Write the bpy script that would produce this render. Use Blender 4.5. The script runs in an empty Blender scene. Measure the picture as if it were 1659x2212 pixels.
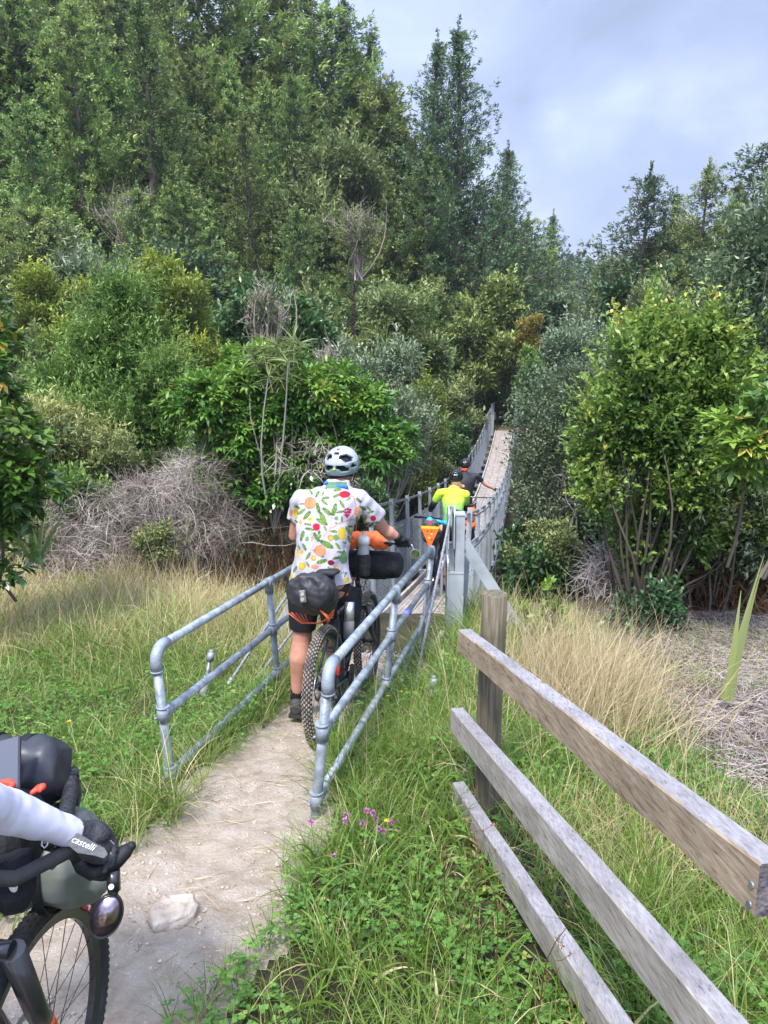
import bpy, bmesh, math, random
import numpy as np
from mathutils import Vector, Matrix, Quaternion, noise as mnoise

S = bpy.context.scene
COL = S.collection
R = math.radians
# ------------------------------------------------------------------ camera
PITCH = R(12.0)
CAMZ = 1.95
FPX = 1597.0          # focal length in units of a 1659 x 2212 picture
cd = bpy.data.cameras.new('camera')
cam = bpy.data.objects.new('camera', cd)
COL.objects.link(cam)
cam.location = (0, 0, CAMZ)
cam.rotation_euler = (R(90) - PITCH, 0, 0)
cd.sensor_fit = 'VERTICAL'
cd.sensor_height = 36.0
cd.sensor_width = 27.0
cd.lens = FPX / 2212.0 * 36.0
cd.clip_start = 0.05
cd.clip_end = 2000
S.camera = cam
# ------------------------------------------------------------------ world
SUN_EL, SUN_AZ = R(58), R(200)       # azimuth clockwise from +Y
w = bpy.data.worlds.new('World'); S.world = w; w.use_nodes = True
nt = w.node_tree; nt.nodes.clear()
def nd(nt, t, **k):
    n = nt.nodes.new(t)
    for a, b in k.items(): setattr(n, a, b)
    return n
out = nd(nt, 'ShaderNodeOutputWorld'); bg = nd(nt, 'ShaderNodeBackground')
sky = nd(nt, 'ShaderNodeTexSky'); sky.sky_type = 'NISHITA'; sky.sun_disc = False
sky.sun_elevation = SUN_EL; sky.sun_rotation = SUN_AZ; sky.air_density = 1.2; sky.dust_density = 2.0
tc = nd(nt, 'ShaderNodeTexCoord')
mp = nd(nt, 'ShaderNodeMapping'); mp.inputs['Scale'].default_value = (1.0, 1.0, 2.2)
nt.links.new(tc.outputs['Generated'], mp.inputs[0])
n1 = nd(nt, 'ShaderNodeTexNoise'); n1.inputs['Scale'].default_value = 3.4; n1.inputs['Detail'].default_value = 7; n1.inputs['Roughness'].default_value = .52
n1.inputs['Distortion'].default_value = .4
nt.links.new(mp.outputs[0], n1.inputs['Vector'])
cr = nd(nt, 'ShaderNodeValToRGB')
el = cr.color_ramp.elements
el[0].position = .36; el[0].color = (.36, .43, .64, 1)
el[1].position = .72; el[1].color = (.64, .74, .93, 1)
e = el.new(.52); e.color = (.43, .515, .765, 1)
nt.links.new(n1.outputs['Fac'], cr.inputs[0])
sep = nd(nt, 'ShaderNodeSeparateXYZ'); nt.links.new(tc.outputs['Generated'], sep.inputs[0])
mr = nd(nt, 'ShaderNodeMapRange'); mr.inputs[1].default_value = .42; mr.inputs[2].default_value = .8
mr.inputs[3].default_value = 1.0; mr.inputs[4].default_value = 3.4; mr.interpolation_type = 'SMOOTHSTEP'  # added fill: sky brightened overhead, above the frame
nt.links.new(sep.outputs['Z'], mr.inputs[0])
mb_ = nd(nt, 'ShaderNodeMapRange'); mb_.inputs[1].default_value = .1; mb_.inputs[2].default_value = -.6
mb_.inputs[3].default_value = 1.0; mb_.inputs[4].default_value = 1.9  # added fill: sky brightened behind the camera, out of view
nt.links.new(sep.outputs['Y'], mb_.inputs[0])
# thin bright patch where the sun sits behind the cloud, and a paler band at upper left
def spot(direction, width, amt):
    d = Vector(direction).normalized()
    vm = nd(nt, 'ShaderNodeVectorMath', operation='DOT_PRODUCT'); vm.inputs[1].default_value = d
    nt.links.new(tc.outputs['Generated'], vm.inputs[0])
    m = nd(nt, 'ShaderNodeMapRange'); m.inputs[1].default_value = math.cos(width); m.inputs[2].default_value = 1.0
    m.inputs[3].default_value = 0; m.inputs[4].default_value = amt; m.interpolation_type = 'SMOOTHERSTEP'
    nt.links.new(vm.outputs['Value'], m.inputs[0]); return m
def px_dir(u, v):
    x = (u - 829.5) / FPX; y = -(v - 1106) / FPX
    return Vector((x, math.cos(PITCH) + y * math.sin(PITCH), -math.sin(PITCH) + y * math.cos(PITCH)))
s1 = spot(px_dir(1270, 225), R(4.5), .20); s2 = spot(px_dir(800, -50), R(14), .35); s3 = spot(px_dir(1250, 480), R(9), .12)
def madd(a, b, op='ADD'):
    m = nd(nt, 'ShaderNodeMath', operation=op)
    for i, q in enumerate((a, b)):
        if isinstance(q, (int, float)): m.inputs[i].default_value = q
        else: nt.links.new(q, m.inputs[i])
    return m.outputs[0]
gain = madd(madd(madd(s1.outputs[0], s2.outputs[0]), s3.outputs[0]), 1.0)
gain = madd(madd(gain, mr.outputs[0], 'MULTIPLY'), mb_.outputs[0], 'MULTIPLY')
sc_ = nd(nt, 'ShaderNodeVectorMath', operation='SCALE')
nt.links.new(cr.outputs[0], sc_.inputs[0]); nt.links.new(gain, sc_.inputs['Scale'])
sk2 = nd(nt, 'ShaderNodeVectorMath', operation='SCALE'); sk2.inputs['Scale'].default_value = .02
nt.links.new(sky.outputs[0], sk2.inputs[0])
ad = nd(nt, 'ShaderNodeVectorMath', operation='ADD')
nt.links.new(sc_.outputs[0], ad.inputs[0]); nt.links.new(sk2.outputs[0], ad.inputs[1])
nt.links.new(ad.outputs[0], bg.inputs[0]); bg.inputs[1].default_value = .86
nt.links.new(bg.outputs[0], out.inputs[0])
# ------------------------------------------------------------------ sun
sl = bpy.data.lights.new('sun', 'SUN'); sl.energy = 5.0; sl.angle = R(10); sl.color = (1.0, .955, .88)
so = bpy.data.objects.new('sun', sl); COL.objects.link(so)
sd = Vector((math.sin(SUN_AZ) * math.cos(SUN_EL), math.cos(SUN_AZ) * math.cos(SUN_EL), math.sin(SUN_EL)))
so.rotation_euler = sd.to_track_quat('Z', 'Y').to_euler(); so.location = sd * 50
S.view_settings.view_transform = 'Standard'; S.view_settings.look = 'None'
S.view_settings.gamma = 1.0; S.view_settings.exposure = 0.35
S.cycles.max_bounces = 6; S.cycles.diffuse_bounces = 3; S.cycles.glossy_bounces = 2
S.cycles.transmission_bounces = 4; S.cycles.transparent_max_bounces = 6
S.cycles.use_denoising = True

def at(u, v, y):
    """world point on the sight line of picture point (u, v) at distance y ahead"""
    d = px_dir(u, v); return Vector((0, 0, CAMZ)) + d * (y / d.y)

# ------------------------------------------------------------------ materials
MATS = {}
def mat(name, color=(.5, .5, .5), rough=.6, metal=0.0, noise=0.0, nscale=8.0, bump=0.0, bscale=40.0, color2=None, spec=.5, stretch=None, coat=0):
    if name in MATS: return MATS[name]
    m = bpy.data.materials.new(name); m.use_nodes = True; t = m.node_tree
    b = t.nodes['Principled BSDF']
    b.inputs['Base Color'].default_value = (*color, 1); b.inputs['Roughness'].default_value = rough
    b.inputs['Metallic'].default_value = metal; b.inputs['Specular IOR Level'].default_value = spec
    if coat: b.inputs['Coat Weight'].default_value = coat
    co = nd(t, 'ShaderNodeTexCoord'); src = co.outputs['Object']
    if stretch:
        q = nd(t, 'ShaderNodeMapping'); q.inputs['Scale'].default_value = stretch
        t.links.new(src, q.inputs[0]); src = q.outputs[0]
    if noise or color2:
        n = nd(t, 'ShaderNodeTexNoise'); n.inputs['Scale'].default_value = nscale; n.inputs['Detail'].default_value = 6
        t.links.new(src, n.inputs['Vector'])
        r = nd(t, 'ShaderNodeValToRGB'); r.color_ramp.elements[0].position = .32; r.color_ramp.elements[1].position = .68
        c2 = color2 or tuple(min(1, c * (1 + noise)) for c in color)
        c1 = color if color2 else tuple(c * (1 - noise) for c in color)
        r.color_ramp.elements[0].color = (*c1, 1); r.color_ramp.elements[1].color = (*c2, 1)
        t.links.new(n.outputs['Fac'], r.inputs[0]); t.links.new(r.outputs[0], b.inputs['Base Color'])
        mr = nd(t, 'ShaderNodeMapRange'); mr.inputs[3].default_value = max(0, rough - .1); mr.inputs[4].default_value = min(1, rough + .12)
        t.links.new(n.outputs['Fac'], mr.inputs[0]); t.links.new(mr.outputs[0], b.inputs['Roughness'])
    if bump:
        n2 = nd(t, 'ShaderNodeTexNoise'); n2.inputs['Scale'].default_value = bscale; n2.inputs['Detail'].default_value = 4
        t.links.new(src, n2.inputs['Vector'])
        bp = nd(t, 'ShaderNodeBump'); bp.inputs['Strength'].default_value = bump; bp.inputs['Distance'].default_value = .01
        t.links.new(n2.outputs['Fac'], bp.inputs['Height']); t.links.new(bp.outputs[0], b.inputs['Normal'])
    MATS[name] = m; return m

def leafmat(name, stops, rough=.5, trans=.3, vary=.25, spec=.35):
    """stops: [(pos, (r,g,b))...] driven by the per-leaf attribute r; each plant shifts a little"""
    if name in MATS: return MATS[name]
    m = bpy.data.materials.new(name); m.use_nodes = True; t = m.node_tree
    b = t.nodes['Principled BSDF']; o = t.nodes['Material Output']
    a = nd(t, 'ShaderNodeAttribute'); a.attribute_name = 'r'
    r = nd(t, 'ShaderNodeValToRGB'); cre = r.color_ramp.elements
    while len(cre) < len(stops): cre.new(.5)
    for e, (p, c) in zip(cre, stops): e.position = p; e.color = (*c, 1)
    t.links.new(a.outputs['Fac'], r.inputs[0])
    oi = nd(t, 'ShaderNodeObjectInfo')
    hs = nd(t, 'ShaderNodeHueSaturation')
    m1 = nd(t, 'ShaderNodeMapRange'); m1.inputs[3].default_value = 1 - vary; m1.inputs[4].default_value = 1 + vary
    t.links.new(oi.outputs['Random'], m1.inputs[0]); t.links.new(m1.outputs[0], hs.inputs['Value'])
    mm = nd(t, 'ShaderNodeMath', operation='MULTIPLY'); mm.inputs[1].default_value = 7.13
    fr = nd(t, 'ShaderNodeMath', operation='FRACT'); t.links.new(oi.outputs['Random'], mm.inputs[0]); t.links.new(mm.outputs[0], fr.inputs[0])
    m2 = nd(t, 'ShaderNodeMapRange'); m2.inputs[3].default_value = .5 - vary * .07; m2.inputs[4].default_value = .5 + vary * .07
    t.links.new(fr.outputs[0], m2.inputs[0]); t.links.new(m2.outputs[0], hs.inputs['Hue'])
    t.links.new(r.outputs[0], hs.inputs['Color'])
    t.links.new(hs.outputs[0], b.inputs['Base Color']); b.inputs['Roughness'].default_value = rough
    b.inputs['Specular IOR Level'].default_value = spec
    if trans:
        tr = nd(t, 'ShaderNodeBsdfTranslucent'); t.links.new(hs.outputs[0], tr.inputs[0])
        mx = nd(t, 'ShaderNodeMixShader'); mx.inputs[0].default_value = trans
        t.links.new(b.outputs[0], mx.inputs[1]); t.links.new(tr.outputs[0], mx.inputs[2]); t.links.new(mx.outputs[0], o.inputs[0])
    MATS[name] = m; return m

# ------------------------------------------------------------------ mesh helpers
def npmesh(name, V, F, r=None, smooth=False, extra=None):
    V = np.ascontiguousarray(V, dtype=np.float32); F = np.ascontiguousarray(F, dtype=np.int32)
    k = F.shape[1]; me = bpy.data.meshes.new(name)
    me.vertices.add(len(V)); me.vertices.foreach_set('co', V.ravel())
    me.loops.add(F.size); me.loops.foreach_set('vertex_index', F.ravel())
    me.polygons.add(len(F)); me.polygons.foreach_set('loop_start', np.arange(0, F.size, k, dtype=np.int32))
    try: me.polygons.foreach_set('loop_total', np.full(len(F), k, dtype=np.int32))
    except Exception: pass
    me.update(calc_edges=True)
    if r is not None:
        a = me.attributes.new('r', 'FLOAT', 'POINT'); a.data.foreach_set('value', np.ascontiguousarray(r, dtype=np.float32))
    if extra is not None:
        a = me.color_attributes.new('print', 'FLOAT_COLOR', 'POINT'); a.data.foreach_set('color', np.ascontiguousarray(extra, dtype=np.float32).ravel())
    if smooth: me.polygons.foreach_set('use_smooth', np.ones(len(F), dtype=bool))
    me.update(); return me

def mobj(name, me, m, parent=None, loc=None, rot=None, scale=None):
    o = bpy.data.objects.new(name, me); COL.objects.link(o)
    if m is not None and len(me.materials) == 0:
        for q in (m if isinstance(m, (list, tuple)) else [m]): me.materials.append(q)
    if parent is not None: o.parent = parent
    if loc is not None: o.location = loc
    if rot is not None: o.rotation_euler = rot
    if scale is not None: o.scale = scale
    return o
def tag(o, label=None, cat=None, group=None, kind=None):
    if label: o['label'] = label
    if cat: o['category'] = cat
    if group: o['group'] = group
    if kind: o['kind'] = kind
    return o
def empty(name, loc, label, cat, group=None, rot=None):
    o = bpy.data.objects.new(name, None); COL.objects.link(o); o.location = loc; o.empty_display_size = .1
    if rot is not None: o.rotation_euler = rot
    return tag(o, label, cat, group)
def kids(o): return [c for c in COL.objects if c.parent == o]

class MB:
    """collects primitives into one mesh; coordinates are world unless an origin is given at build"""
    def __init__(s): s.v = []; s.f = []; s.sm = []
    def add(s, vs, fs, smooth=False):
        b = len(s.v); s.v += [tuple(x) for x in vs]; s.f += [tuple(i + b for i in f) for f in fs]; s.sm += [smooth] * len(fs); return s
    def box(s, c, size, M=None, bev=0):
        hx, hy, hz = [a / 2 for a in size]; c = Vector(c)
        bm = bmesh.new(); bmesh.ops.create_cube(bm, size=1)
        for v in bm.verts: v.co = Vector((v.co.x * size[0], v.co.y * size[1], v.co.z * size[2]))
        if bev: bmesh.ops.bevel(bm, geom=list(bm.edges), offset=bev, segments=2, affect='EDGES', profile=.5)
        bm.verts.index_update()
        vs = [(M @ v.co if M else v.co) + c for v in bm.verts]
        fs = [[v.index for v in f.verts] for f in bm.faces]; bm.free()
        return s.add(vs, fs, False)
    def tube(s, pts, rad, n=10, caps=True, sq=None, closed=False):
        pts = [Vector(p) for p in pts]; m = len(pts)
        rad = [rad] * m if isinstance(rad, (int, float)) else list(rad)
        T = []
        for i in range(m):
            if closed: d = pts[(i + 1) % m] - pts[i - 1]
            else: d = pts[min(i + 1, m - 1)] - pts[max(i - 1, 0)]
            T.append(d.normalized() if d.length > 1e-9 else Vector((0, 0, 1)))
        a = Vector((0, 0, 1)) if abs(T[0].z) < .9 else Vector((1, 0, 0))
        N = T[0].cross(a).normalized(); vs = []
        for i in range(m):
            if i: N = (N - T[i] * N.dot(T[i])).normalized()
            B = T[i].cross(N); q = sq or (1, 1)
            for k in range(n):
                t = 2 * math.pi * k / n; vs.append(pts[i] + (N * math.cos(t) * q[0] + B * math.sin(t) * q[1]) * rad[i])
        fs = []
        for i in range(m if closed else m - 1):
            for k in range(n):
                a0 = i * n + k; a1 = i * n + (k + 1) % n; j = (i + 1) % m
                fs.append((a0, a1, j * n + (k + 1) % n, j * n + k))
        s.add(vs, fs, True)
        if caps and not closed:
            s.add(vs[:n], [tuple(range(n))[::-1]]); s.add(vs[-n:], [tuple(range(n))])
        return s
    def ball(s, c, r, seg=12, ring=8, M=None, sc=(1, 1, 1)):
        c = Vector(c); vs = []; fs = []
        for i in range(ring + 1):
            p = math.pi * i / ring
            for k in range(seg):
                t = 2 * math.pi * k / seg
                q = Vector((math.sin(p) * math.cos(t) * sc[0], math.sin(p) * math.sin(t) * sc[1], math.cos(p) * sc[2])) * r
                vs.append((M @ q if M else q) + c)
        for i in range(ring):
            for k in range(seg):
                fs.append((i * seg + k, (i + 1) * seg + k, (i + 1) * seg + (k + 1) % seg, i * seg + (k + 1) % seg))
        return s.add(vs, fs, True)
    def loft(s, rings, caps=True, smooth=True):
        n = len(rings[0]); vs = [p for r in rings for p in r]; fs = []
        for i in range(len(rings) - 1):
            for k in range(n): fs.append((i * n + k, i * n + (k + 1) % n, (i + 1) * n + (k + 1) % n, (i + 1) * n + k))
        s.add(vs, fs, smooth)
        if caps: s.add(rings[0], [tuple(range(n))[::-1]], smooth); s.add(rings[-1], [tuple(range(n))], smooth)
        return s
    def prism(s, poly, thick, M=None, c=(0, 0, 0)):
        """poly in xy, extruded along z by thick, then M and c"""
        n = len(poly); c = Vector(c)
        vs = [Vector((x, y, -thick / 2)) for x, y in poly] + [Vector((x, y, thick / 2)) for x, y in poly]
        vs = [(M @ v if M else v) + c for v in vs]
        fs = [tuple(range(n))[::-1], tuple(range(n, 2 * n))] + [(i, (i + 1) % n, n + (i + 1) % n, n + i) for i in range(n)]
        return s.add(vs, fs, False)
    def mesh(s, name, M=None):
        me = bpy.data.meshes.new(name)
        vs = s.v if M is None else [M @ Vector(v) for v in s.v]
        me.from_pydata([tuple(v) for v in vs], [], s.f)
        me.polygons.foreach_set('use_smooth', s.sm); me.update()
        bm = bmesh.new(); bm.from_mesh(me); bmesh.ops.remove_doubles(bm, verts=bm.verts, dist=1e-6); bmesh.ops.recalc_face_normals(bm, faces=bm.faces); bm.to_mesh(me); bm.free()
        return me
    def build(s, name, m, parent=None):
        """world coordinates in, local to the parent's frame out"""
        M = None
        if parent is not None: M = wmat(parent).inverted()
        return mobj(name, s.mesh(name, M), m, parent)
def wmat(o):
    M = Matrix.LocRotScale(o.location, o.rotation_euler, o.scale)
    return wmat(o.parent) @ M if o.parent else M

# ------------------------------------------------------------------ value noise (vectorised)
def hash2(ix, iy, seed):
    h = (ix.astype(np.int64) * 374761393 + iy.astype(np.int64) * 668265263 + seed * 1442695041) & 0xffffffff
    h = ((h ^ (h >> 13)) * 1274126177) & 0xffffffff
    return ((h ^ (h >> 16)) & 0xffff) / 65535.0
def vnoise(x, y, seed=0):
    x = np.asarray(x, float); y = np.asarray(y, float)
    ix = np.floor(x); iy = np.floor(y); fx = x - ix; fy = y - iy; fx = fx * fx * (3 - 2 * fx); fy = fy * fy * (3 - 2 * fy)
    ix = ix.astype(np.int64); iy = iy.astype(np.int64)
    a = hash2(ix, iy, seed); b = hash2(ix + 1, iy, seed); c = hash2(ix, iy + 1, seed); d = hash2(ix + 1, iy + 1, seed)
    return (a * (1 - fx) + b * fx) * (1 - fy) + (c * (1 - fx) + d * fx) * fy
def fbm(x, y, seed=0, o=4):
    s = 0; a = .5
    for i in range(o): s = s + a * vnoise(x * 2 ** i, y * 2 ** i, seed + i * 17); a *= .5
    return s

# ------------------------------------------------------------------ terrain
PY = [-30, -3, 0.8, 1.8, 3.15, 4.06, 5.1, 6.0, 7.2, 9, 12]
PZ = [0.4, .08, 0.02, 0, -.2, -.36, -.53, -.67, -.82, -.9, -1.0]
def sstep(a, b, x): t = np.clip((x - a) / (b - a), 0, 1); return t * t * (3 - 2 * t)
def terrain(x, y):
    x = np.asarray(x, float); y = np.asarray(y, float)
    base = np.interp(y, PY, PZ)
    path_x = -.45 + .215 * (y - 3)
    side = np.abs(x - path_x)
    base = base - .10 * sstep(.5, 1.6, side) * sstep(1.5, 3.5, y) + .10 * sstep(.8, 2.0, x - path_x) * sstep(3, 2, y) * .0
    # level ground off to the left lies a bit lower, to the right too
    base = np.where(x < -1.2, np.minimum(base, -.30 + 0 * base) * sstep(1.2, 2.5, -x) + base * (1 - sstep(1.2, 2.5, -x)), base)
    edge = np.where(x < .5, 7.6 + 1.6 * sstep(.2, -3.5, x), 7.6 + .9 * sstep(1, 3, x))
    t = y - edge
    g = -4.6 * sstep(0, 5.0, t)
    # the far bank
    d1 = (x - 5) * -.796 + (y - 38) * .605
    d2 = (x - 5) * -.95 + (y - 38) * .307
    dl = np.minimum(d1, d2)
    d3 = (x - 9.0) * .954 - (y - 30) * .26
    floor = np.maximum(-4.6 * sstep(0, 5, t), -4.6)
    far = -1.9 + np.maximum(0, y - 38) * .02
    bank = sstep(30, 36.8, y - .1 * x)
    low = floor * (1 - bank) + (far - base) * bank
    z = base + low
    hl = np.where(dl > 0, 34 * (1 - np.exp(-np.maximum(dl, 0) * .60 / 34)), 0)
    hr = np.where((d3 > 0) & (y > 12), 22 * (1 - np.exp(-np.maximum(d3, 0) * .42 / 22)), 0) * sstep(12, 22, y)
    hf = 21 * sstep(110, 210, y)
    fade = 1 - .75 * sstep(85, 125, y)
    z = z + (hl + hr) * fade + hf * 0.75
    return z + (fbm(x * .35, y * .35, 5) - .47) * np.clip(y - 3, 0, 40) * .03
def tz(x, y): return float(terrain(np.array([x]), np.array([y]))[0])
PATHC = [(-2.0, -.75, .95), (0.8, -1.10, .42), (1.5, -1.02, .36), (1.84, -.98, .38), (2.3, -.86, .47), (2.72, -.77, .41), (3.1, -.66, .345), (3.7, -.61, .31), (4.5, -.50, .31), (5.1, -.38, .29), (6.2, -.12, .34)]
def path_mask(x, y):
    """signed distance-like: <0 inside the dirt path"""
    yy = [p[0] for p in PATHC]; xc = np.interp(y, yy, [p[1] for p in PATHC]); hw = np.interp(y, yy, [p[2] for p in PATHC])
    d = np.abs(x - xc) - hw
    d = np.where(y > 6.3, 1.0, d)
    # worn ground to the left of the near bicycle
    d2 = np.hypot((x + 1.6) / 1.2, (y - 1.75) / .70) - .85
    return np.minimum(d, d2)
# ------------------------------------------------------------------ ground and path
def axis(lo, hi, flo, fhi, step, grow):
    c = list(np.arange(flo, fhi + 1e-6, step)); s = step; x = fhi
    while x < hi: s *= grow; x += s; c.append(x)
    s = step; x = flo; pre = []
    while x > lo: s *= grow; x -= s; pre.append(x)
    return np.array(pre[::-1] + c)
gx = axis(-160, 200, -3.6, 3.6, .03, 1.06); gy = axis(-25, 330, 1.0, 7.6, .03, 1.05)
X, Y = np.meshgrid(gx, gy)
Zt = terrain(X, Y)
pm = path_mask(X, Y) + (fbm(X * 3.5, Y * 3.5, 9) - .47) * .22 + (vnoise(X * 22, Y * 22, 3) - .5) * .05
inp = sstep(.04, -.06, pm)
rough = (fbm(X * 5, Y * 5, 21) - .47) * .05 + (fbm(X * 16, Y * 16, 22, 2) - .37) * .030
Zt = Zt - .035 * inp + np.where(np.abs(X) < 5, rough, rough * 2)
nx, ny = len(gx), len(gy)
V = np.stack([X, Y, Zt], -1).reshape(-1, 3)
idx = np.arange(nx * ny).reshape(ny, nx)
F = np.stack([idx[:-1, :-1], idx[:-1, 1:], idx[1:, 1:], idx[1:, :-1]], -1).reshape(-1, 4)
fm = (pm[:-1, :-1] + pm[1:, 1:]).reshape(-1) / 2 < .10
def ground_part(name, sel, m):
    f = F[sel]; u, inv = np.unique(f, return_inverse=True)
    o = mobj(name, npmesh(name, V[u], inv.reshape(-1, 4), smooth=True), m); return tag(o, kind='structure')
def soilmat(name, cols, sc=6):
    m = bpy.data.materials.new(name); m.use_nodes = True; t = m.node_tree; b = t.nodes['Principled BSDF']
    b.inputs['Roughness'].default_value = .95; b.inputs['Specular IOR Level'].default_value = .15
    co = nd(t, 'ShaderNodeTexCoord')
    n = nd(t, 'ShaderNodeTexNoise'); n.inputs['Scale'].default_value = sc; n.inputs['Detail'].default_value = 10; n.inputs['Roughness'].default_value = .68
    t.links.new(co.outputs['Object'], n.inputs['Vector'])
    r = nd(t, 'ShaderNodeValToRGB'); e = r.color_ramp.elements
    while len(e) < len(cols): e.new(.5)
    for q, (p, c) in zip(e, cols): q.position = p; q.color = (*c, 1)
    t.links.new(n.outputs['Fac'], r.inputs[0])
    v = nd(t, 'ShaderNodeTexVoronoi'); v.inputs['Scale'].default_value = 75; t.links.new(co.outputs['Object'], v.inputs['Vector'])
    r2 = nd(t, 'ShaderNodeValToRGB'); r2.color_ramp.elements[0].position = .10; r2.color_ramp.elements[0].color = (1, 1, 1, 1)
    r2.color_ramp.elements[1].position = .32; r2.color_ramp.elements[1].color = (0, 0, 0, 1)
    t.links.new(v.outputs['Distance'], r2.inputs[0])
    n3 = nd(t, 'ShaderNodeTexNoise'); n3.inputs['Scale'].default_value = 9; t.links.new(co.outputs['Object'], n3.inputs['Vector'])
    mm = nd(t, 'ShaderNodeMath', operation='MULTIPLY'); t.links.new(r2.outputs[0], mm.inputs[0])
    r3 = nd(t, 'ShaderNodeValToRGB'); r3.color_ramp.elements[0].position = .5; r3.color_ramp.elements[1].position = .62; t.links.new(n3.outputs['Fac'], r3.inputs[0]); t.links.new(r3.outputs[0], mm.inputs[1])
    mx = nd(t, 'ShaderNodeMix'); mx.data_type = 'RGBA'; mx.blend_type = 'MIX'
    t.links.new(mm.outputs[0], mx.inputs[0]); t.links.new(r.outputs[0], mx.inputs[6]); mx.inputs[7].default_value = (*[min(1, c * 1.35) for c in cols[-1][1]], 1)
    t.links.new(mx.outputs[2], b.inputs['Base Color'])
    n2 = nd(t, 'ShaderNodeTexNoise'); n2.inputs['Scale'].default_value = 60; n2.inputs['Detail'].default_value = 8; n2.inputs['Roughness'].default_value = .75
    t.links.new(co.outputs['Object'], n2.inputs['Vector'])
    bp = nd(t, 'ShaderNodeBump'); bp.inputs['Strength'].default_value = 1.0; bp.inputs['Distance'].default_value = .035
    t.links.new(n2.outputs['Fac'], bp.inputs['Height']); t.links.new(bp.outputs[0], b.inputs['Normal'])
    return m
M_path = soilmat('pale_dirt', [(.20, (.29, .225, .16)), (.38, (.46, .37, .275)), (.52, (.58, .48, .375)), (.72, (.66, .57, .47))], 9)
M_soil = soilmat('dark_soil', [(.3, (.030, .026, .016)), (.5, (.07, .06, .035)), (.75, (.13, .105, .07))], 3)
ground_part('path', fm, M_path)
ground_part('ground', ~fm, M_soil)
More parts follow.
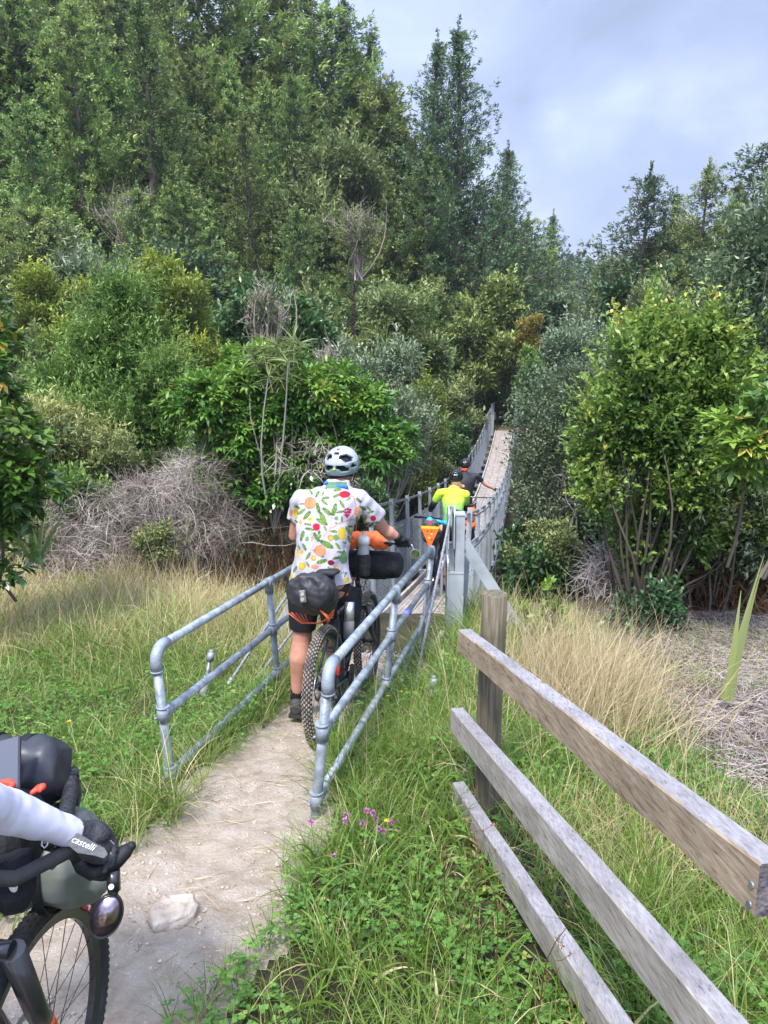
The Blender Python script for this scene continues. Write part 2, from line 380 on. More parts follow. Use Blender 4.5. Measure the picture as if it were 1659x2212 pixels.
# ------------------------------------------------------------------ foliage generators
def nrm(a): return a / np.maximum(np.linalg.norm(a, axis=-1, keepdims=True), 1e-9)
class Fol:
    """quads with a per-vertex colour parameter"""
    def __init__(s, seed): s.g = np.random.default_rng(seed); s.V = []; s.F = []; s.r = []; s.n = 0
    def put(s, V, F, r): s.V.append(V); s.F.append(F + s.n); s.r.append(r); s.n += len(V)
    def leaves(s, P, D, L, W, r, fold=.25, up=None):
        """one kite-shaped leaf per row of P, pointing along D"""
        n = len(P); g = s.g
        L = np.broadcast_to(np.asarray(L, float), (n,)); W = np.broadcast_to(np.asarray(W, float), (n,))
        D = nrm(D); q = g.normal(size=(n, 3)) * .55
        q[:, 2] += 1.0 if up is None else up
        Sd = nrm(np.cross(D, q)); N = np.cross(Sd, D)
        a = P; b = P + D * (L * .45)[:, None] + Sd * (W / 2)[:, None] + N * (W * fold)[:, None]
        c = P + D * L[:, None] - N * (L * .08)[:, None]; d = P + D * (L * .45)[:, None] - Sd * (W / 2)[:, None] + N * (W * fold)[:, None]
        V = np.stack([a, b, c, d], 1).reshape(-1, 3); F = np.arange(n * 4).reshape(n, 4)
        s.put(V, F, np.repeat(np.clip(r, 0, 1), 4)); return s
    def tufts(s, C, O, n, L, W, spread, r, rv=.12, jit=.0, fold=.25, up=None, Lv=.3):
        """n leaves around each centre C, facing outward O"""
        g = s.g; m = len(C); CC = np.repeat(C, n, 0); OO = np.repeat(O, n, 0)
        D = nrm(OO + g.normal(size=(m * n, 3)) * spread)
        if jit: CC = CC + g.normal(size=CC.shape) * jit
        rr = np.repeat(np.broadcast_to(r, (m,)), n) + g.uniform(-rv, rv, m * n)
        return s.leaves(CC, D, L * g.uniform(1 - Lv, 1 + Lv, m * n), W * g.uniform(.8, 1.2, m * n), rr, fold, up)
    def strands(s, P, D, L, W, bend, r, K=4, wob=.0, tip=.15, grav=None):
        """tapering strips that start along D and droop by bend"""
        n = len(P); g = s.g; D = nrm(D)
        L = np.broadcast_to(np.asarray(L, float), (n,)); W = np.broadcast_to(np.asarray(W, float), (n,)); bend = np.broadcast_to(np.asarray(bend, float), (n,))
        q = g.normal(size=(n, 3)); Sd = nrm(np.cross(D, q)); p = P.copy(); d = D.copy(); rows = []
        for k in range(K + 1):
            w = W * (1 - (1 - tip) * (k / K) ** 1.3) / 2
            rows.append(p - Sd * w[:, None]); rows.append(p + Sd * w[:, None])
            d = d.copy(); d[:, 2] -= bend * (k + 1) / K * (1.4 / K)
            if wob: d = d + g.normal(size=d.shape) * wob
            d = nrm(d); p = p + d * (L / K)[:, None]
        V = np.stack(rows, 1); m2 = 2 * (K + 1); base = np.arange(n)[:, None] * m2
        F = np.concatenate([base + np.array([[2 * k, 2 * k + 1, 2 * k + 3, 2 * k + 2]]) for k in range(K)], 0)
        s.put(V.reshape(-1, 3), F, np.repeat(np.clip(r, 0, 1) if np.ndim(r) else np.full(n, r), m2)); return p
    def tubes(s, A, B, ra, rb, r=.5, K=4, bow=.12, sides=4):
        """curved round stems from rows of A to rows of B"""
        n = len(A); g = s.g; A = np.asarray(A, float); B = np.asarray(B, float)
        ax = B - A; ln = np.linalg.norm(ax, axis=1, keepdims=True); T = nrm(ax)
        U = nrm(np.cross(T, g.normal(size=(n, 3)))); Wv = np.cross(T, U)
        off = U * (g.normal(size=(n, 1)) * bow) * ln; off2 = Wv * (g.normal(size=(n, 1)) * bow * .5) * ln
        ra = np.broadcast_to(ra, (n,)); rb = np.broadcast_to(rb, (n,)); rows = []
        for k in range(K + 1):
            t = k / K; c = A + ax * t + off * math.sin(math.pi * t) + off2 * math.sin(2 * math.pi * t); rad = (ra * (1 - t) + rb * t)[:, None]
            for j in range(sides):
                a = 2 * math.pi * j / sides; rows.append(c + (U * math.cos(a) + Wv * math.sin(a)) * rad)
        V = np.stack(rows, 1); m2 = sides * (K + 1); base = np.arange(n)[:, None] * m2
        fs = []
        for k in range(K):
            for j in range(sides): fs.append(base + np.array([[k * sides + j, k * sides + (j + 1) % sides, (k + 1) * sides + (j + 1) % sides, (k + 1) * sides + j]]))
        s.put(V.reshape(-1, 3), np.concatenate(fs, 0), np.full(n * m2, float(r)) if np.ndim(r) == 0 else np.repeat(r, m2)); return s
    def mesh(s, name, smooth=False): return npmesh(name, np.concatenate(s.V), np.concatenate(s.F), np.concatenate(s.r), smooth)

LM = {}
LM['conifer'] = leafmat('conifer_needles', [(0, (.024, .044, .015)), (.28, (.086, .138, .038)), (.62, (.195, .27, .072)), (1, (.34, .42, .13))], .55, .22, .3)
LM['totara'] = leafmat('totara_needles', [(0, (.018, .036, .020)), (.3, (.052, .092, .044)), (.7, (.115, .175, .075)), (1, (.20, .27, .13))], .5, .2, .2)
LM['young'] = leafmat('bright_green_sprays', [(0, (.022, .055, .012)), (.35, (.075, .15, .03)), (.7, (.165, .27, .055)), (1, (.28, .40, .10))], .5, .3, .1)
LM['lime'] = leafmat('lime_tipped_leaves', [(0, (0.044, 0.069, 0.015)), (.35, (0.112, 0.156, 0.031)), (.7, (0.250, 0.338, 0.050)), (1, (0.525, 0.575, 0.088))], .45, .35, .12)
LM['olive'] = leafmat('olive_leaves', [(0, (0.056, 0.077, 0.029)), (.4, (0.136, 0.176, 0.064)), (.75, (0.240, 0.288, 0.104)), (1, (0.400, 0.416, 0.144))], .5, .28, .18)
LM['grey'] = leafmat('grey_green_leaves', [(0, (.035, .055, .026)), (.35, (.10, .145, .075)), (.7, (.205, .26, .145)), (1, (.36, .41, .25))], .45, .25, .16)
LM['glossy'] = leafmat('glossy_leaves', [(0, (.025, .075, .016)), (.35, (.075, .175, .028)), (.7, (.185, .30, .045)), (.92, (.31, .42, .075)), (.97, (.55, .50, .07)), (1, (.62, .46, .10))], .28, .25, .1, .5)
LM['darkleaf'] = leafmat('dark_glossy_leaves', [(0, (.012, .034, .012)), (.4, (.042, .095, .03)), (.8, (.095, .18, .055)), (1, (.17, .28, .09))], .3, .2, .15, .5)
LM['light'] = leafmat('light_green_leaves', [(0, (0.037, 0.088, 0.019)), (.35, (0.106, 0.206, 0.037)), (.7, (0.213, 0.338, 0.062)), (.9, (0.338, 0.450, 0.100)), (.95, (0.625, 0.575, 0.088)), (1, (0.750, 0.625, 0.150))], .38, .35, .1, .45)
LM['autumn'] = leafmat('yellowing_leaves', [(0, (.09, .08, .02)), (.5, (.26, .22, .04)), (1, (.5, .4, .08))], .5, .3, .1)
LM['dead'] = leafmat('dead_twigs', [(0, (.08, .06, .05)), (.4, (.24, .195, .165)), (.75, (.42, .36, .31)), (1, (.60, .53, .47))], .85, .0, .1, .1)
LM['heap'] = leafmat('brown_grey_sticks', [(0, (.06, .045, .035)), (.35, (.22, .175, .15)), (.7, (.42, .355, .315)), (1, (.62, .54, .48))], .9, .0, .1, .1)
LM['brown'] = leafmat('brown_fronds', [(0, (.04, .022, .012)), (.5, (.13, .07, .035)), (1, (.28, .16, .08))], .8, .1, .1, .1)
LM['flax'] = leafmat('flax_blades', [(0, (.06, .10, .03)), (.5, (.16, .23, .07)), (1, (.34, .38, .14))], .4, .3, .05)
LM['bark'] = leafmat('bark', [(0, (.05, .04, .03)), (.5, (.14, .12, .10)), (1, (.34, .32, .28))], .9, 0, .2, .1)

def trunk_fol(f, h, r0, lean=0, K=8, r=.3, z0=-.6):
    f.tubes(np.array([[0, 0, z0]]), np.array([[lean, 0, h * .97]]), r0, r0 * .12, r, K=K, bow=.01, sides=7)

def conifer(seed, h, rad, tuft=.30, dens=1.0, up=.5, base=.08, prof=.8, L=.30, W=.085, gap=.0, nleaf=9, lump=.35):
    """crown and trunk meshes; the trunk carries the bare limbs"""
    f = Fol(seed); t = Fol(seed + 999); g = f.g
    trunk_fol(t, h, h * .016 + .05); z = h * base; Cs = []; Os = []; rs = []; TA = []; TB = []
    lobes = g.uniform(0, 2 * math.pi, 5)
    while z < h * .985:
        tt = z / h; pr = rad * min(1, (1 - tt) ** prof * 1.12) * (min(1, .55 + tt * 2.2))
        nb = max(3, int((5 + 3 * (1 - tt)) * dens)); a0 = g.uniform(0, 6.28)
        for b in range(nb):
            a = a0 + b * 2 * math.pi / nb + g.normal() * .25
            if g.random() < gap: continue
            l = pr * g.uniform(.62, 1.12) * (1 + lump * math.sin(a * 2 + lobes[int(tt * 4.99)] + z)) * .9
            k = max(2, int(l / tuft)); s = np.linspace(.30, 1.0, k) * l if l > .6 else np.linspace(.1, 1, k) * l
            zz = z + (-.10 * s + up * s * s / max(l, .3) * .6)
            c = np.stack([np.cos(a) * s, np.sin(a) * s, zz], 1) + g.normal(size=(k, 3)) * tuft * .32
            Cs.append(c); o = np.tile([math.cos(a), math.sin(a), .55], (k, 1)); Os.append(o)
            br = g.uniform(-.05, .34); rs.append(.10 + br + .52 * (s / l) ** 2)  # crown shading painted into leaf colour: dark near the trunk, bright at branch ends
            TA.append([0, 0, z - .1]); TB.append(c[-1] * [.92, .92, 1])
        z += tuft * g.uniform(.75, 1.15) * (1.1 if z < h * .8 else .8)
    C = np.concatenate(Cs); O = nrm(np.concatenate(Os)); rr = np.concatenate(rs)
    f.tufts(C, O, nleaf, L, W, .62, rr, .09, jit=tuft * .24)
    # leader
    zt = np.linspace(h * .93, h * 1.02, 8); f.tufts(np.stack([0 * zt, 0 * zt, zt], 1), np.tile([0, 0, 1.], (8, 1)), nleaf, L * .8, W, .6, .6, .1, jit=.04)
    TA = np.array(TA); TB = np.array(TB); sel = g.random(len(TA)) < .6
    t.tubes(TA[sel], TB[sel], .035, .008, .35, K=3, bow=.05, sides=3)
    return f.mesh('crown'), t.mesh('trunk', True)

def lobed_points(g, lobes, n, zmin=0.0, shell=(.80, 1.05)):
    lob = np.array(lobes, float); area = lob[:, 3] * lob[:, 4] + lob[:, 3] * lob[:, 5] + lob[:, 4] * lob[:, 5]
    k = g.choice(len(lob), n * 4, p=area / area.sum()); d = nrm(g.normal(size=(n * 4, 3)))
    q = lob[k]; rr = g.uniform(shell[0], shell[1], (n * 4, 1)); hn = fbm(d[:, 0] * 2.6 + k * 3.1, d[:, 2] * 2.6 + d[:, 1] * 1.9, 77, 3); rr *= (.52 + .98 * hn)[:, None]
    p = q[:, :3] + d * q[:, 3:] * rr; ok = (p[:, 2] > zmin) & (g.random(n * 4) < .25 + 1.9 * (fbm(p[:, 0] * 2.2 + 5, p[:, 2] * 2.2 + p[:, 1], 78, 3) - .12))
    for i, L in enumerate(lob):
        ins = (((p - L[:3]) / L[3:]) ** 2).sum(1) < .55; ok &= ~(ins & (k != i))
    o = nrm(d / q[:, 3:]); return p[ok][:n], o[ok][:n]

def auto_lobes(seed, w, h, d=None, n=16, lo=.12):
    g = np.random.default_rng(seed); d = d or w; L = []
    L.append((0, 0, h * .42, w * .30, d * .30, h * .40))
    for i in range(n):
        a = g.uniform(0, 6.28); tz_ = g.uniform(lo, .86); k = (1 - abs(tz_ - .45) * .9); s = g.uniform(.10, .24)
        L.append((math.cos(a) * w * .33 * k, math.sin(a) * d * .33 * k, h * tz_, w * s, d * s, min(w, h) * s * .8))
    return L

def bush(seed, w, h, d=None, nt=900, nl=10, L=.09, W=.03, spread=.6, n=16, lobes=None, stems=30, stem_r=(.02, .005), stem_c=.4, lo=.12,
         inner=.25, jit=.05, upw=.5, rlo=.15, rhi=.6, tipb=.25, zmin=.02, ctr=None, fold=.25, spire=0, shell=(.62, 1.05), shoots=.16):
    f = Fol(seed); t = Fol(seed + 777); g = f.g
    lobes = lobes or auto_lobes(seed, w, h, d, n, lo)
    P, O = lobed_points(g, lobes, nt, zmin, shell)
    clump = fbm(P[:, 0] * 2.1 / max(w, .5) * 3, P[:, 2] * 2.1 / max(w, .5) * 3 + P[:, 1] * 1.7, seed, 3)
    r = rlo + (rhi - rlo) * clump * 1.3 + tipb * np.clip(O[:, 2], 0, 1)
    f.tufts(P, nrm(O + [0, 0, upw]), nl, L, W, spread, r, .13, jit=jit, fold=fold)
    # leafy shoots that break the outline
    ns = max(8, int(nt * shoots)); q = g.choice(len(P), ns); sl = g.uniform(.10, .34, (ns, 1)) * min(w, h) * .55; dd = nrm(O[q] * .8 + g.normal(size=(ns, 3)) * .45 + [0, 0, .9]); kk = 7
    tt_ = np.linspace(0, 1, kk)[None, :, None]; SP = (P[q][:, None] + dd[:, None] * sl[:, None] * tt_ + np.array([0, 0, .25]) * sl[:, None] * tt_ ** 2).reshape(-1, 3)
    f.tufts(SP, np.repeat(dd, kk, 0), max(3, nl // 3), L, W, .8, np.repeat(np.clip(r[q] + .12, 0, .93), kk) + np.tile(np.linspace(-.05, .12, kk), ns), .1, jit=jit * .25, fold=fold)
    if inner:
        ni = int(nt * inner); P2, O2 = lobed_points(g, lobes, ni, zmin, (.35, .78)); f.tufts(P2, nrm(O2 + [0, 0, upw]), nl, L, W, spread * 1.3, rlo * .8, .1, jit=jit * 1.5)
    if spire:
        q = P[g.choice(len(P), spire)]; f.strands(q, np.tile([0, 0, 1.], (spire, 1)) + g.normal(size=(spire, 3)) * .3, L * 5, W * .4, .1, .5, K=3)
    if stems:
        k = g.choice(len(P), stems); B = P[k]; c = np.zeros((stems, 3)); c[:, :2] = B[:, :2] * .12 + g.normal(size=(stems, 2)) * w * .03; c[:, 2] = -.35
        t.tubes(c, B, stem_r[0], stem_r[1], stem_c, K=6, bow=.08, sides=5)
    return f.mesh('foliage'), (t.mesh('stems', True) if stems else None)

def palmate_bush(seed, lobes, nt, L=.13, W=.045, per=6, yellow=.03, stems=40, droop=.15, rlo=.15, rhi=.75, leafs=3):
    """whorls of stalked hand-shaped leaves, five leaflets to a hand"""
    f = Fol(seed); t = Fol(seed + 5); g = f.g
    P, O = lobed_points(g, lobes, nt, .02, (.82, 1.08)); P2, O2 = lobed_points(g, lobes, nt // 3, .02, (.5, .8))
    P = np.concatenate([P, P2]); O = np.concatenate([O, O2]); m = len(P)
    H = np.repeat(P, per, 0); HO = np.repeat(O, per, 0); D = nrm(HO * .6 + g.normal(size=H.shape) * .75 + [0, 0, .35])
    hand = H + D * L * g.uniform(.3, .9, (len(H), 1)); up = nrm(HO + [0, 0, 1.2])
    base_r = np.repeat(rlo + (rhi - rlo) * fbm(P[:, 0] * 2.2, P[:, 2] * 2.2 + P[:, 1], seed, 3) * 1.2 + .12 * O[:, 2], per) + g.uniform(-.1, .1, m * per)
    base_r = np.clip(base_r, 0, .9); base_r[g.random(m * per) < yellow] = 1.0
    side = nrm(np.cross(D, up))
    for k in range(leafs):
        a = (k - (leafs - 1) / 2) * (1.9 / max(leafs - 1, 1)); dd = nrm(D * math.cos(a) + side * math.sin(a) + [0, 0, -droop])
        f.leaves(hand, dd, L * g.uniform(.75, 1.15, len(hand)) * (1 - .12 * abs(a)), W, base_r, .12, up=2.0)
    if stems:
        k = g.choice(m, stems); B = P[k]; c = np.zeros((stems, 3)); c[:, :2] = B[:, :2] * .35 + g.normal(size=(stems, 2)) * .12; c[:, 2] = -.3
        t.tubes(c, B, .018, .006, .45, K=6, bow=.08, sides=5)
    return f.mesh('foliage'), t.mesh('stems', True)

def dead_brush(seed, lobes, n, L=.5, W=.010, bend=.9, out=.7, K=6, rlo=.3, rhi=.9):
    f = Fol(seed); g = f.g; P, O = lobed_points(g, lobes, n, 0.0, (.55, 1.0)); n = len(P)
    r = rlo + (rhi - rlo) * np.clip(fbm(P[:, 0] * 2, P[:, 2] * 2, seed) + g.uniform(-.25, .25, n), 0, 1)
    D = nrm(O * out + g.normal(size=(n, 3)) * .7 + [0, 0, .1])
    f.strands(P - D * L * .3, D, L * g.uniform(.5, 1.4, n), W * g.uniform(.5, 1.3, n), bend * g.uniform(.2, 1.3, n), r, K=K, wob=.18)
    return f.mesh('twigs')

PLANTS = []
def plant(name, meshes, mats, loc, label, cat, group=None, rot=None, scale=1.0, parts=('foliage', 'stems')):
    t = empty(name, loc, label, cat, group, (0, 0, rot if rot is not None else random.uniform(0, 6.28)))
    t.scale = (scale,) * 3 if isinstance(scale, (int, float)) else scale
    for me, m, p in zip(meshes, mats, parts):
        if me is not None: mobj(p, me, m, t)
    return t
def copy_thing(src, loc, rot, scale, label=None, group=None):
    c = src.copy(); COL.objects.link(c); c.location = loc; c.rotation_euler = (0, 0, rot); c.scale = (scale,) * 3 if isinstance(scale, (int, float)) else scale
    if label: c['label'] = label
    if group: c['group'] = group
    for ch in PKIDS[src.name]:
        d = ch.copy(); COL.objects.link(d); d.parent = c
    return c
PKIDS = {}
# ------------------------------------------------------------------ trees and shrubs where they stand
random.seed(7)
USED = set()
NEEDLE = [LM['conifer'], LM['bark']]
def base_tree(name, me, mats, label, cat, group, parts=('crown', 'trunk')):
    t = plant(name, me, mats, (0, 0, 0), label, cat, group, 0, 1, parts); PKIDS[t.name] = [c for c in COL.objects if c.parent == t]; t['_h'] = 1.0
    return t
HG = 'conifers crowding the left hillside'; HLAB = 'dark green conifer crowded among its like on the steep left hillside'
kinds = []
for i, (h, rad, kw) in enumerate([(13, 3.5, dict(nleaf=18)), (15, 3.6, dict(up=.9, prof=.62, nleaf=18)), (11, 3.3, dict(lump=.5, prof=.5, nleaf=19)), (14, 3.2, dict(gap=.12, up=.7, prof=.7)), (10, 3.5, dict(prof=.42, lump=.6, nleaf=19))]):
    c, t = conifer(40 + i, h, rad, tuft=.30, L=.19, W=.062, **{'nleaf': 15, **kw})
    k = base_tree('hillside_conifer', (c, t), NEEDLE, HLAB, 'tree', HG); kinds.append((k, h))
c, t = bush(61, 7, 8, nt=2400, nl=14, L=.22, W=.08, n=16, stems=26, stem_r=(.09, .02), jit=.14, inner=.3)
kb = base_tree('hillside_broadleaf_tree', (c, t), [LM['olive'], LM['bark']], 'rounded olive green broadleaf tree among the hillside conifers', 'tree', 'broadleaf trees on the left hillside')
c, t = bush(62, 6.4, 8.5, nt=2300, nl=14, L=.20, W=.075, n=18, stems=26, stem_r=(.09, .02), jit=.14, inner=.3)
kb2 = base_tree('hillside_broadleaf_tree', (c, t), [LM['young'], LM['bark']], '', 'tree', 'broadleaf trees on the left hillside')
def place(kk, x, y, h=None, ztop=None, rot=None, label=None, group=None, wide=1.0, sink=.3):
    k, h0 = kk; z = tz(x, y) - sink
    hh = (ztop - z) if ztop is not None else h; s = hh / h0
    rot = random.uniform(0, 6.28) if rot is None else rot
    sc = (s * wide, s * wide, s)
    if k.name not in USED:
        USED.add(k.name); k.location = (x, y, z); k.rotation_euler = (0, 0, rot); k.scale = sc
        if label: k['label'] = label
        if group: k['group'] = group
        return k
    return copy_thing(k, (x, y, z), rot, sc, label, group)
# the stand: rows up the slope, thinned to what the camera can see
rs = np.random.default_rng(3)
n_h = 0
for s in np.arange(-42, 34, 3.5):
    for d in np.arange(3.5, 46, 3.7):
        s2 = s + rs.uniform(-1.3, 1.3); d2 = d + rs.uniform(-1.3, 1.3)
        if s2 > 0: x, y = 5 - .605 * s2 - .796 * d2, 38 - .796 * s2 + .605 * d2
        else: x, y = 5 - .307 * s2 - .95 * d2, 38 - .95 * s2 + .307 * d2
        if y < 19 or x / y < -.60: continue
        zt = tz(x, y); h = rs.uniform(9, 14.5) * (.72 if d < 8 else 1)
        # direction check: skip what stands outside the picture or above its top by a lot
        dy = y * math.cos(PITCH) - (zt + h - CAMZ) * math.sin(PITCH); u = 829.5 + FPX * x / dy; vt = 1106 - FPX * (y * math.sin(PITCH) + (zt + h - CAMZ) * math.cos(PITCH)) / dy
        vb = 1106 - FPX * (y * math.sin(PITCH) + (zt + h * .4 - CAMZ) * math.cos(PITCH)) / dy
        if u < -60 or vb < -40: continue
        lim = np.interp(u, [0, 700, 850, 880, 960, 1060, 1130, 1230], [-400, -20, 200, 290, 330, 400, 470, 560])
        if vt < lim:
            h = h - (lim - vt) * dy / FPX
            if h < 5: continue
        if d > 20: h *= 1.22
        col_ = ['at the left edge', 'left of the pale bare tree', 'over the pale bare tree', 'over the grey twiggy shrub', 'right of the grey twiggy shrub', 'by the half-bare tree', 'under the skyline step', 'beside the tall skyline pair'][min(7, max(0, int(u / 130)))]; row_ = 'in the bottom row' if d < 8 else ('low' if d < 15 else ('midway up' if d < 26 else 'high up')); sz_ = 'tall' if h > 13 else ('medium' if h > 10.5 else 'short')
        q_ = rs.random()
        if q_ < .30: place((kb, 8) if q_ < .17 else (kb2, 8.5), x, y, h * .78, label='%s %s tree %s the slope, %s' % (sz_, 'olive' if q_ < .17 else 'fresh green', row_ + (' on' if 'row' not in row_ else ' of'), col_))
        else: place(kinds[int(rs.integers(len(kinds)))], x, y, h, label='%s dark conifer %s the slope, %s' % (sz_, row_ + (' on' if 'row' not in row_ else ' of'), col_))
        n_h += 1
print('hillside trees', n_h)
def px_tree(kk, u, vt, y, **k):
    p = at(u, vt, y); return place(kk, p.x, p.y, ztop=p.z, **k)
# named skyline trees
ct, tt = conifer(91, 17, 5.4, tuft=.30, L=.21, W=.06, up=.9, gap=.06, prof=.95, dens=1.45, lump=.4, nleaf=15)
tall = base_tree('tall_conifer', (ct, tt), [LM['totara'], LM['bark']], '', 'tree', None)
px_tree((tall, 17), 992, 58, 44, rot=.4, label='tallest ragged conifer on the skyline with the highest pointed top', wide=.95)
px_tree((tall, 17), 945, 84, 45, rot=2.4, label='slimmer conifer just left of the tallest skyline conifer', wide=.85)
px_tree((tall, 17), 1098, 318, 52, rot=4.1, label='third skyline conifer right of the tall pair, sloping down to the valley', wide=1.0)
px_tree((tall, 17), 1196, 462, 66, rot=5.2, label='small pointed conifer at the left edge of the valley gap', wide=.9)
px_tree((tall, 17), 742, -6, 50, rot=1.2, label='pointed conifer on the hill skyline at the top edge', wide=.8)
px_tree((tall, 17), 800, 62, 50, rot=3.2, label='pointed conifer with bare leader on the skyline, left of the sky', wide=.8)
px_tree((tall, 17), 848, 170, 49, rot=.2, label='lowest of the pointed conifers where the hill skyline drops to the gap', wide=.8)
px_tree((tall, 17), 1040, 520, 40, rot=2.2, label='dark conifer standing below the tall skyline pair', wide=1.1)
for q_, (u_, v_, y_) in enumerate(((610, -60, 52), (660, -30, 51), (705, 10, 49), (770, 100, 48), (820, 190, 47), (862, 262, 46), (895, 300, 47), (560, -90, 52), (500, -120, 50), (430, -110, 50), (360, -120, 52), (1070, 430, 47), (1140, 470, 56), (925, 330, 42))):
    px_tree(kinds[q_ % 5], u_, v_, y_, label=['tree at the top edge, last one before the open sky begins', 'tree whose tip stands just left of the sky edge at the top', 'tree on the skyline under the topmost corner of sky', 'tree on the skyline where it starts to step down', 'tree halfway down the skyline step left of the tall pair', 'tree low on the skyline step beside the tall pair', 'tree filling the notch left of the slimmer tall conifer', 'tree at the top edge above the half-bare tree', 'tree at the top edge left of the half-bare tree', 'tree at the top edge above the lancewood', 'tree at the top edge above the tall lime-tipped shrub', 'tree tucked right of the tallest skyline conifer', 'tree between the third skyline conifer and the valley gap', 'tree directly behind the slimmer conifer of the tall pair'][q_], wide=1.1)
cd_, td_ = conifer(95, 11, 3.9, tuft=.30, L=.19, W=.065, up=.1, prof=.5, lump=.5, nleaf=16)
dome = base_tree('dark_totara', (cd_, td_), [LM['totara'], LM['bark']], '', 'tree', None)
px_tree((dome, 11), 1407, 366, 44, rot=.4, label='dark domed conifer on the right skyline nearest the valley gap', wide=.95)
px_tree((dome, 11), 1672, 292, 38, rot=2.1, label='broad dark conifer cut by the right edge of the picture', wide=1.15)
px_tree((tall, 17), 1462, 415, 46, rot=2.0, label='narrow little conifer between the two big right-hand conifers', wide=.9)
cb_, tb_ = conifer(97, 12, 4.0, tuft=.30, L=.19, W=.06, up=.5, prof=.7, nleaf=15)
brn = base_tree('bronze_tipped_conifer', (cb_, tb_), [LM['conifer'], LM['bark']], '', 'tree', None)
px_tree((brn, 12), 1533, 355, 41, rot=.8, label='wide conifer with thin brownish top on the right skyline')
px_tree((brn, 12), 1600, 392, 43, rot=2.8, label='conifer half hidden behind the broad dark right edge conifer', wide=.8)
px_tree((dome, 11), 1480, 560, 34, rot=3.8, label='low dark conifer below the right skyline conifers', wide=1.2)
px_tree((brn, 12), 1600, 590, 31, rot=4.8, label='low green conifer behind the tall right shrub', wide=1.1)
# far wooded ridge closing the valley: one mass nobody could count
f = Fol(301); g = f.g
Cx = g.uniform(10, 120, 900); Cy = g.uniform(135, 235, 900); Cz = terrain(Cx, Cy)
hh = g.uniform(7, 12, 900); q = np.repeat(np.arange(900), 26); tt_ = g.random(len(q)) ** 1.2; a = g.uniform(0, 6.28, len(q)); rad = (1 - tt_) * 2.4 * g.uniform(.5, 1, len(q))
P = np.stack([Cx[q] + np.cos(a) * rad, Cy[q] + np.sin(a) * rad, Cz[q] + tt_ * hh[q]], 1)
f.tufts(P, nrm(np.stack([np.cos(a), np.sin(a), 0 * a + .6], 1)), 2, 1.1, .55, .4, .45, .25)
tag(mobj('far_wood', f.mesh('far_wood'), LM['totara']), 'hazy conifer wood on the far ridge closing the valley', 'wood', kind='stuff')

# ------------------------------------------------------------------ the band of shrubs in the valley, by kind
def clear_of_bridge(u, y, w):
    ul = 829.5 + FPX * (.12 + .1945 * (y - 7) - .75) / y - 8; ur = 1118 if y < 37 else 0
    if y < 37.5:
        if u < 1070 and u + w / 2 > ul: u = ul - w / 2
        if u >= 1070 and u - w / 2 < ur: u = ur + w / 2
    return u
def shrub(seed, name, u, vt, y, wpx, label, leaf, ht=None, bark=LM['bark'], group=None, vb=None, depth=1.0, wood=None, **k):
    """a shrub whose top is seen at (u, vt) at distance y, wpx wide in the picture"""
    u = clear_of_bridge(u, y, wpx * .95); p = at(u, vt, y); wd = wpx * p.y / FPX * 1.05; zb = tz(p.x, p.y) if vb is None else at(u, vb, y).z
    h = max(.6, p.z - zb)
    if ht: zb = p.z - ht; h = ht
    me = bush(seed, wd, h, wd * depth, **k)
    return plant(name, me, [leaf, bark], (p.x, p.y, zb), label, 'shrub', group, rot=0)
mid = dict(nt=1300, nl=11, L=.17, W=.055, jit=.09, stems=24, stem_r=(.04, .01))
shrub(101, 'lime_shrub', 382, 525, 19, 200, 'tall lime-tipped shrub right behind the dense bright green conical bush', LM['lime'], ht=4.6, **{**mid, 'L': .13, 'nt': 1500, 'inner': .15, 'W': .05})
shrub(102, 'lime_shrub', 120, 555, 20, 170, 'narrow lime-tipped shrub behind the bright conical bush on its left side', LM['lime'], ht=4.6, **{**mid, 'L': .13, 'inner': .12, 'W': .045})
shrub(103, 'olive_shrub', 40, 430, 27, 260, 'grey olive bushy shrub at the left edge under the forest', LM['olive'], ht=5, **{**mid, 'L': .2, 'W': .07})
shrub(104, 'narrow_leaved_shrub', 190, 520, 25, 330, 'pale narrow-leaved shrub mass behind the lime-tipped shrubs', LM['grey'], ht=5, **{**mid, 'L': .3, 'W': .05, 'nt': 1700})
shrub(105, 'olive_shrub', 20, 640, 17, 190, 'yellowish green bush at the left edge above the glossy-leaved branch', LM['olive'], ht=4.2, **mid)
shrub(106, 'dark_round_shrub', 655, 640, 19, 130, 'small dark glossy round bush right of the grey bare twiggy shrub', LM['darkleaf'], ht=3, **{**mid, 'L': .16, 'W': .08})
shrub(107, 'olive_shrub', 855, 612, 22, 230, 'light olive bush below the tall conifers, left of the bridge line', LM['olive'], ht=3.6, **{**mid, 'tipb': .4})
shrub(108, 'grey_twiggy_shrub', 905, 690, 17, 290, 'wide grey-green twiggy bush below the light olive bush', LM['grey'], ht=4.5, **{**mid, 'nt': 1500, 'L': .11, 'W': .04, 'stems': 90, 'stem_c': .75, 'stem_r': (.022, .006)})
shrub(109, 'golden_shrub', 915, 790, 20, 170, 'yellow-green small-leaved bush just left of the far bridge railing', LM['lime'], ht=4.3, **{**mid, 'nt': 2200, 'L': .075, 'W': .028, 'rhi': .42, 'tipb': .2, 'stems': 60, 'stem_c': .5})
shrub(110, 'grey_shrub', 1025, 690, 43, 200, 'silvery grey-green bush between the twiggy bush and the bridge end', LM['grey'], ht=5, **{**mid, 'L': .14})
shrub(111, 'yellowing_shrub', 1126, 668, 36, 60, 'little yellow autumn shrub above the far end of the bridge', LM['autumn'], ht=3, **{**mid, 'nt': 420, 'L': .18})
shrub(112, 'green_shrub', 1045, 590, 38, 170, 'mid green bush at the foot of the tall skyline conifers', LM['conifer'], ht=6, **{**mid, 'L': .25, 'W': .1})
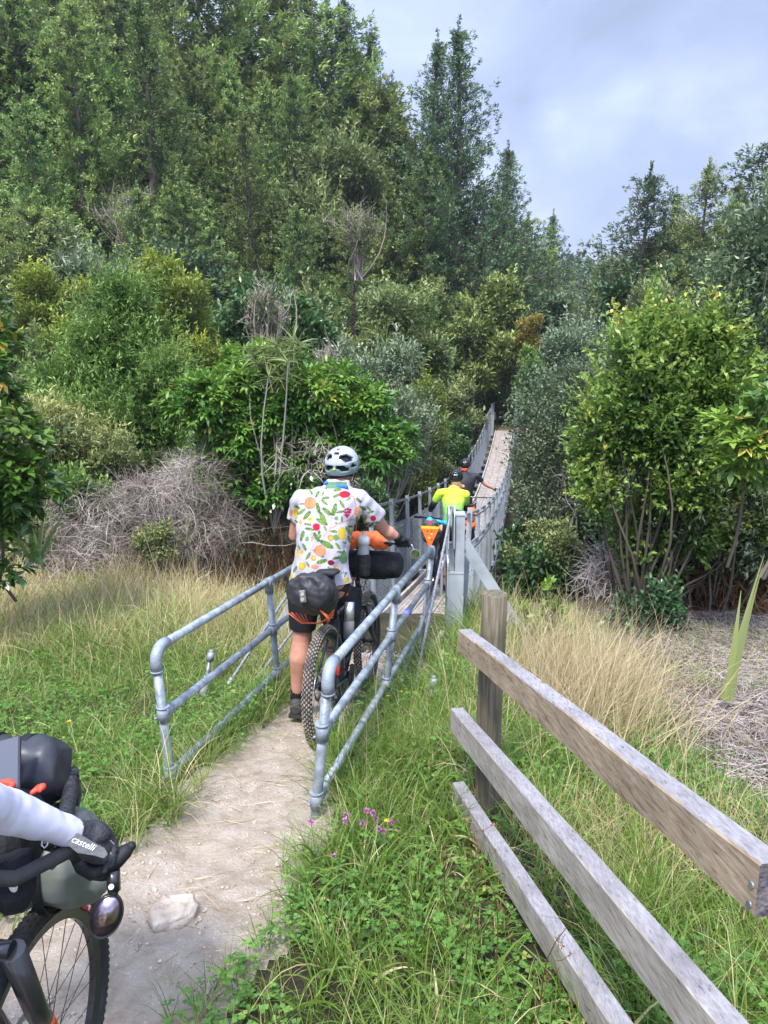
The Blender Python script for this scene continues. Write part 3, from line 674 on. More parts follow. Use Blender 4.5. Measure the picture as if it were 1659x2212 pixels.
shrub(113, 'dark_shrub', 1175, 630, 46, 120, 'dark bush beneath the small pointed conifer at the gap', LM['totara'], ht=7, **{**mid, 'L': .3, 'W': .12})
shrub(114, 'round_shrub', 1288, 605, 50, 150, 'rounded grey-green tree in the middle of the valley gap', LM['grey'], ht=8, **{**mid, 'L': .3, 'W': .12, 'rhi': .4})
shrub(115, 'green_shrub', 1120, 735, 32, 90, 'fresh green ferny bush above the bridge end', LM['young'], ht=3, **{**mid, 'nt': 700, 'L': .2})
shrub(116, 'broad_grey_shrub', 1290, 680, 27, 260, 'broad grey-green bush filling the middle right of the valley', LM['grey'], ht=6, **{**mid, 'nt': 2000, 'L': .15, 'W': .06, 'rhi': .45, 'stems': 60})
shrub(117, 'dark_shrub', 1390, 560, 36, 220, 'dark leafy bush under the dark domed conifer', LM['darkleaf'], ht=7, **{**mid, 'nt': 1600, 'L': .26, 'W': .11})
shrub(118, 'green_shrub', 1250, 760, 20, 230, 'grey-green bush right of the far end of the bridge', LM['grey'], ht=5.5, **{**mid, 'nt': 2000, 'L': .10, 'W': .045, 'rhi': .5, 'stems': 50})
shrub(119, 'ferny_shrub', 1455, 600, 30, 200, 'yellowish ferny bush under the right skyline conifers', LM['olive'], ht=6, **{**mid, 'L': .22})
shrub(120, 'dark_shrub', 1080, 760, 44, 130, 'dark green bush directly behind the far end of the bridge', LM['totara'], ht=6, **{**mid, 'L': .22, 'W': .08})
shrub(121, 'dark_shrub', 540, 620, 24, 300, 'dark shaded undergrowth bush beneath the hillside conifers', LM['darkleaf'], ht=6, **{**mid, 'nt': 1800, 'L': .22, 'W': .1})
shrub(122, 'dark_shrub', 300, 470, 29, 300, 'dark bush above the lime-tipped shrubs at the forest foot', LM['totara'], ht=7, **{**mid, 'nt': 1800, 'L': .22, 'W': .1})
shrub(123, 'green_shrub', 750, 700, 20, 150, 'olive bush between the dark round bush and the light olive bush', LM['olive'], ht=4.5, **mid)
shrub(124, 'dark_shrub', 985, 900, 31, 90, 'dark shaded bush left of the bridge mesh', LM['darkleaf'], ht=4.5, **mid)
shrub(125, 'dark_shrub', 730, 930, 12.5, 280, 'dark shaded leafy bush behind the walking cyclist with the fruit shirt', LM['darkleaf'], ht=4.6, **{**mid, 'nt': 2200, 'L': .12, 'W': .05})
shrub(126, 'golden_shrub', 935, 960, 22, 110, 'low yellow-green bush beside the two cyclists on the bridge', LM['olive'], ht=4.4, **{**mid, 'nt': 1800, 'L': .08, 'W': .035})
shrub(127, 'silver_shrub', 1370, 640, 22, 170, 'silvery tall bush behind the light green yellow-flecked shrub', LM['grey'], ht=6, **{**mid, 'L': .12, 'W': .04})
shrub(128, 'rusty_shrub', 1150, 765, 43, 110, 'rusty brown fern slope above the bridge end', LM['brown'], ht=3, **{**mid, 'nt': 500, 'L': .2})
shrub(129, 'green_shrub', 1100, 840, 39.5, 80, 'deep green ferny clump over the dry grass at the bridge end', LM['conifer'], ht=2.7, **{**mid, 'nt': 500, 'L': .2})
shrub(130, 'olive_shrub', 985, 800, 33, 110, 'olive brown bush left of the far bridge tower', LM['olive'], ht=4.5, **mid)
shrub(131, 'green_shrub', 1170, 850, 33, 90, 'grey bush just right of the far bridge tower', LM['grey'], ht=4.2, **mid)
# filler bushes that close the valley floor and the feet of both slopes
FB = []
for j, (leaf, kw, lab) in enumerate([('grey', dict(L=.11, W=.045), 'grey-green'), ('olive', dict(L=.13, W=.05), 'olive'), ('darkleaf', dict(L=.16, W=.07), 'dark glossy'), ('conifer', dict(L=.14, W=.045), 'mid green'), ('young', dict(L=.12, W=.04), 'fresh green'), ('totara', dict(L=.15, W=.05), 'deep green'), ('grey', dict(L=.09, W=.035, stems=80, stem_c=.7, nt=900), 'twiggy grey')]):
    me = bush(600 + j, 3.2, 3.2, **{**dict(nt=1250, nl=10, jit=.08, stems=22, stem_r=(.03, .008), inner=.3), **kw}); k = base_tree('filler_bush', me, [LM[leaf], LM['bark']], lab, 'shrub', 'bushes filling the valley between the slopes', ('foliage', 'stems')); FB.append(((k, 3.2), lab))
gf = np.random.default_rng(77); nf = 0
def vproj(x, y, z): dep = y * math.cos(PITCH) - (z - CAMZ) * math.sin(PITCH); return 829.5 + FPX * x / dep, 1106 - FPX * (y * math.sin(PITCH) + (z - CAMZ) * math.cos(PITCH)) / dep
SKY_R = ([1100, 1200, 1235, 1290, 1330, 1400, 1470, 1530, 1600, 1700], [560, 600, 575, 555, 520, 420, 480, 420, 420, 330])
for i in range(2600):
    y = gf.uniform(10.5, 36) if i % 3 else gf.uniform(30, 75); x = gf.uniform(-.58, .62) * y; wd = gf.uniform(1.8, 3.6) * (1 if y < 25 else 1.5); hgt = wd * gf.uniform(.75, 1.25); z = tz(x, y) - .4
    u, vt = vproj(x, y, z + hgt); wpx = wd * FPX / y
    vl = np.interp(u, [0, 400, 900, 1110, 1300, 1660], [980, 930, 980, 990, 860, 760] if y < 20 else [600, 600, 720, 880, 690, 560])
    if y >= 36: vl = np.interp(u, [0, 900, 1100, 1200, 1240, 1330, 1450, 1660], [500, 560, 640, 640, 600, 600, 540, 500])
    if vt < vl or vt > 1250 or abs(clear_of_bridge(u, y, wpx * 1.05) - u) > 1: continue
    if y > 38 and abs(x - .22 * y + 2.2) < 2.2 and y < 44: continue
    if any((x - a) ** 2 + (y - b) ** 2 < (.42 * (wd + c_)) ** 2 for a, b, c_ in PLANTS): continue
    PLANTS.append((x, y, wd)); kk, lab = FB[int(gf.integers(len(FB)))]
    side = 'left of the bridge' if u < 1060 else 'right of the bridge'; far_ = 'near the gully edge' if y < 17 else ('halfway along the bridge' if y < 27 else ('by the far bank' if y < 38 else 'beyond the far bank')); size = 'big' if wd > 3.4 else ('middling' if wd > 2.5 else 'small')
    place(kk, x, y, hgt, wide=wd / hgt, label='%s %s bush %s, %s' % (size, lab, side, far_), sink=.4); nf += 1
    if nf > 280: break
print('fillers', nf)
# trees on the right-hand slope
for i in range(500):
    y = gf.uniform(30, 85); x = gf.uniform(.30, .66) * y; d3 = (x - 9) * .954 - (y - 30) * .26
    if d3 < 1.5: continue
    h = gf.uniform(6, 11); z = tz(x, y) - .3; u, vt = vproj(x, y, z + h); lim = np.interp(u, *SKY_R) + 15
    if u > 1760: continue
    if vt < lim: h -= (lim - vt) * y / FPX
    if h < 4.5: continue
    if any((x - a) ** 2 + (y - b) ** 2 < (.35 * (4 + c_)) ** 2 for a, b, c_ in PLANTS if c_ > 3.9): continue
    PLANTS.append((x, y, 4.0)); k = kinds[int(gf.integers(len(kinds)))] if gf.random() < .7 else (kb, 8)
    place(k, x, y, h, label='%s on the right slope, %s' % ('green conifer' if k[0] is not kb else 'olive rounded tree', ['low by the valley floor', 'halfway up', 'high under the skyline'][0 if d3 < 6 else (1 if d3 < 13 else 2)]), group='trees on the right hillside')
# twiggy half-bare shrubs
def bare_shrub(seed, u, vt, y, wpx, ht, label, leafy=.2):
    p = at(u, vt, y); wd = wpx * y / FPX; f = Fol(seed); g = f.g; n = 150
    A = np.zeros((60, 3)); A[:9, :2] = g.normal(size=(9, 2)) * wd * .08; B = np.stack([g.normal(size=60) * wd * .26, g.normal(size=60) * wd * .26, ht * g.uniform(.5, .92, 60)], 1)
    k9 = g.integers(0, 9, 51); t9 = g.uniform(.25, .8, (51, 1)); A[9:] = A[k9] * (1 - t9) + B[k9] * t9; B[9:] = A[9:] + (B[9:] - A[9:]) * .55 + g.normal(size=(51, 3)) * wd * .08
    f.tubes(A, B, np.where(np.arange(60) < 9, .045, .02), .008, .45, K=5, bow=.09, sides=4); k = g.integers(0, 60, n * 3); t = g.uniform(.4, 1, (n * 3, 1)); Q = A[k] * (1 - t) + B[k] * t
    f.strands(Q, nrm(g.normal(size=Q.shape) * .55 + [0, 0, 1.0]), ht * .15, .014, .1, g.uniform(.3, .8, n * 3), K=4, wob=.2)
    p = at(clear_of_bridge(u, y, wpx), vt, y); t_ = empty('twiggy_shrub', (p.x, p.y, p.z - ht), label, 'shrub'); mobj('twigs', f.mesh('twigs'), LM['dead'], t_)
    f2 = Fol(seed + 1); P = Q[:int(len(Q) * leafy)] + g.normal(size=(int(len(Q) * leafy), 3)) * .1; f2.tufts(P, np.tile([0, 0, 1.], (len(P), 1)), 8, .12, .04, 1, .5, .3, jit=.12)
    mobj('foliage', f2.mesh('foliage'), LM['olive'], t_)
bare_shrub(140, 570, 560, 18, 110, 2.6, 'bare grey twiggy shrub right of the tall lime-tipped shrub', .25)
bare_shrub(141, 770, 400, 31, 110, 3.6, 'tall half-bare grey tree with yellowish top against the dark forest', .9)
bare_shrub(142, 255, 360, 32, 140, 4.0, 'pale branching bare tree against the dark forest on the left', .3)
bare_shrub(143, 1215, 560, 55, 60, 7, 'grey bare-branched tree below the pointed conifer at the gap', .5)
bare_shrub(144, 1330, 490, 50, 50, 8, 'thin grey tree beside the dark domed conifer', .4)
bare_shrub(145, 700, 700, 16, 60, 2.2, 'small bare grey sticks beside the dark round bush', .1)
# dense bright conical bush
lob = [(0, 0, 1.4, 1.5, 1.3, 1.4), (.0, 0, 2.6, .95, .9, 1.0), (.05, 0, 3.5, .5, .5, .65), (-1.1, -.3, 1.0, .8, .8, .8), (1.1, -.3, 1.1, .8, .7, .9), (.75, -.4, 2.2, .6, .6, .6), (-.75, -.4, 2.1, .65, .6, .65), (-1.6, -.2, .5, .7, .7, .7), (0, -1.0, 1.3, .8, .6, .8), (.5, -.9, .6, .8, .6, .6), (-.6, -.8, 1.6, .5, .5, .5)]
me = bush(150, 4, 4, lobes=lob, nt=5200, nl=13, L=.10, W=.024, spread=.55, jit=.05, stems=20, rlo=.10, rhi=.75, tipb=.35, upw=.9, inner=.35)
p = at(250, 588, 13.5); plant('dense_conical_bush', me, [LM['young'], LM['bark']], (p.x, p.y, p.z - 4.1), 'dense bright green conical bush on the left, mid slope', 'shrub', rot=0)
lob = [(0, 0, .7, .9, .8, .7), (.7, 0, .6, .6, .6, .5), (-.7, .1, .6, .6, .6, .5), (0, -.4, 1.0, .5, .4, .5)]
me = bush(151, 2.5, 1.6, lobes=lob, nt=1500, nl=12, L=.09, W=.024, spread=.55, jit=.05, stems=10, rlo=.15, rhi=.75, tipb=.4, upw=.9)
p = at(110, 870, 11.5); plant('low_green_bush', me, [LM['olive'], LM['bark']], (p.x, p.y, p.z - 1.5), 'low yellow-green bush at the left foot of the conical bush', 'shrub', rot=0)
shrub(152, 'leafy_clump', 180, 1010, 9.9, 150, 'leafy green clump growing through the top left of the dead brush', LM['young'], ht=1.1, nt=320, nl=9, L=.08, W=.03, jit=.05, stems=8)
shrub(153, 'leafy_clump', 330, 1130, 9.1, 90, 'small yellow-green clump in front of the dead brush', LM['olive'], ht=.55, nt=200, nl=8, L=.05, W=.02, jit=.04, stems=8)
# glossy five-finger mass left of the bridge
gl_ = np.random.default_rng(8); lob = []
for i in range(24):
    a_ = gl_.uniform(0, 6.28); q_ = gl_.uniform(0, 1) ** .5; s_ = gl_.uniform(.22, .44); lob.append((math.cos(a_) * q_ * 1.5 - .05, gl_.uniform(-.45, .3), 1.25 + math.sin(a_) * q_ * .85 - .12 * math.cos(a_) * q_, s_ * 1.25, s_, s_ * .85))
for i in range(12): s_ = gl_.uniform(.2, .34); lob.append((gl_.uniform(-1.35, .1), gl_.uniform(-.6, -.1), gl_.uniform(.2, .95), s_, s_ * .8, s_))
me = palmate_bush(160, lob, 1450, L=.125, W=.05, per=7, stems=70, yellow=.012)
p = at(640, 752, 10.4); plant('five_finger_shrub', me, [LM['glossy'], LM['bark']], (p.x, p.y, p.z - 2.2), 'big glossy bright green shrub of hand-shaped leaves behind the left handrail', 'shrub', rot=0, scale=(.95, .9, .95))
f = Fol(161); g = f.g; n = 26
C = np.stack([g.normal(size=n) * .22, g.normal(size=n) * .2, 2.0 + g.uniform(-.35, .35, n)], 1); CC = np.repeat(C, 14, 0)
f.strands(CC, nrm(g.normal(size=CC.shape) * [.8, .8, .5] + [0, 0, .55]), .30 * g.uniform(.7, 1.2, len(CC)), .020, .5, g.uniform(.3, .95, len(CC)), K=3)
t_ = Fol(162); t_.tubes(np.zeros((9, 3)) + [0, 0, -.3], C[:9], .02, .008, .8, K=5, bow=.04)
p = at(578, 700, 10.0); plant('lancewood', (f.mesh('crown'), t_.mesh('stems', True)), [LM['olive'], LM['bark']], (p.x, p.y, p.z - 2.5), 'pale lancewood with long narrow radiating leaves poking above the glossy shrub', 'tree', rot=0, parts=('crown', 'stems'))
# stalks and shaded brown undergrowth beneath it
f = Fol(163); g = f.g; n = 900; P = np.stack([g.uniform(-2.6, .55, n), g.uniform(-.5, 1.0, n), g.uniform(-.3, .1, n)], 1)
f.strands(P, nrm(g.normal(size=P.shape) * .28 + [0, 0, 1]), g.uniform(.5, 1.5, n), .012, .35, g.uniform(0, .7, n), K=5, wob=.08)
p = at(700, 1190, 9.7); plant('brown_undergrowth', (f.mesh('stalks'),), [LM['brown']], (p.x, p.y, -1.15), 'shaded brown stalks under the glossy hand-leaved shrub', 'undergrowth', rot=0, parts=('stalks',))
# dead brush heap
lob = [(-.1, 0, .7, 1.0, .7, .6), (.9, .1, .75, .7, .6, .7), (.8, .2, 1.55, .55, .5, .45), (-.9, .1, .9, .5, .5, .5), (.15, .1, 1.25, .6, .5, .4), (-.5, -.3, .3, .9, .5, .4)]
me = dead_brush(170, lob, 6500, L=.48, W=.0065, bend=1.5, rlo=.05, rhi=1.0, K=7)
ft_ = Fol(177); g = ft_.g; A = np.stack([g.uniform(-1.1, 1.3, 46), g.uniform(-.5, .3, 46), g.uniform(-.1, .5, 46)], 1); B = A + np.stack([g.normal(size=46) * .7, g.normal(size=46) * .2, g.uniform(.2, 1.1, 46)], 1); ft_.tubes(A, B, g.uniform(.008, .022, 46), .004, g.uniform(.3, .95, 46), K=6, bow=.18, sides=5)
k = g.integers(0, 46, 130); t9 = g.uniform(.2, .95, (130, 1)); Q = A[k] * (1 - t9) + B[k] * t9; ft_.tubes(Q, Q + g.normal(size=(130, 3)) * [.22, .1, .18], .006, .002, .6, K=4, bow=.15, sides=4); stk = ft_.mesh('dead_limbs', True)
p = at(300, 1200, 9.6); plant('dead_brush_heap', (me, stk), [LM['heap'], LM['bark']], (p.x, p.y, p.z - .25), 'tangled heap of dead grey brushwood on the left bank', 'brushwood', rot=0, scale=(.92, .9, .86), parts=('twigs', 'dead_limbs'))
lob = [(0, 0, .35, .5, .4, .35), (.5, 0, .2, .4, .3, .25)]
me = dead_brush(171, lob, 260, L=.3, W=.008, bend=.8, rlo=.3); p = at(650, 960, 9.6); plant('dead_branches', (me,), [LM['dead']], (p.x, p.y, p.z - .55), 'small spray of dead pale branches left of the walking cyclist', 'branches', rot=0, parts=('twigs',))
me = dead_brush(172, [(0, 0, .5, .45, .4, .5), (.2, 0, .2, .5, .4, .3)], 1500, L=.35, W=.008, bend=1.6, rlo=.4); p = at(1335, 1185, 8.6)
plant('dead_brush_clump', (me,), [LM['dead']], (p.x, p.y, p.z - .9), 'grey dead lichened brush clump under the light green right shrub', 'brushwood', rot=0, parts=('twigs',))
# near branch of big leaves at the left edge
f = Fol(180); g = f.g
lob = [(-.2, 0, 2.1, .5, .4, .5), (-.1, 0, 1.3, .5, .4, .6), (.05, 0, .95, .42, .3, .35), (-.2, 0, .4, .38, .3, .5), (-.5, .1, 1.6, .4, .4, .8)]
me = palmate_bush(181, lob, 260, L=.13, W=.062, per=6, stems=5, yellow=.01, rlo=.1, rhi=.7)
p = at(40, 660, 6.6); plant('glossy_leaved_branch', me, [LM['glossy'], LM['bark']], (p.x - .34, p.y, p.z - 2.5), 'near shrub of big dark glossy leaves along the left edge', 'shrub', rot=0)
def flax(u, vb, y, n, L, W, label, spread=.35, r=(.3, 1), dirs=None, K=7, bend=.5):
    f = Fol(int(u)); g = f.g; P = g.normal(size=(n, 3)) * ([.06, .06, 0] if n > 5 else [.012, .012, 0])
    D = nrm(g.normal(size=(n, 3)) * spread + [0, 0, 1]) if dirs is None else nrm(np.array(dirs, float))
    f.strands(P, D, L * g.uniform(.6, 1.1, n), W, bend * g.uniform(.2, 1.4, n), g.uniform(*r, n), K=K, tip=.05)
    p = at(u, vb, y); t = empty('flax_clump', (p.x, p.y, p.z), label, 'flax'); mobj('blades', f.mesh('blades'), LM['flax'], t); return t
flax(80, 1215, 7.8, 16, .95, .045, 'upright pale flax clump at the left edge under the glossy branch', .28)
flax(400, 1170, 9.4, 14, .5, .03, 'small low flax tuft in front of the dead brush', .5)
flax(830, 760, 18, 10, .8, .05, 'little flax tuft above the glossy shrub', .5)
flax(1568, 1514, 4.9, 3, 1.0, .065, 'single broad light green flax blade standing at right in the dead litter', .1, (.75, 1), [(.10, 0, 1), (.20, .1, 1), (.04, .05, 1)], bend=.62)
# right bank: whitish twiggy small-leaved tree
p = at(1215, 775, 11); hb = 4.3
f = Fol(190); g = f.g; t = Fol(191)
st = 12; A = np.zeros((st, 3)); A[:, :2] = g.normal(size=(st, 2)) * .06; B = np.stack([g.uniform(-.45, .75, st), g.uniform(-.5, .5, st), g.uniform(2.6, 3.9, st)], 1)
t.tubes(A, B, .035, .010, .95, K=6, bow=.05, sides=5)
k = g.integers(0, st, 240); tt_ = g.uniform(.3, 1, (240, 1)); Q = A[k] * (1 - tt_) + B[k] * tt_; Q2 = Q + nrm(g.normal(size=Q.shape) + [0, 0, .6]) * g.uniform(.25, .75, (240, 1))
t.tubes(Q, Q2, .010, .003, .8, K=4, bow=.1, sides=3)
lob = [(.0, 0, 3.3, .70, .7, .9), (-.3, 0, 2.5, .42, .5, .7), (.5, 0, 2.5, .55, .5, .8), (0, 0, 2.3, .6, .5, .6), (.2, -.2, 3.9, .5, .4, .4)]
P, O = lobed_points(g, lob, 2900, .8, (.45, 1.08)); f.tufts(P, nrm(O + [0, 0, .6]), 8, .055, .028, 1.0, .25 + .5 * fbm(P[:, 0] * 3, P[:, 2] * 3, 4), .2, jit=.07)
plant('small_leaved_tree', (f.mesh('crown'), t.mesh('stems', True)), [LM['grey'], LM['bark']], (p.x, p.y, p.z - hb), 'airy small-leaved tree with whitish lichened stems right of the bridge', 'tree', rot=0, parts=('crown', 'stems'))
# hanging dead sticks on its bridge side
f = Fol(192); g = f.g; n = 260; P = np.stack([g.uniform(-.15, .55, n), g.uniform(-.3, .5, n), g.uniform(.7, 1.9, n)], 1)
f.strands(P, nrm(g.normal(size=P.shape) * [.45, .5, .4] + [-.05, 0, -.5]), g.uniform(.3, .9, n), .009, .5, g.uniform(.1, .8, n), K=5, wob=.05)
p2 = at(1185, 1230, 11.3); plant('hanging_dead_sticks', (f.mesh('twigs'),), [LM['dead']], (p2.x, p2.y, p2.z - .3), 'dead sticks leaning against the outside of the right bridge railing', 'branches', rot=0, parts=('twigs',))
shrub(193, 'dark_shrub', 1235, 1000, 12.2, 330, 'dark leafy undergrowth behind the whitish-stemmed tree', LM['darkleaf'], ht=3.4, **{**mid, 'nt': 1900, 'L': .13, 'W': .055})
shrub(194, 'low_yellow_fern', 1170, 1130, 9.6, 150, 'low yellowish fern clump right of the bridge tower', LM['olive'], ht=1.0, **{**mid, 'nt': 600, 'L': .07, 'W': .025, 'jit': .04, 'rlo': .2, 'rhi': .8, 'stems': 12})
shrub(195, 'low_dark_shrub', 1125, 1170, 9.4, 130, 'low dark glossy leaves just beside the right bridge railing', LM['darkleaf'], ht=1.3, **{**mid, 'nt': 600, 'L': .09, 'W': .04, 'stems': 10})
# big light green shrub
gl_ = np.random.default_rng(21); lob = []
for i in range(40):
    z_ = gl_.uniform(.15, 2.75); s_ = gl_.uniform(.18, .38); w_ = .88 * math.sin(min(1, (z_ + .9) / 3.7) * 2.75) + .08; lob.append((gl_.uniform(-w_, w_) + .22 + .06 * (2 - z_), gl_.uniform(-.35, .25), z_, s_, s_, s_ * 1.25))
lob_old = [(.1, 0, 1.9, .5, .5, .7), (-.42, -.15, 1.35, .36, .4, .42), (.4, -.1, 1.5, .45, .5, .5), (-.05, -.15, 2.65, .30, .3, .45), (.42, 0, 2.5, .36, .35, .42), (.1, -.4, .95, .48, .35, .36), (.85, 0, 1.9, .42, .4, .5), (-.45, 0, 2.1, .26, .3, .36), (.62, -.3, .85, .42, .35, .34), (-.25, -.3, .7, .3, .3, .3), (.15, 0, 3.15, .16, .16, .28), (-.62, 0, 1.75, .2, .2, .25), (1.2, -.1, 1.3, .4, .4, .5), (1.1, -.2, .7, .4, .35, .35)]
me = bush(200, 2, 3.4, lobes=lob, nt=4300, nl=7, L=.068, W=.034, spread=.8, jit=.045, stems=46, stem_r=(.022, .005), rlo=.08, rhi=.74, tipb=.12, inner=.3, stem_c=.2, shoots=.3)
p = at(1430, 620, 8.2); plant('light_green_shrub', me, [LM['light'], LM['bark']], (p.x + .05, p.y, p.z - 3.3), 'large light green shrub with yellow-flecked leaves right of the bridge', 'shrub', rot=0)
lob = [(0, 0, 3.3, .45, .4, .8), (.25, 0, 4.2, .35, .3, .75), (-.55, 0, 2.9, .45, .4, .35), (.2, -.1, 2.4, .5, .4, .5), (-.95, .1, 3.0, .3, .3, .3), (.5, 0, 3.2, .5, .4, 1.2), (.5, -.1, 1.4, .5, .5, .7), (-.3, 0, 1.5, .5, .5, .5)]
me = bush(201, 2, 5, lobes=lob, nt=2600, nl=7, L=.075, W=.026, spread=.75, jit=.06, stems=60, stem_r=(.022, .004), rlo=.1, rhi=.8, tipb=.2, inner=.2, shell=(.6, 1.15), stem_c=.3)
p = at(1590, 400, 8.3); plant('tall_grey_green_shrub', me, [LM['grey'], LM['bark']], (p.x + .10, p.y, p.z - 4.9), 'tall grey-green shrub with upright sprigs at the right edge', 'shrub', rot=0)
lob = [(0, 0, .9, .35, .3, .35), (.2, 0, 1.4, .3, .3, .3)]
me = palmate_bush(202, lob, 55, L=.14, W=.06, per=6, stems=3, yellow=.03, rlo=.3, rhi=.9); p = at(1640, 870, 6.6)
plant('big_leaved_branch', me, [LM['glossy'], LM['bark']], (p.x, p.y, p.z - 1.3), 'bright green big-leaved branch at the right edge', 'shrub', rot=0)
lob = [(0, 0, .35, .30, .3, .3), (.15, 0, .75, .16, .2, .22), (-.2, 0, .62, .14, .2, .16), (.3, .1, .5, .16, .15, .2)]
me = bush(203, 1, 1.2, lobes=lob, nt=190, nl=7, L=.06, W=.035, spread=.8, jit=.04, stems=16, rlo=.0, rhi=.5); p = at(1400, 1250, 7.3)
plant('low_glossy_shrub', me, [LM['darkleaf'], LM['bark']], (p.x, p.y, p.z - .95), 'low dark round-leaved shrub in front of the light green shrub', 'shrub', rot=0)
# brown dead fern curtain and dark hollow at the right
lob = [(0, 0, .8, .8, .5, .8), (.6, 0, .9, .6, .4, .9), (-.7, .1, .5, .5, .4, .5)]
me = dead_brush(204, lob, 3600, L=.45, W=.03, bend=2.2, rlo=.1, rhi=.75, K=5); p = at(1560, 1400, 8.4)
plant('dead_fern_curtain', (me,), [LM['brown']], (p.x, p.y, p.z - .2), 'hanging brown dead ferns under the shrubs at right', 'fern', rot=0, parts=('fronds',))
shrub(205, 'shaded_shrub', 1480, 1080, 9.6, 400, 'dark shaded leaves behind the brown dead ferns', LM['darkleaf'], ht=2.4, **{**mid, 'nt': 1500, 'L': .09, 'W': .04, 'rhi': .3})
shrub(206, 'shaded_shrub', 1290, 1180, 10.5, 250, 'shaded dark shrub behind the grey dead brush clump', LM['darkleaf'], ht=2.2, **{**mid, 'nt': 1000, 'L': .09, 'W': .04, 'rhi': .3})
# sapling
f = Fol(210); g = f.g; t = Fol(211)
tops = np.array([[.02, 0, .52], [.15, .05, .3], [-.12, 0, .32], [.2, .0, .18], [-.2, .05, .16], [.07, -.1, .4]])
t.tubes(np.zeros((6, 3)), tops, .007, .003, .5, K=4, bow=.06)
Q = np.concatenate([tops * s for s in (.35, .5, .65, .8, .9, 1.0)]); f.tufts(Q, np.tile([0, 0, 1.], (len(Q), 1)), 8, .075, .036, .8, .7, .15, jit=.012)
p = at(1178, 1240, 6.4); zb = tz(p.x, p.y); plant('sapling', (f.mesh('leaves'), t.mesh('stem', True)), [LM['glossy'], LM['bark']], (p.x, p.y, zb), 'young bright green sapling standing right of the bridge brace', 'sapling', rot=0, scale=(p.z - zb) / .58, parts=('leaves', 'stem'))
for k, _ in kinds + [(kb, 8)]:
    if k.name not in USED: print('unused', k.name)
# ------------------------------------------------------------------ handrails, bridge, fence
M_galv = mat('galvanised_pipe', (.205, .235, .255), .45, .25, noise=.42, nscale=16, bump=.25, bscale=60)
M_fit = mat('galvanised_fitting', (.235, .265, .30), .5, .2, noise=.15, nscale=20, bump=.3, bscale=90)
M_steel = mat('bridge_steel', (.36, .385, .40), .5, .25, noise=.18, nscale=5, bump=.1, bscale=30)
M_cable = mat('wire_rope', (.20, .21, .23), .5, .6, noise=.3, nscale=60, bump=.2, bscale=200)
M_wire = mat('netting_wire', (.42, .45, .46), .5, .4)
M_bolt = mat('bright_bolt', (.65, .67, .68), .35, .6)
def wood(name, c1, c2, c3, stretch, rings=3.0, rough=.85):
    m = bpy.data.materials.new(name); m.use_nodes = True; t = m.node_tree; b = t.nodes['Principled BSDF']
    b.inputs['Roughness'].default_value = rough; b.inputs['Specular IOR Level'].default_value = .2
    co = nd(t, 'ShaderNodeTexCoord'); mpn = nd(t, 'ShaderNodeMapping'); mpn.inputs['Scale'].default_value = stretch; t.links.new(co.outputs['Object'], mpn.inputs[0])
    n = nd(t, 'ShaderNodeTexNoise'); n.inputs['Scale'].default_value = rings; n.inputs['Detail'].default_value = 8; n.inputs['Roughness'].default_value = .62; n.inputs['Distortion'].default_value = .6
    t.links.new(mpn.outputs[0], n.inputs['Vector'])
    r = nd(t, 'ShaderNodeValToRGB'); e = r.color_ramp.elements; e[0].position = .28; e[0].color = (*c1, 1); e[1].position = .72; e[1].color = (*c3, 1); q = e.new(.5); q.color = (*c2, 1)
    t.links.new(n.outputs['Fac'], r.inputs[0])
    n2 = nd(t, 'ShaderNodeTexNoise'); n2.inputs['Scale'].default_value = 5; n2.inputs['Detail'].default_value = 5; t.links.new(co.outputs['Object'], n2.inputs['Vector'])
    mr = nd(t, 'ShaderNodeMapRange'); mr.inputs[1].default_value = .3; mr.inputs[2].default_value = .7; mr.inputs[3].default_value = .75; mr.inputs[4].default_value = 1.15; t.links.new(n2.outputs['Fac'], mr.inputs[0])
    n4 = nd(t, 'ShaderNodeTexNoise'); n4.inputs['Scale'].default_value = 1.6; n4.inputs['Detail'].default_value = 2; m4 = nd(t, 'ShaderNodeMapping'); m4.inputs['Scale'].default_value = tuple(q_ * (3.0 if q_ > 5 else .45) for q_ in stretch); t.links.new(co.outputs['Object'], m4.inputs[0]); t.links.new(m4.outputs[0], n4.inputs['Vector'])
    r4 = nd(t, 'ShaderNodeValToRGB'); e4 = r4.color_ramp.elements; e4[0].position = .30; e4[0].color = (.5, .47, .43, 1); e4[1].position = .325; e4[1].color = (1, 1, 1, 1); t.links.new(n4.outputs['Fac'], r4.inputs[0])
    vk = nd(t, 'ShaderNodeTexVoronoi'); vk.inputs['Scale'].default_value = 2.3; t.links.new(co.outputs['Object'], vk.inputs['Vector']); rk = nd(t, 'ShaderNodeValToRGB'); ek = rk.color_ramp.elements; ek[0].position = .015; ek[0].color = (.45, .35, .27, 1); ek[1].position = .05; ek[1].color = (1, 1, 1, 1); t.links.new(vk.outputs['Distance'], rk.inputs[0])
    mk1 = nd(t, 'ShaderNodeVectorMath', operation='MULTIPLY'); t.links.new(r.outputs[0], mk1.inputs[0]); t.links.new(r4.outputs[0], mk1.inputs[1]); mk2 = nd(t, 'ShaderNodeVectorMath', operation='MULTIPLY'); t.links.new(mk1.outputs[0], mk2.inputs[0]); t.links.new(rk.outputs[0], mk2.inputs[1])
    sc = nd(t, 'ShaderNodeVectorMath', operation='SCALE'); t.links.new(mk2.outputs[0], sc.inputs[0]); t.links.new(mr.outputs[0], sc.inputs['Scale']); t.links.new(sc.outputs[0], b.inputs['Base Color'])
    bp = nd(t, 'ShaderNodeBump'); bp.inputs['Strength'].default_value = .5; bp.inputs['Distance'].default_value = .004; t.links.new(n.outputs['Fac'], bp.inputs['Height']); t.links.new(bp.outputs[0], b.inputs['Normal'])
    return m
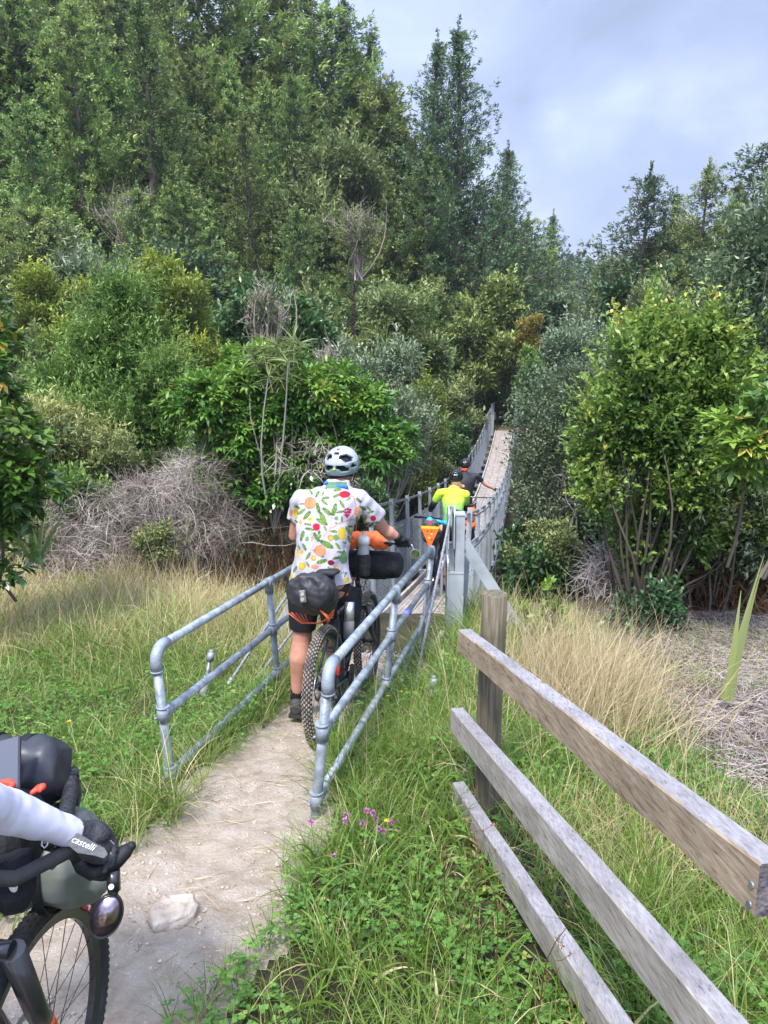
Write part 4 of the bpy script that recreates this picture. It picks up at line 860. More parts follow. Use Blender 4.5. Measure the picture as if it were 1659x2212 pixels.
M_board = wood('weathered_board', (.17, .145, .12), (.33, .295, .25), (.43, .40, .365), (22, 1.6, 22), 4.0)
M_board_top = wood('tan_board', (.16, .115, .07), (.32, .245, .165), (.41, .345, .27), (22, 1.4, 22), 4.0)
M_post = wood('treated_post', (.05, .043, .026), (.125, .105, .07), (.21, .185, .135), (22, 22, 1.2))
M_deck = wood('deck_boards', (.20, .17, .15), (.33, .285, .25), (.42, .37, .34), (14, 1.0, 14))
M_kick = wood('kick_boards', (.30, .27, .23), (.45, .41, .36), (.52, .48, .43), (14, 1.0, 14))

M_board_grey = wood('silvered_board_face', (.16, .15, .15), (.255, .24, .245), (.33, .315, .32), (26, 2.0, 26), 5.0)
M_endgrain = mat('dark_end_grain', (.05, .045, .05), .95, color2=(.16, .14, .14), nscale=60, bump=1, bscale=60)
RD = Vector((.218, 1.004, -.084))
def handrail(base, zs, foot, label, lean=0):
    b0 = Vector(base); t = empty('pipe_handrail', (b0.x, b0.y, foot), label, 'handrail', 'pipe handrails flanking the path')
    Pn = [b0 + RD * s for s in (0, 1.55, 3.1)]
    offs = [z - b0.z for z in zs]
    for i, P in enumerate(Pn):
        m = MB(); top = P.z - (.05 if i in (0, 2) else 0)
        zf_ = foot - .35 + RD.z * 1.55 * i; m.tube([(P.x + lean * (P.z - zf_), P.y, zf_), (P.x, P.y, top)], .0242, 16); m.build('post', M_galv, t)
    for j, o in enumerate(offs):
        m = MB(); a = Vector((b0.x - lean * o, b0.y, b0.z + o)); e = a + RD * 3.1
        dn = RD.normalized(); a2 = a + dn * (.05 if j == 0 else .0)
        m.tube([a2, e - dn * (.04 if j == 0 else 0)], .0242 if j == 0 else .0225, 16)
        m.build(['top_rail', 'middle_rail', 'bottom_rail'][j], M_galv, t)
    m = MB()
    dn = RD.normalized()
    # elbow at the near end
    P = b0; arc = []
    for k in range(9):
        a = math.pi / 2 * k / 8; arc.append(P + Vector((0, 0, -.075)) + Vector((0, 0, .075)) * math.sin(a) + dn * .075 * (1 - math.cos(a)))
    m.tube([P + Vector((0, 0, -.125))] + arc + [P + dn * .115], .0305, 18)
    m.tube([P + Vector((0, 0, -.128)), P + Vector((0, 0, -.118))], .033, 18); m.build('elbow_fitting', M_fit, t)
    for i, P in enumerate(Pn):
        for j, o in enumerate(offs):
            if i == 0 and j == 0: continue
            c = Vector((P.x - lean * o, P.y, P.z + o)); m = MB()
            if j == 0:
                m.tube([c - dn * .055, c + dn * (.055 if i == 1 else .012)], .0305, 18); m.tube([c, c - Vector((0, 0, .085))], .0305, 18)
                m.tube([c - dn * .056, c - dn * .046], .033, 18)
            else:
                m.tube([c - Vector((0, 0, .042)), c + Vector((0, 0, .042))], .031, 18); m.tube([c + Vector((0, 0, .034)), c + Vector((0, 0, .044))], .034, 18)
                m.tube([c + dn * .02, c + dn * .075], .0285, 16)
                if i: m.tube([c - dn * .075, c], .0285, 16)
            m.tube([c + Vector((-.028, -.01, -.02)), c + Vector((-.042, -.014, -.02))], .007, 6)
            m.build('collar_fitting', M_fit, t)
    return t
handrail((-1.163, 3.53, .49), (.49, .13, -.21), -.45, 'left grey pipe handrail with three rails beside the dirt path', .05)
hr = handrail((-.257, 3.15, .55), (.55, .235, -.115), -.30, 'right grey pipe handrail whose near post stands by the pink clover', -.095)
M_dkn = mat('rusty_nail', (.05, .04, .035), .8)
M_blue = mat('blue_paint', (.16, .18, .62), .6, 0, noise=.2, nscale=30)
m = MB(); c = Vector((-.287, 3.15, .235)); m.tube([c + RD * 2.02, c + RD * 2.16], .0233, 16); m.build('paint_mark', M_blue, hr)

# --- bridge
BX = lambda t: .12 + .1945 * (t - 7)           # centre line; t is the distance ahead
BZ = lambda t: -.80 - .194 * (t - 7) + .00535 * (t - 7) ** 2
BY = lambda t: t - .22                          # nominal depth to world y
BD = Vector((.1945, 1, 0)).normalized(); BN = Vector((BD.y, -BD.x, 0))   # along, and to the right
def bp_(t, off=0.0, dz=0.0): return Vector((BX(t), BY(t), BZ(t) + dz)) + BN * off
T0, T1 = 6.35, 37.3
br = empty('suspension_bridge', bp_(T0), 'long narrow sagging suspension footbridge with mesh sides and timber deck', 'footbridge')
for k in range(3):
    m = MB(); wdt = .252; x0 = -.378 + k * wdt + .004; x1 = x0 + wdt - .008; t = T0 + (k * .8 % 1.9) * .3
    ts = [T0] + list(np.arange(T0 + .6 + k * .8, T1, 2.4)) + [T1]
    for a, b in zip(ts[:-1], ts[1:]):
        q = np.linspace(a + .003, b - .003, 4); rings = []
        for tt in q: rings.append([bp_(tt, x0, 0), bp_(tt, x1, 0), bp_(tt, x1, -.045), bp_(tt, x0, -.045)])
        m.loft(rings, True, False)
    # raised grip battens in the board's surface
    for j in range(5):
        xx = x0 + .022 + j * .050
        m.loft([[bp_(tt, xx, .006), bp_(tt, xx + .022, .006), bp_(tt, xx + .022, -.005), bp_(tt, xx, -.005)] for tt in np.linspace(T0 + .02, T1 - .02, 50)], True, False)
    m.build('deck_board', M_deck, br)
for sgn in (-1, 1):
    m = MB(); m.loft([[bp_(tt, sgn * .405 - .02, .075), bp_(tt, sgn * .405 + .02, .075), bp_(tt, sgn * .405 + .02, -.03), bp_(tt, sgn * .405 - .02, -.03)] for tt in np.linspace(T0 + .3, T1 - .3, 60)], True, False)
    m.build('kick_board', M_kick, br)
HS = .60       # half distance between the side fences
for tt in np.arange(7.45, 36.9, 1.35): m = MB(); m.box(bp_(tt, 0, -.10), (HS * 2 + .1, .06, .08), Matrix.Rotation(-math.atan(.1945), 3, 'Z')); m.build('cross_beam', M_steel, br)
rotB = Matrix.Rotation(-math.atan(.1945), 3, 'Z')
for sgn in (-1, 1):
    for n, tt in enumerate(np.arange(7.45, 36.9, 1.35)):
        m = MB(); top = bp_(tt, sgn * (HS + .05), 1.36); bot = bp_(tt, sgn * HS, -.14)
        ax = (top - bot).normalized(); L = (top - bot).length; q = Vector((0, 0, 1)).rotation_difference(ax).to_matrix() @ rotB
        m.box((top + bot) / 2, (.050, .007, L), q); m.box((top + bot) / 2 + q @ Vector((-sgn * .0215, .028, 0)), (.007, .050, L), q)
        for dz in (1.30, .97): 
            c = bp_(tt, sgn * (HS + .04) - sgn * .01, dz); m.tube([c - BD * .03, c + BD * .05], .009, 6); m.tube([c - BD * .05 + Vector((0, 0, .012)), c - BD * .03 + Vector((0, 0, .012))], .016, 6)
            m.tube([c + Vector((0, 0, -.02)) + BN * .03 , c + Vector((0, 0, -.02)) - BN * .03], .008, 6)
        m.build('side_post', M_steel, br)
    for dz, rad, nm in ((1.31, .011, 'hand_cable'), (.98, .008, 'hand_cable'), (-.08, .014, 'deck_cable')):
        pts = [bp_(tt, sgn * (HS + .045), dz) for tt in np.linspace(7.0, 36.9, 60)]
        m = MB(); m.tube(pts, rad, 6); m.build(nm, M_cable, br)
    # chain-link: crossing zigzag wires
    P = []; Q = []; st = .055; hgt = .99
    for t0 in np.arange(7.1 - .55, 36.8, st):
        for sg in (-1, 1):
            ta, tb = (t0, t0 + .58) if sg > 0 else (t0 + .58, t0)
            P.append((ta, tb))
    f = Fol(400 + sgn); A = []; B = []
    for ta, tb in P:
        K = 5
        for k in range(K):
            q0 = ta + (tb - ta) * k / K; q1 = ta + (tb - ta) * (k + 1) / K
            if min(q0, q1) < 7.0 or max(q0, q1) > 36.9: continue
            A.append(bp_(q0, sgn * (HS + .006), -.02 + hgt * k / K)); B.append(bp_(q1, sgn * (HS + .006), -.02 + hgt * (k + 1) / K))
    f.tubes(np.array([list(v) for v in A]), np.array([list(v) for v in B]), .0017, .0017, .5, K=1, bow=0, sides=3)
    mm = f.mesh('netting'); mm.transform(wmat(br).inverted()); o = mobj('netting', mm, M_wire, br)
def tower(t, sgn, near, top):
    c = bp_(t, sgn * (HS - .05 if near else HS), 0); gz = min(c.z - .2, tz(c.x, c.y)) - .1
    m = MB(); zt = c.z + top
    # H section column: two flanges and a web, narrower above
    m.box((c.x, c.y - .07, (gz + zt - .55) / 2), (.155, .012, zt - .55 - gz)); m.box((c.x, c.y + .07, (gz + zt - .55) / 2), (.155, .012, zt - .55 - gz)); m.box((c.x, c.y, (gz + zt - .55) / 2), (.010, .13, zt - .55 - gz))
    m.box((c.x + sgn * .035, c.y - .07, zt - .275), (.085, .012, .548)); m.box((c.x + sgn * .035, c.y + .07, zt - .275), (.085, .012, .548)); m.box((c.x + sgn * .02, c.y, zt - .275), (.012, .128, .546))
    m.box((c.x + sgn * .035, c.y, zt + .006), (.10, .165, .012)); m.box((c.x - sgn * .0, c.y, zt - .55), (.16, .16, .014)); m.box((c.x - sgn*.045, c.y+.03, zt - .41), (.075, .09, .26))
    m.box((c.x, c.y, gz + .1), (.30, .30, .02))
    m.build('tower_column', M_steel, br)
    # brace
    m = MB(); a = Vector((c.x + sgn * .075, c.y, zt - .26)); dx = .66; ground = tz(c.x + sgn * (dx + .1), c.y); b = Vector((c.x + sgn * (dx + .06), c.y, ground + .02))
    ax = b - a; L = ax.length; q = ax.to_track_quat('Z', 'Y').to_matrix(); pm_ = (a + b) / 2
    Yc = Vector((0, 1, 0)); Xc = Yc.cross(ax.normalized()); Mx = Matrix((Xc, Yc, ax.normalized())).transposed()
    m.box(pm_ + Yc * -.045, (.105, .008, L), Mx); m.box(pm_ + Xc * .049, (.008, .086, L), Mx); m.box(pm_ - Xc * .049, (.008, .086, L), Mx)
    m.build('tower_brace', M_steel, br)
    m = MB(); m.box((b.x, b.y, ground + .03), (.24, .26, .02)); [m.tube([(b.x + dx_, b.y + dy_, ground + .03), (b.x + dx_, b.y + dy_, ground + .10)], .012, 6) for dx_ in (-.08, .08) for dy_ in (-.09, .09)]
    m.build('brace_foot', M_bolt, br)
    # saddles: pairs of round-topped plates
    for dx_, dz_, yy in ((-.05, .06, -.04), (-.10, -.42, .0)):
        m = MB()
        for s2 in (-1, 1):
            poly = [(-.09, -.30), (.09, -.30)] + [(.09 * math.cos(a), .09 * math.sin(a)) for a in np.linspace(0, math.pi, 9)]
            m.prism(poly, .01, Matrix(((0, 0, 1), (1, 0, 0), (0, 1, 0))), (c.x + sgn * dx_ * 1 + s2 * .026, c.y + yy, zt + dz_ - .06))
        m.build('saddle_plates', M_bolt if near else M_steel, br)
    return c, zt
def rope(pts, rad, name='main_cable'):
    m = MB(); pts = [Vector(p) for p in pts]
    # laid strands: six wires twisting round the line
    dense = []
    for a, b in zip(pts[:-1], pts[1:]):
        n = max(2, int((b - a).length / .02)); dense += [a + (b - a) * (k / n) for k in range(n)]
    dense.append(pts[-1])
    if len(dense) > 400: m.tube(pts, rad, 8)
    else:
        m.tube(dense[::3] + [dense[-1]], rad * .7, 6); d = (pts[-1] - pts[0]).normalized(); u = d.cross(Vector((0, 1, .3))).normalized(); v = d.cross(u)
        for s in range(5):
            m.tube([p + (u * math.cos(i * .45 + s * 1.257) + v * math.sin(i * .45 + s * 1.257)) * rad * .55 for i, p in enumerate(dense)], rad * .5, 5)
    m.build(name, M_cable, br)
for sgn in (-1, 1):
    c, zt = tower(7.05, sgn, True, 1.31)
    ax_ = Vector((.25 if sgn > 0 else -1.28, 5.40 if sgn > 0 else 5.75, 0)); ax_.z = tz(ax_.x, ax_.y) + .02
    for k, (dx_, dz_, yy) in enumerate(((-.05, .06, -.04), (-.10, -.42, 0))):
        top = Vector((c.x + sgn * dx_, c.y + yy, zt + dz_ + .015)); end = ax_ + Vector((.0 - k * .09, .12 * k, 0)) if sgn > 0 else ax_ + Vector((k * .22, .1 * k, 0))
        rope([end + (end - top).normalized() * .05, top + Vector((0, -.07, -.012)), top, top + Vector((0, .09, -.03))], .0135)
        dd = (top - end).normalized(); m = MB(); m.tube([end - dd * .16, end + dd * .02], .022, 10); m.tube([end - dd * .30, end - dd * .14], .012, 8); m.build('cable_socket', M_bolt, br)
        # main cable runs along the outside of the side fence to the far tower
        rope([top + Vector((0, .09, -.03))] + [bp_(tt, sgn * (HS + .075), 1.30 - (.36 if k else .02)) for tt in np.linspace(7.9, 36.6, 40)], .011)
    c2, zt2 = tower(37.15, sgn, False, 1.35)
# anchors in the grass
for (u, v, y, lab) in ((937, 1468, 4.75, 'steel anchor bolt with big hex nut sticking out of grass by the right cables'), (456, 1412, 5.3, 'pale anchor rod in the long grass beyond the left handrail')):
    p = at(u, v, y); t = empty('anchor_bolt', (p.x, p.y, p.z), lab, 'anchor bolt', 'cable anchors'); q = Vector((-.18, -.28, -1)).normalized()
    m = MB(); m.tube([p, p + q * .34], .0155, 12); m.build('threaded_rod', M_galv, t)
    m = MB(); m.tube([p + q * -.012, p + q * .055], .030, 6); m.tube([p - q * .03, p], .017, 12); m.build('hex_nut', M_galv, t)
    m = MB(); e = p + q * .17; m.tube([e, e + q * .05, e + q * .2], [.020, .030, .034], 12); m.build('anchor_socket', M_bolt, t)
# far end: dry grass landing, green box
p = at(1052, 1650 / 1.823, 39); 
tb = empty('green_box', (at(1059, 905, 39.5).x, 39.3, tz(at(1059, 905, 39.5).x, 39.3)), 'small dark green box standing behind the far left bridge tower', 'box')
mgreen = mat('green_box_paint', (.01, .07, .055), .5); m = MB(); c = tb.location + Vector((0, 0, .75)); m.box(c, (.30, .30, 1.5), bev=.02); m.build('cabinet', mgreen, tb); m = MB(); m.box(c + Vector((0, 0, .77)), (.36, .36, .04), bev=.01); m.build('lid', mgreen, tb)

# --- timber fence
FY, FXs = (.33, 3.4), .15
def on_fence(u, v, off=0):
    d = px_dir(u, v); t = (FY[0] + off + FY[1] * FXs) / (d.x + FXs * d.y); return Vector((0, 0, CAMZ)) + d * t
fn = empty('timber_fence', (.49, 3.15, tz(.49, 3.15)), 'weathered three-rail timber fence running down the right foreground to a round post', 'fence')
def board(far, near, h, th, ext, m_, wob=0):
    a = on_fence(*far); b = on_fence(*near); d = (b - a).normalized(); b = b + d * ext
    side = Vector((d.y, -d.x, 0)).normalized(); side = side if side.x > 0 else -side
    n = 26; rings = []
    for k in range(n + 1):
        c = a + (b - a) * (k / n); g = mnoise.noise(c * 2.2) * .004 + mnoise.noise(c * 9) * .0012; g2 = mnoise.noise(c * 3 + Vector((5, 5, 5))) * .004
        bv = .004; hh = h + g2; P = []
        for (s, z) in ((0, -bv), (bv, 0), (th - bv, 0), (th, -bv), (th, -hh + bv), (th - bv, -hh), (bv, -hh), (0, -hh + bv)):
            P.append(c + side * (s + g) + Vector((0, 0, z + (mnoise.noise(Vector((c.x * 8, c.y * 8, s * 60))) * .0015))))
        rings.append(P)
    m = MB(); m.loft(rings, True, False); return m, a, d, side
for i, (far, near, h, th, ext, mm_) in enumerate([((990, 1360), (1642, 1868), .108, .062, .0, M_board_top), ((973, 1530), (1552, 2212), .122, .064, .9, M_board), ((976, 1690), (1318, 2212), .112, .062, 1.2, M_board)]):
    m, a, d, side = board(far, near, h, th, ext, mm_); rl = m.build('rail', [mm_, M_board_grey, M_endgrain], fn)
    for pl_ in rl.data.polygons:
        if pl_.normal.z > .7: pl_.material_index = 1
        elif pl_.normal.dot(-d) > .8 or pl_.normal.dot(d) > .8: pl_.material_index = 2 if pl_.normal.dot(d) > 0 else 1
    for dz in (.03, .07):
        m = MB(); c = a + d * .19 + Vector((0, 0, -dz)); m.tube([c - side * .002, c + side * .004], .004, 8); m.build('nail', M_dkn, rl)
        if i == 0: m = MB(); c = on_fence(1628, 1880) + Vector((0, 0, -dz)); m.tube([c - side * .003, c + side * .006], .0065, 10); m.build('nail', M_galv, rl)
def fpost(x, y, ztop, r, label=None):
    m = MB(); z0 = tz(x, y) - .4; n = 8
    pts = [(x + .004 * math.sin(k), y, z0 + (ztop - z0) * k / n) for k in range(n + 1)]
    m.tube(pts, [r * (1.04 - .05 * k / n) for k in range(n + 1)], 14, sq=(1, .92)); m.build('post', M_post, fn)
fpost(.492, 3.16, .905, .062); fpost(.755, .93, 1.02, .065)
# ------------------------------------------------------------------ grass and small plants on the ground
LM['grass'] = leafmat('grass_blades', [(0, (.045, .085, .014)), (.3, (.125, .21, .032)), (.5, (.19, .29, .05)), (.64, (.34, .36, .09)), (.78, (.50, .41, .19)), (1, (.68, .57, .36))], .5, .30, 0, .35)
LM['clover'] = leafmat('clover_leaves', [(0, (.03, .085, .016)), (.5, (.10, .22, .035)), (.85, (.18, .33, .06)), (1, (.36, .38, .09))], .5, .3, 0, .3)
LM['straw'] = leafmat('straw', [(0, (.16, .10, .05)), (.4, (.38, .28, .14)), (1, (.62, .52, .33))], .7, .15, 0, .2)
LM['litter'] = leafmat('grey_litter', [(0, (.09, .07, .06)), (.5, (.27, .22, .20)), (1, (.48, .42, .37))], .85, 0, 0, .1)
G = np.random.default_rng(11)
def scatter(n, x0, x1, y0, y1, rho):
    """n trial points thinned by rho(x, y) in 0..1"""
    x = G.uniform(x0, x1, n); y = G.uniform(y0, y1, n); ok = G.random(n) < rho(x, y); return x[ok], y[ok]
def edge_noise(x, y): return (fbm(x * 3.5, y * 3.5, 9) - .47) * .22
def free(x, y, m=.0):
    pmk = path_mask(x, y) + edge_noise(x, y) + .03
    onb = (y > 6.1) & (np.abs(x - (.12 + .1945 * (y + .22 - 7))) < .56)
    feet = (np.hypot((x + 1.12) / .13, (y - 3.42) / .20) < 1) | (np.hypot((x + .34) / .12, (y - 3.02) / .22) < 1)
    return (pmk > m) & ~onb & ~feet
def straw_f(x, y):
    a = .68 * sstep(5.6, 7.2, y) * (x < .2) + sstep(.9, 1.3, x) * sstep(3.4, 4.4, y) * .40 + sstep(.25, .5, x) * sstep(2.4, 2.8, y) * (1 - sstep(3.2, 3.6, y)) * .75
    a = a + (fbm(x * 1.1 + 3, y * 1.1, 31) - .42) * 1.3
    a = a - .35 * (x < -1.2) * (y < 5)
    return np.clip(a, 0, 1)
def hmap(x, y):
    """how tall the grass stands"""
    px_ = -.45 + .215 * (y - 3); h = .17 + 0 * x
    railL = np.exp(-((x - (px_ - .52)) / .28) ** 2) * sstep(2.6, 3.3, y); railR = np.exp(-((x - (px_ + .55)) / .30) ** 2) * sstep(3.2, 4.0, y)
    h = h + .17 * railL + .20 * railR + .22 * sstep(5.6, 7, y) * (x < -.5) + .10 * np.exp(-((x - 1.5) / .5) ** 2 - ((y - 5.0) / .8) ** 2) + .10 * (x > .1) * (y < 3.2) + .08 * (x > -.4) * (y > 2.6)
    fd = x - (.33 + (3.4 - y) * .15); h = h * (1 - .62 * sstep(-.42, -.15, fd) * (1 - sstep(.05, .3, fd)) * (y < 3.6))
    return h * (.30 + 1.5 * fbm(x * 2.3, y * 2.3, 41) ** 1.15) * (1 - .6 * litter_f(x, y))
def litter_f(x, y): return sstep(1.55, 2.1, x - .12 * (y - 4)) * sstep(2.6, 3.3, y)
def blades(name, n, x0, x1, y0, y1, dens, wid, hs=1.0, seed=0, spread=.45, bend=(.3, 1.8)):
    x, y = scatter(n, x0, x1, y0, y1, dens)
    ok = free(x, y, .0); x, y = x[ok], y[ok]
    # gather into tufts
    cx = np.round(x / .11) * .11 + (hash2(np.round(x / .11).astype(np.int64), np.round(y / .11).astype(np.int64), 5) - .5) * .1
    cy = np.round(y / .11) * .11 + (hash2(np.round(x / .11).astype(np.int64), np.round(y / .11).astype(np.int64), 6) - .5) * .1
    x2 = cx + (x - cx) * .55; y2 = cy + (y - cy) * .55; ok = free(x2, y2, -.01); x, y, x2, y2 = x[ok], y[ok], x2[ok], y2[ok]
    n = len(x); z = terrain(x2, y2) - .01; P = np.stack([x2, y2, z], 1)
    D = np.stack([(x - x2) * 6, (y - y2) * 6, 0 * x], 1) + G.normal(size=(n, 3)) * spread * [1, 1, .2] + [0, 0, 1.0]
    sf = straw_f(x, y); isdry = G.random(n) < sf * .75 + .13
    r = np.where(isdry, .68 + .3 * G.random(n), .10 + .34 * G.random(n) + .12 * fbm(x * 4, y * 4, 51) + .18 * sf)
    L = hmap(x, y) * G.uniform(.55, 1.35, n) * hs; W = wid * (1 + .10 * np.maximum(y - 2.5, 0)) * G.uniform(.6, 1.3, n) * np.where(isdry, .7, 1)
    f = Fol(seed); f.strands(P, D, L, W, G.uniform(*bend, n), r, K=4, wob=.05); return f
def rho_l(x, y): return np.clip(1.15 - .12 * y, .18, 1) * (1 - .95 * litter_f(x, y)) * (.45 + 1.2 * (fbm(x * 3.1, y * 3.1, 44) - .2))
f = blades('grass', 210000, -4.2, 3.4, 1.0, 7.8, rho_l, .0040, 1.0, 501)
f2 = blades('grass', 60000, -8.5, 4.5, 5.5, 9.8, lambda x, y: np.where(y > 7.6 + 1.9 * sstep(0, -3.5, x), 0, 1), .0065, 1.15, 502)
# arching tussocks hugging the handrails and the fence foot
ft = Fol(509); nt_ = 330; s_ = G.uniform(0, 4.2, nt_); side_ = np.where(G.random(nt_) < .42, -1, 1); yy = 3.0 + s_; xx = -.45 + .215 * (yy - 3) + np.where(side_ < 0, -.50 - .28 * G.random(nt_), .48 + .45 * G.random(nt_))
xx[:70] = G.uniform(-.3, 1.4, 70); yy[:70] = G.uniform(1.4, 4.4, 70); xx[70:120] = G.uniform(-3.4, -1.2, 50); yy[70:120] = G.uniform(3.2, 7.0, 50)
fdd = xx - (.33 + (3.4 - yy) * .15); ok = free(xx, yy, .03) & ~((fdd > -.40) & (fdd < .15) & (yy < 3.6)) & (np.hypot(xx + .72, yy - 4.5) > .22); xx, yy = xx[ok], yy[ok]; nb_ = 42; cx_ = np.repeat(xx, nb_) + G.normal(size=len(xx) * nb_) * .022; cy_ = np.repeat(yy, nb_) + G.normal(size=len(xx) * nb_) * .022; nn_ = len(cx_); tr_ = np.repeat(G.uniform(0, .16, len(xx)), nb_)
rr_t = np.where(G.random(nn_) < .17, .70 + .28 * G.random(nn_), .16 + .26 * G.random(nn_) + tr_); hs_ = np.repeat(G.uniform(.7, 1.35, len(xx)), nb_)
ft.strands(np.stack([cx_, cy_, terrain(cx_, cy_) - .01], 1), G.normal(size=(nn_, 3)) * [.42, .42, .08] + [0, 0, 1], G.uniform(.18, .42, nn_) * hs_, G.uniform(.003, .0065, nn_), G.uniform(.7, 3.0, nn_), rr_t, K=6, wob=.03)
f2.F += [q + f2.n for q in ft.F]; f2.V += ft.V; f2.r += ft.r
tag(mobj('grass', npmesh('grass', np.concatenate(f.V + f2.V), np.concatenate([*f.F, *[q + f.n for q in f2.F]]), np.concatenate(f.r + f2.r)), LM['grass']), 'long green and straw coloured grass on both sides of the path', 'grass', kind='stuff')
# clover and broad little leaves low down
x, y = scatter(52000, -3.6, 2.4, 1.0, 6.2, lambda x, y: np.clip(1.2 - .15 * y, .15, 1) * (fbm(x * 1.7, y * 1.7, 61) > .40) * (1 - .9 * litter_f(x, y)) * (1 - .7 * straw_f(x, y)))
ok = free(x, y, .02); x, y = x[ok], y[ok]; n = len(x)
h = hmap(x, y) * G.uniform(.15, .75, n); C = np.stack([x, y, terrain(x, y) + h], 1)
f = Fol(503); s = G.uniform(.008, .016, n) * (1 + .05 * y); cr_ = .2 + .5 * G.random(n) + .3 * (G.random(n) < .05)
a0 = G.uniform(0, 6.28, n)
for k in range(3):
    a = a0 + k * 2.094; D = np.stack([np.cos(a), np.sin(a), .15 + 0 * a], 1); f.leaves(C, D + G.normal(size=D.shape) * .15, s * 1.25, s * 1.15, cr_, .1, up=1.6)
sl_ = G.random(n) < .35; f.strands(C[sl_] - np.stack([0 * h, 0 * h, h], 1)[sl_], np.tile([0, 0, 1.], (int(sl_.sum()), 1)), h[sl_], .0016, 0, .25, K=2)
tag(mobj('clover', f.mesh('clover'), LM['clover']), 'low clover leaves growing through the grass', 'ground cover', kind='stuff')
# broad plantain-like leaves at the front right
x, y = scatter(1500, -.3, 1.9, 1.2, 4.5, lambda x, y: (fbm(x * 2.2, y * 2.2, 71) > .45) * 1.0); ok = free(x, y, .03); x, y = x[ok], y[ok]; n = len(x)
f = Fol(504); P = np.stack([x, y, terrain(x, y)], 1); q = 5; P = np.repeat(P, q, 0)
f.strands(P, G.normal(size=P.shape) * [.5, .5, .1] + [0, 0, .9], G.uniform(.08, .26, len(P)), G.uniform(.007, .016, len(P)), G.uniform(.6, 2.2, len(P)), np.clip(G.uniform(.08, .5, len(P)) + .45 * (G.random(len(P)) < .06), 0, 1), K=5)
tag(mobj('broad_weeds', f.mesh('broad_weeds'), LM['grass']), 'broad-bladed weeds at the front right among the clover', 'weeds', kind='stuff')
# straw: tall seed stalks, tan clump on the right, litter
f = Fol(505); xs, ys = [], []
x, y = scatter(5200, -6, 3, 3.0, 9, lambda x, y: np.clip(straw_f(x, y) * .9 + .12, 0, 1) * (1 - .9 * litter_f(x, y))); ok = free(x, y, .03) & (y < 7.8 + 1.5 * sstep(0, -3, x)); x, y = x[ok], y[ok]; n = len(x); P = np.stack([x, y, terrain(x, y)], 1)
f.strands(P, G.normal(size=P.shape) * [.22, .22, .05] + [0, 0, 1], hmap(x, y) * G.uniform(1.2, 2.3, n), .0022 + .0004 * y, G.uniform(.2, .9, n), G.uniform(.35, 1, n), K=5)
n = 3000; P = np.stack([G.normal(size=n) * .27 + 1.36, G.normal(size=n) * .50 + 4.9, np.zeros(n)], 1); P[:, 2] = terrain(P[:, 0], P[:, 1]); P = P[free(P[:, 0], P[:, 1])]; n = len(P)
f.strands(P, G.normal(size=P.shape) * [.30, .25, .05] + [.15, -.05, 1], G.uniform(.25, .92, n), .0042, G.uniform(.2, 1.2, n), G.uniform(.3, 1, n), K=5)
n = 3400; P = np.stack([G.uniform(-6, -.9, n), G.uniform(6.4, 9.2, n), np.zeros(n)], 1); P = P[free(P[:, 0], P[:, 1])]; n = len(P); P[:, 2] = terrain(P[:, 0], P[:, 1])
f.strands(P, G.normal(size=P.shape) * [.35, .3, .05] + [.1, 0, 1], G.uniform(.2, .55, n), .0055, G.uniform(.3, 1.4, n), G.uniform(.35, 1, n), K=4)
tag(mobj('dry_grass', f.mesh('dry_grass'), LM['straw']), 'dry tan grass stalks standing along the bank and right of the fence post', 'dry grass', kind='stuff')
f = Fol(506); x, y = scatter(60000, 1.0, 5.5, 2.4, 8.0, lambda x, y: np.clip(litter_f(x, y) + .25 * sstep(6.3, 7, y), 0, 1)); n = len(x); P = np.stack([x, y, terrain(x, y) + G.uniform(0, .06, n)], 1)
D = G.normal(size=P.shape) * [1, 1, .22]; f.strands(P, D, G.uniform(.05, .28, n), .0035, G.uniform(-.1, .5, n), np.clip(fbm(x * 2, y * 2, 81) + G.uniform(-.35, .35, n), 0, 1), K=3, wob=.12)
x = G.uniform(-6.5, -.6, 9000); y = G.uniform(7.6, 10, 9000); P = np.stack([x, y, terrain(x, y) + G.uniform(0, .05, 9000)], 1); f.strands(P, G.normal(size=P.shape) * [1, 1, .3], G.uniform(.08, .3, 9000), .006, .3, G.uniform(.2, .9, 9000), K=3, wob=.12)
tag(mobj('dead_litter', f.mesh('dead_litter'), LM['litter']), 'grey brown litter of dead fern and twigs on the right bank', 'litter', kind='stuff')
# mossy green clubmoss strip by the litter
f = Fol(507); n = 2600; tpos = G.random(n); P = np.stack([1.25 + .75 * tpos + G.normal(size=n) * .10, 4.7 - 1.9 * tpos + G.normal(size=n) * .12, np.zeros(n)], 1); P[:, 2] = terrain(P[:, 0], P[:, 1]) + .03
f.tufts(P, np.tile([0, 0, 1.], (n, 1)), 9, .045, .009, 1.0, .35 + .4 * fbm(P[:, 0] * 6, P[:, 1] * 6, 3), .15, jit=.02)
tag(mobj('moss', f.mesh('moss'), LM['young']), 'yellow-green moss strip between the tan grass and the grey litter', 'moss', kind='stuff')
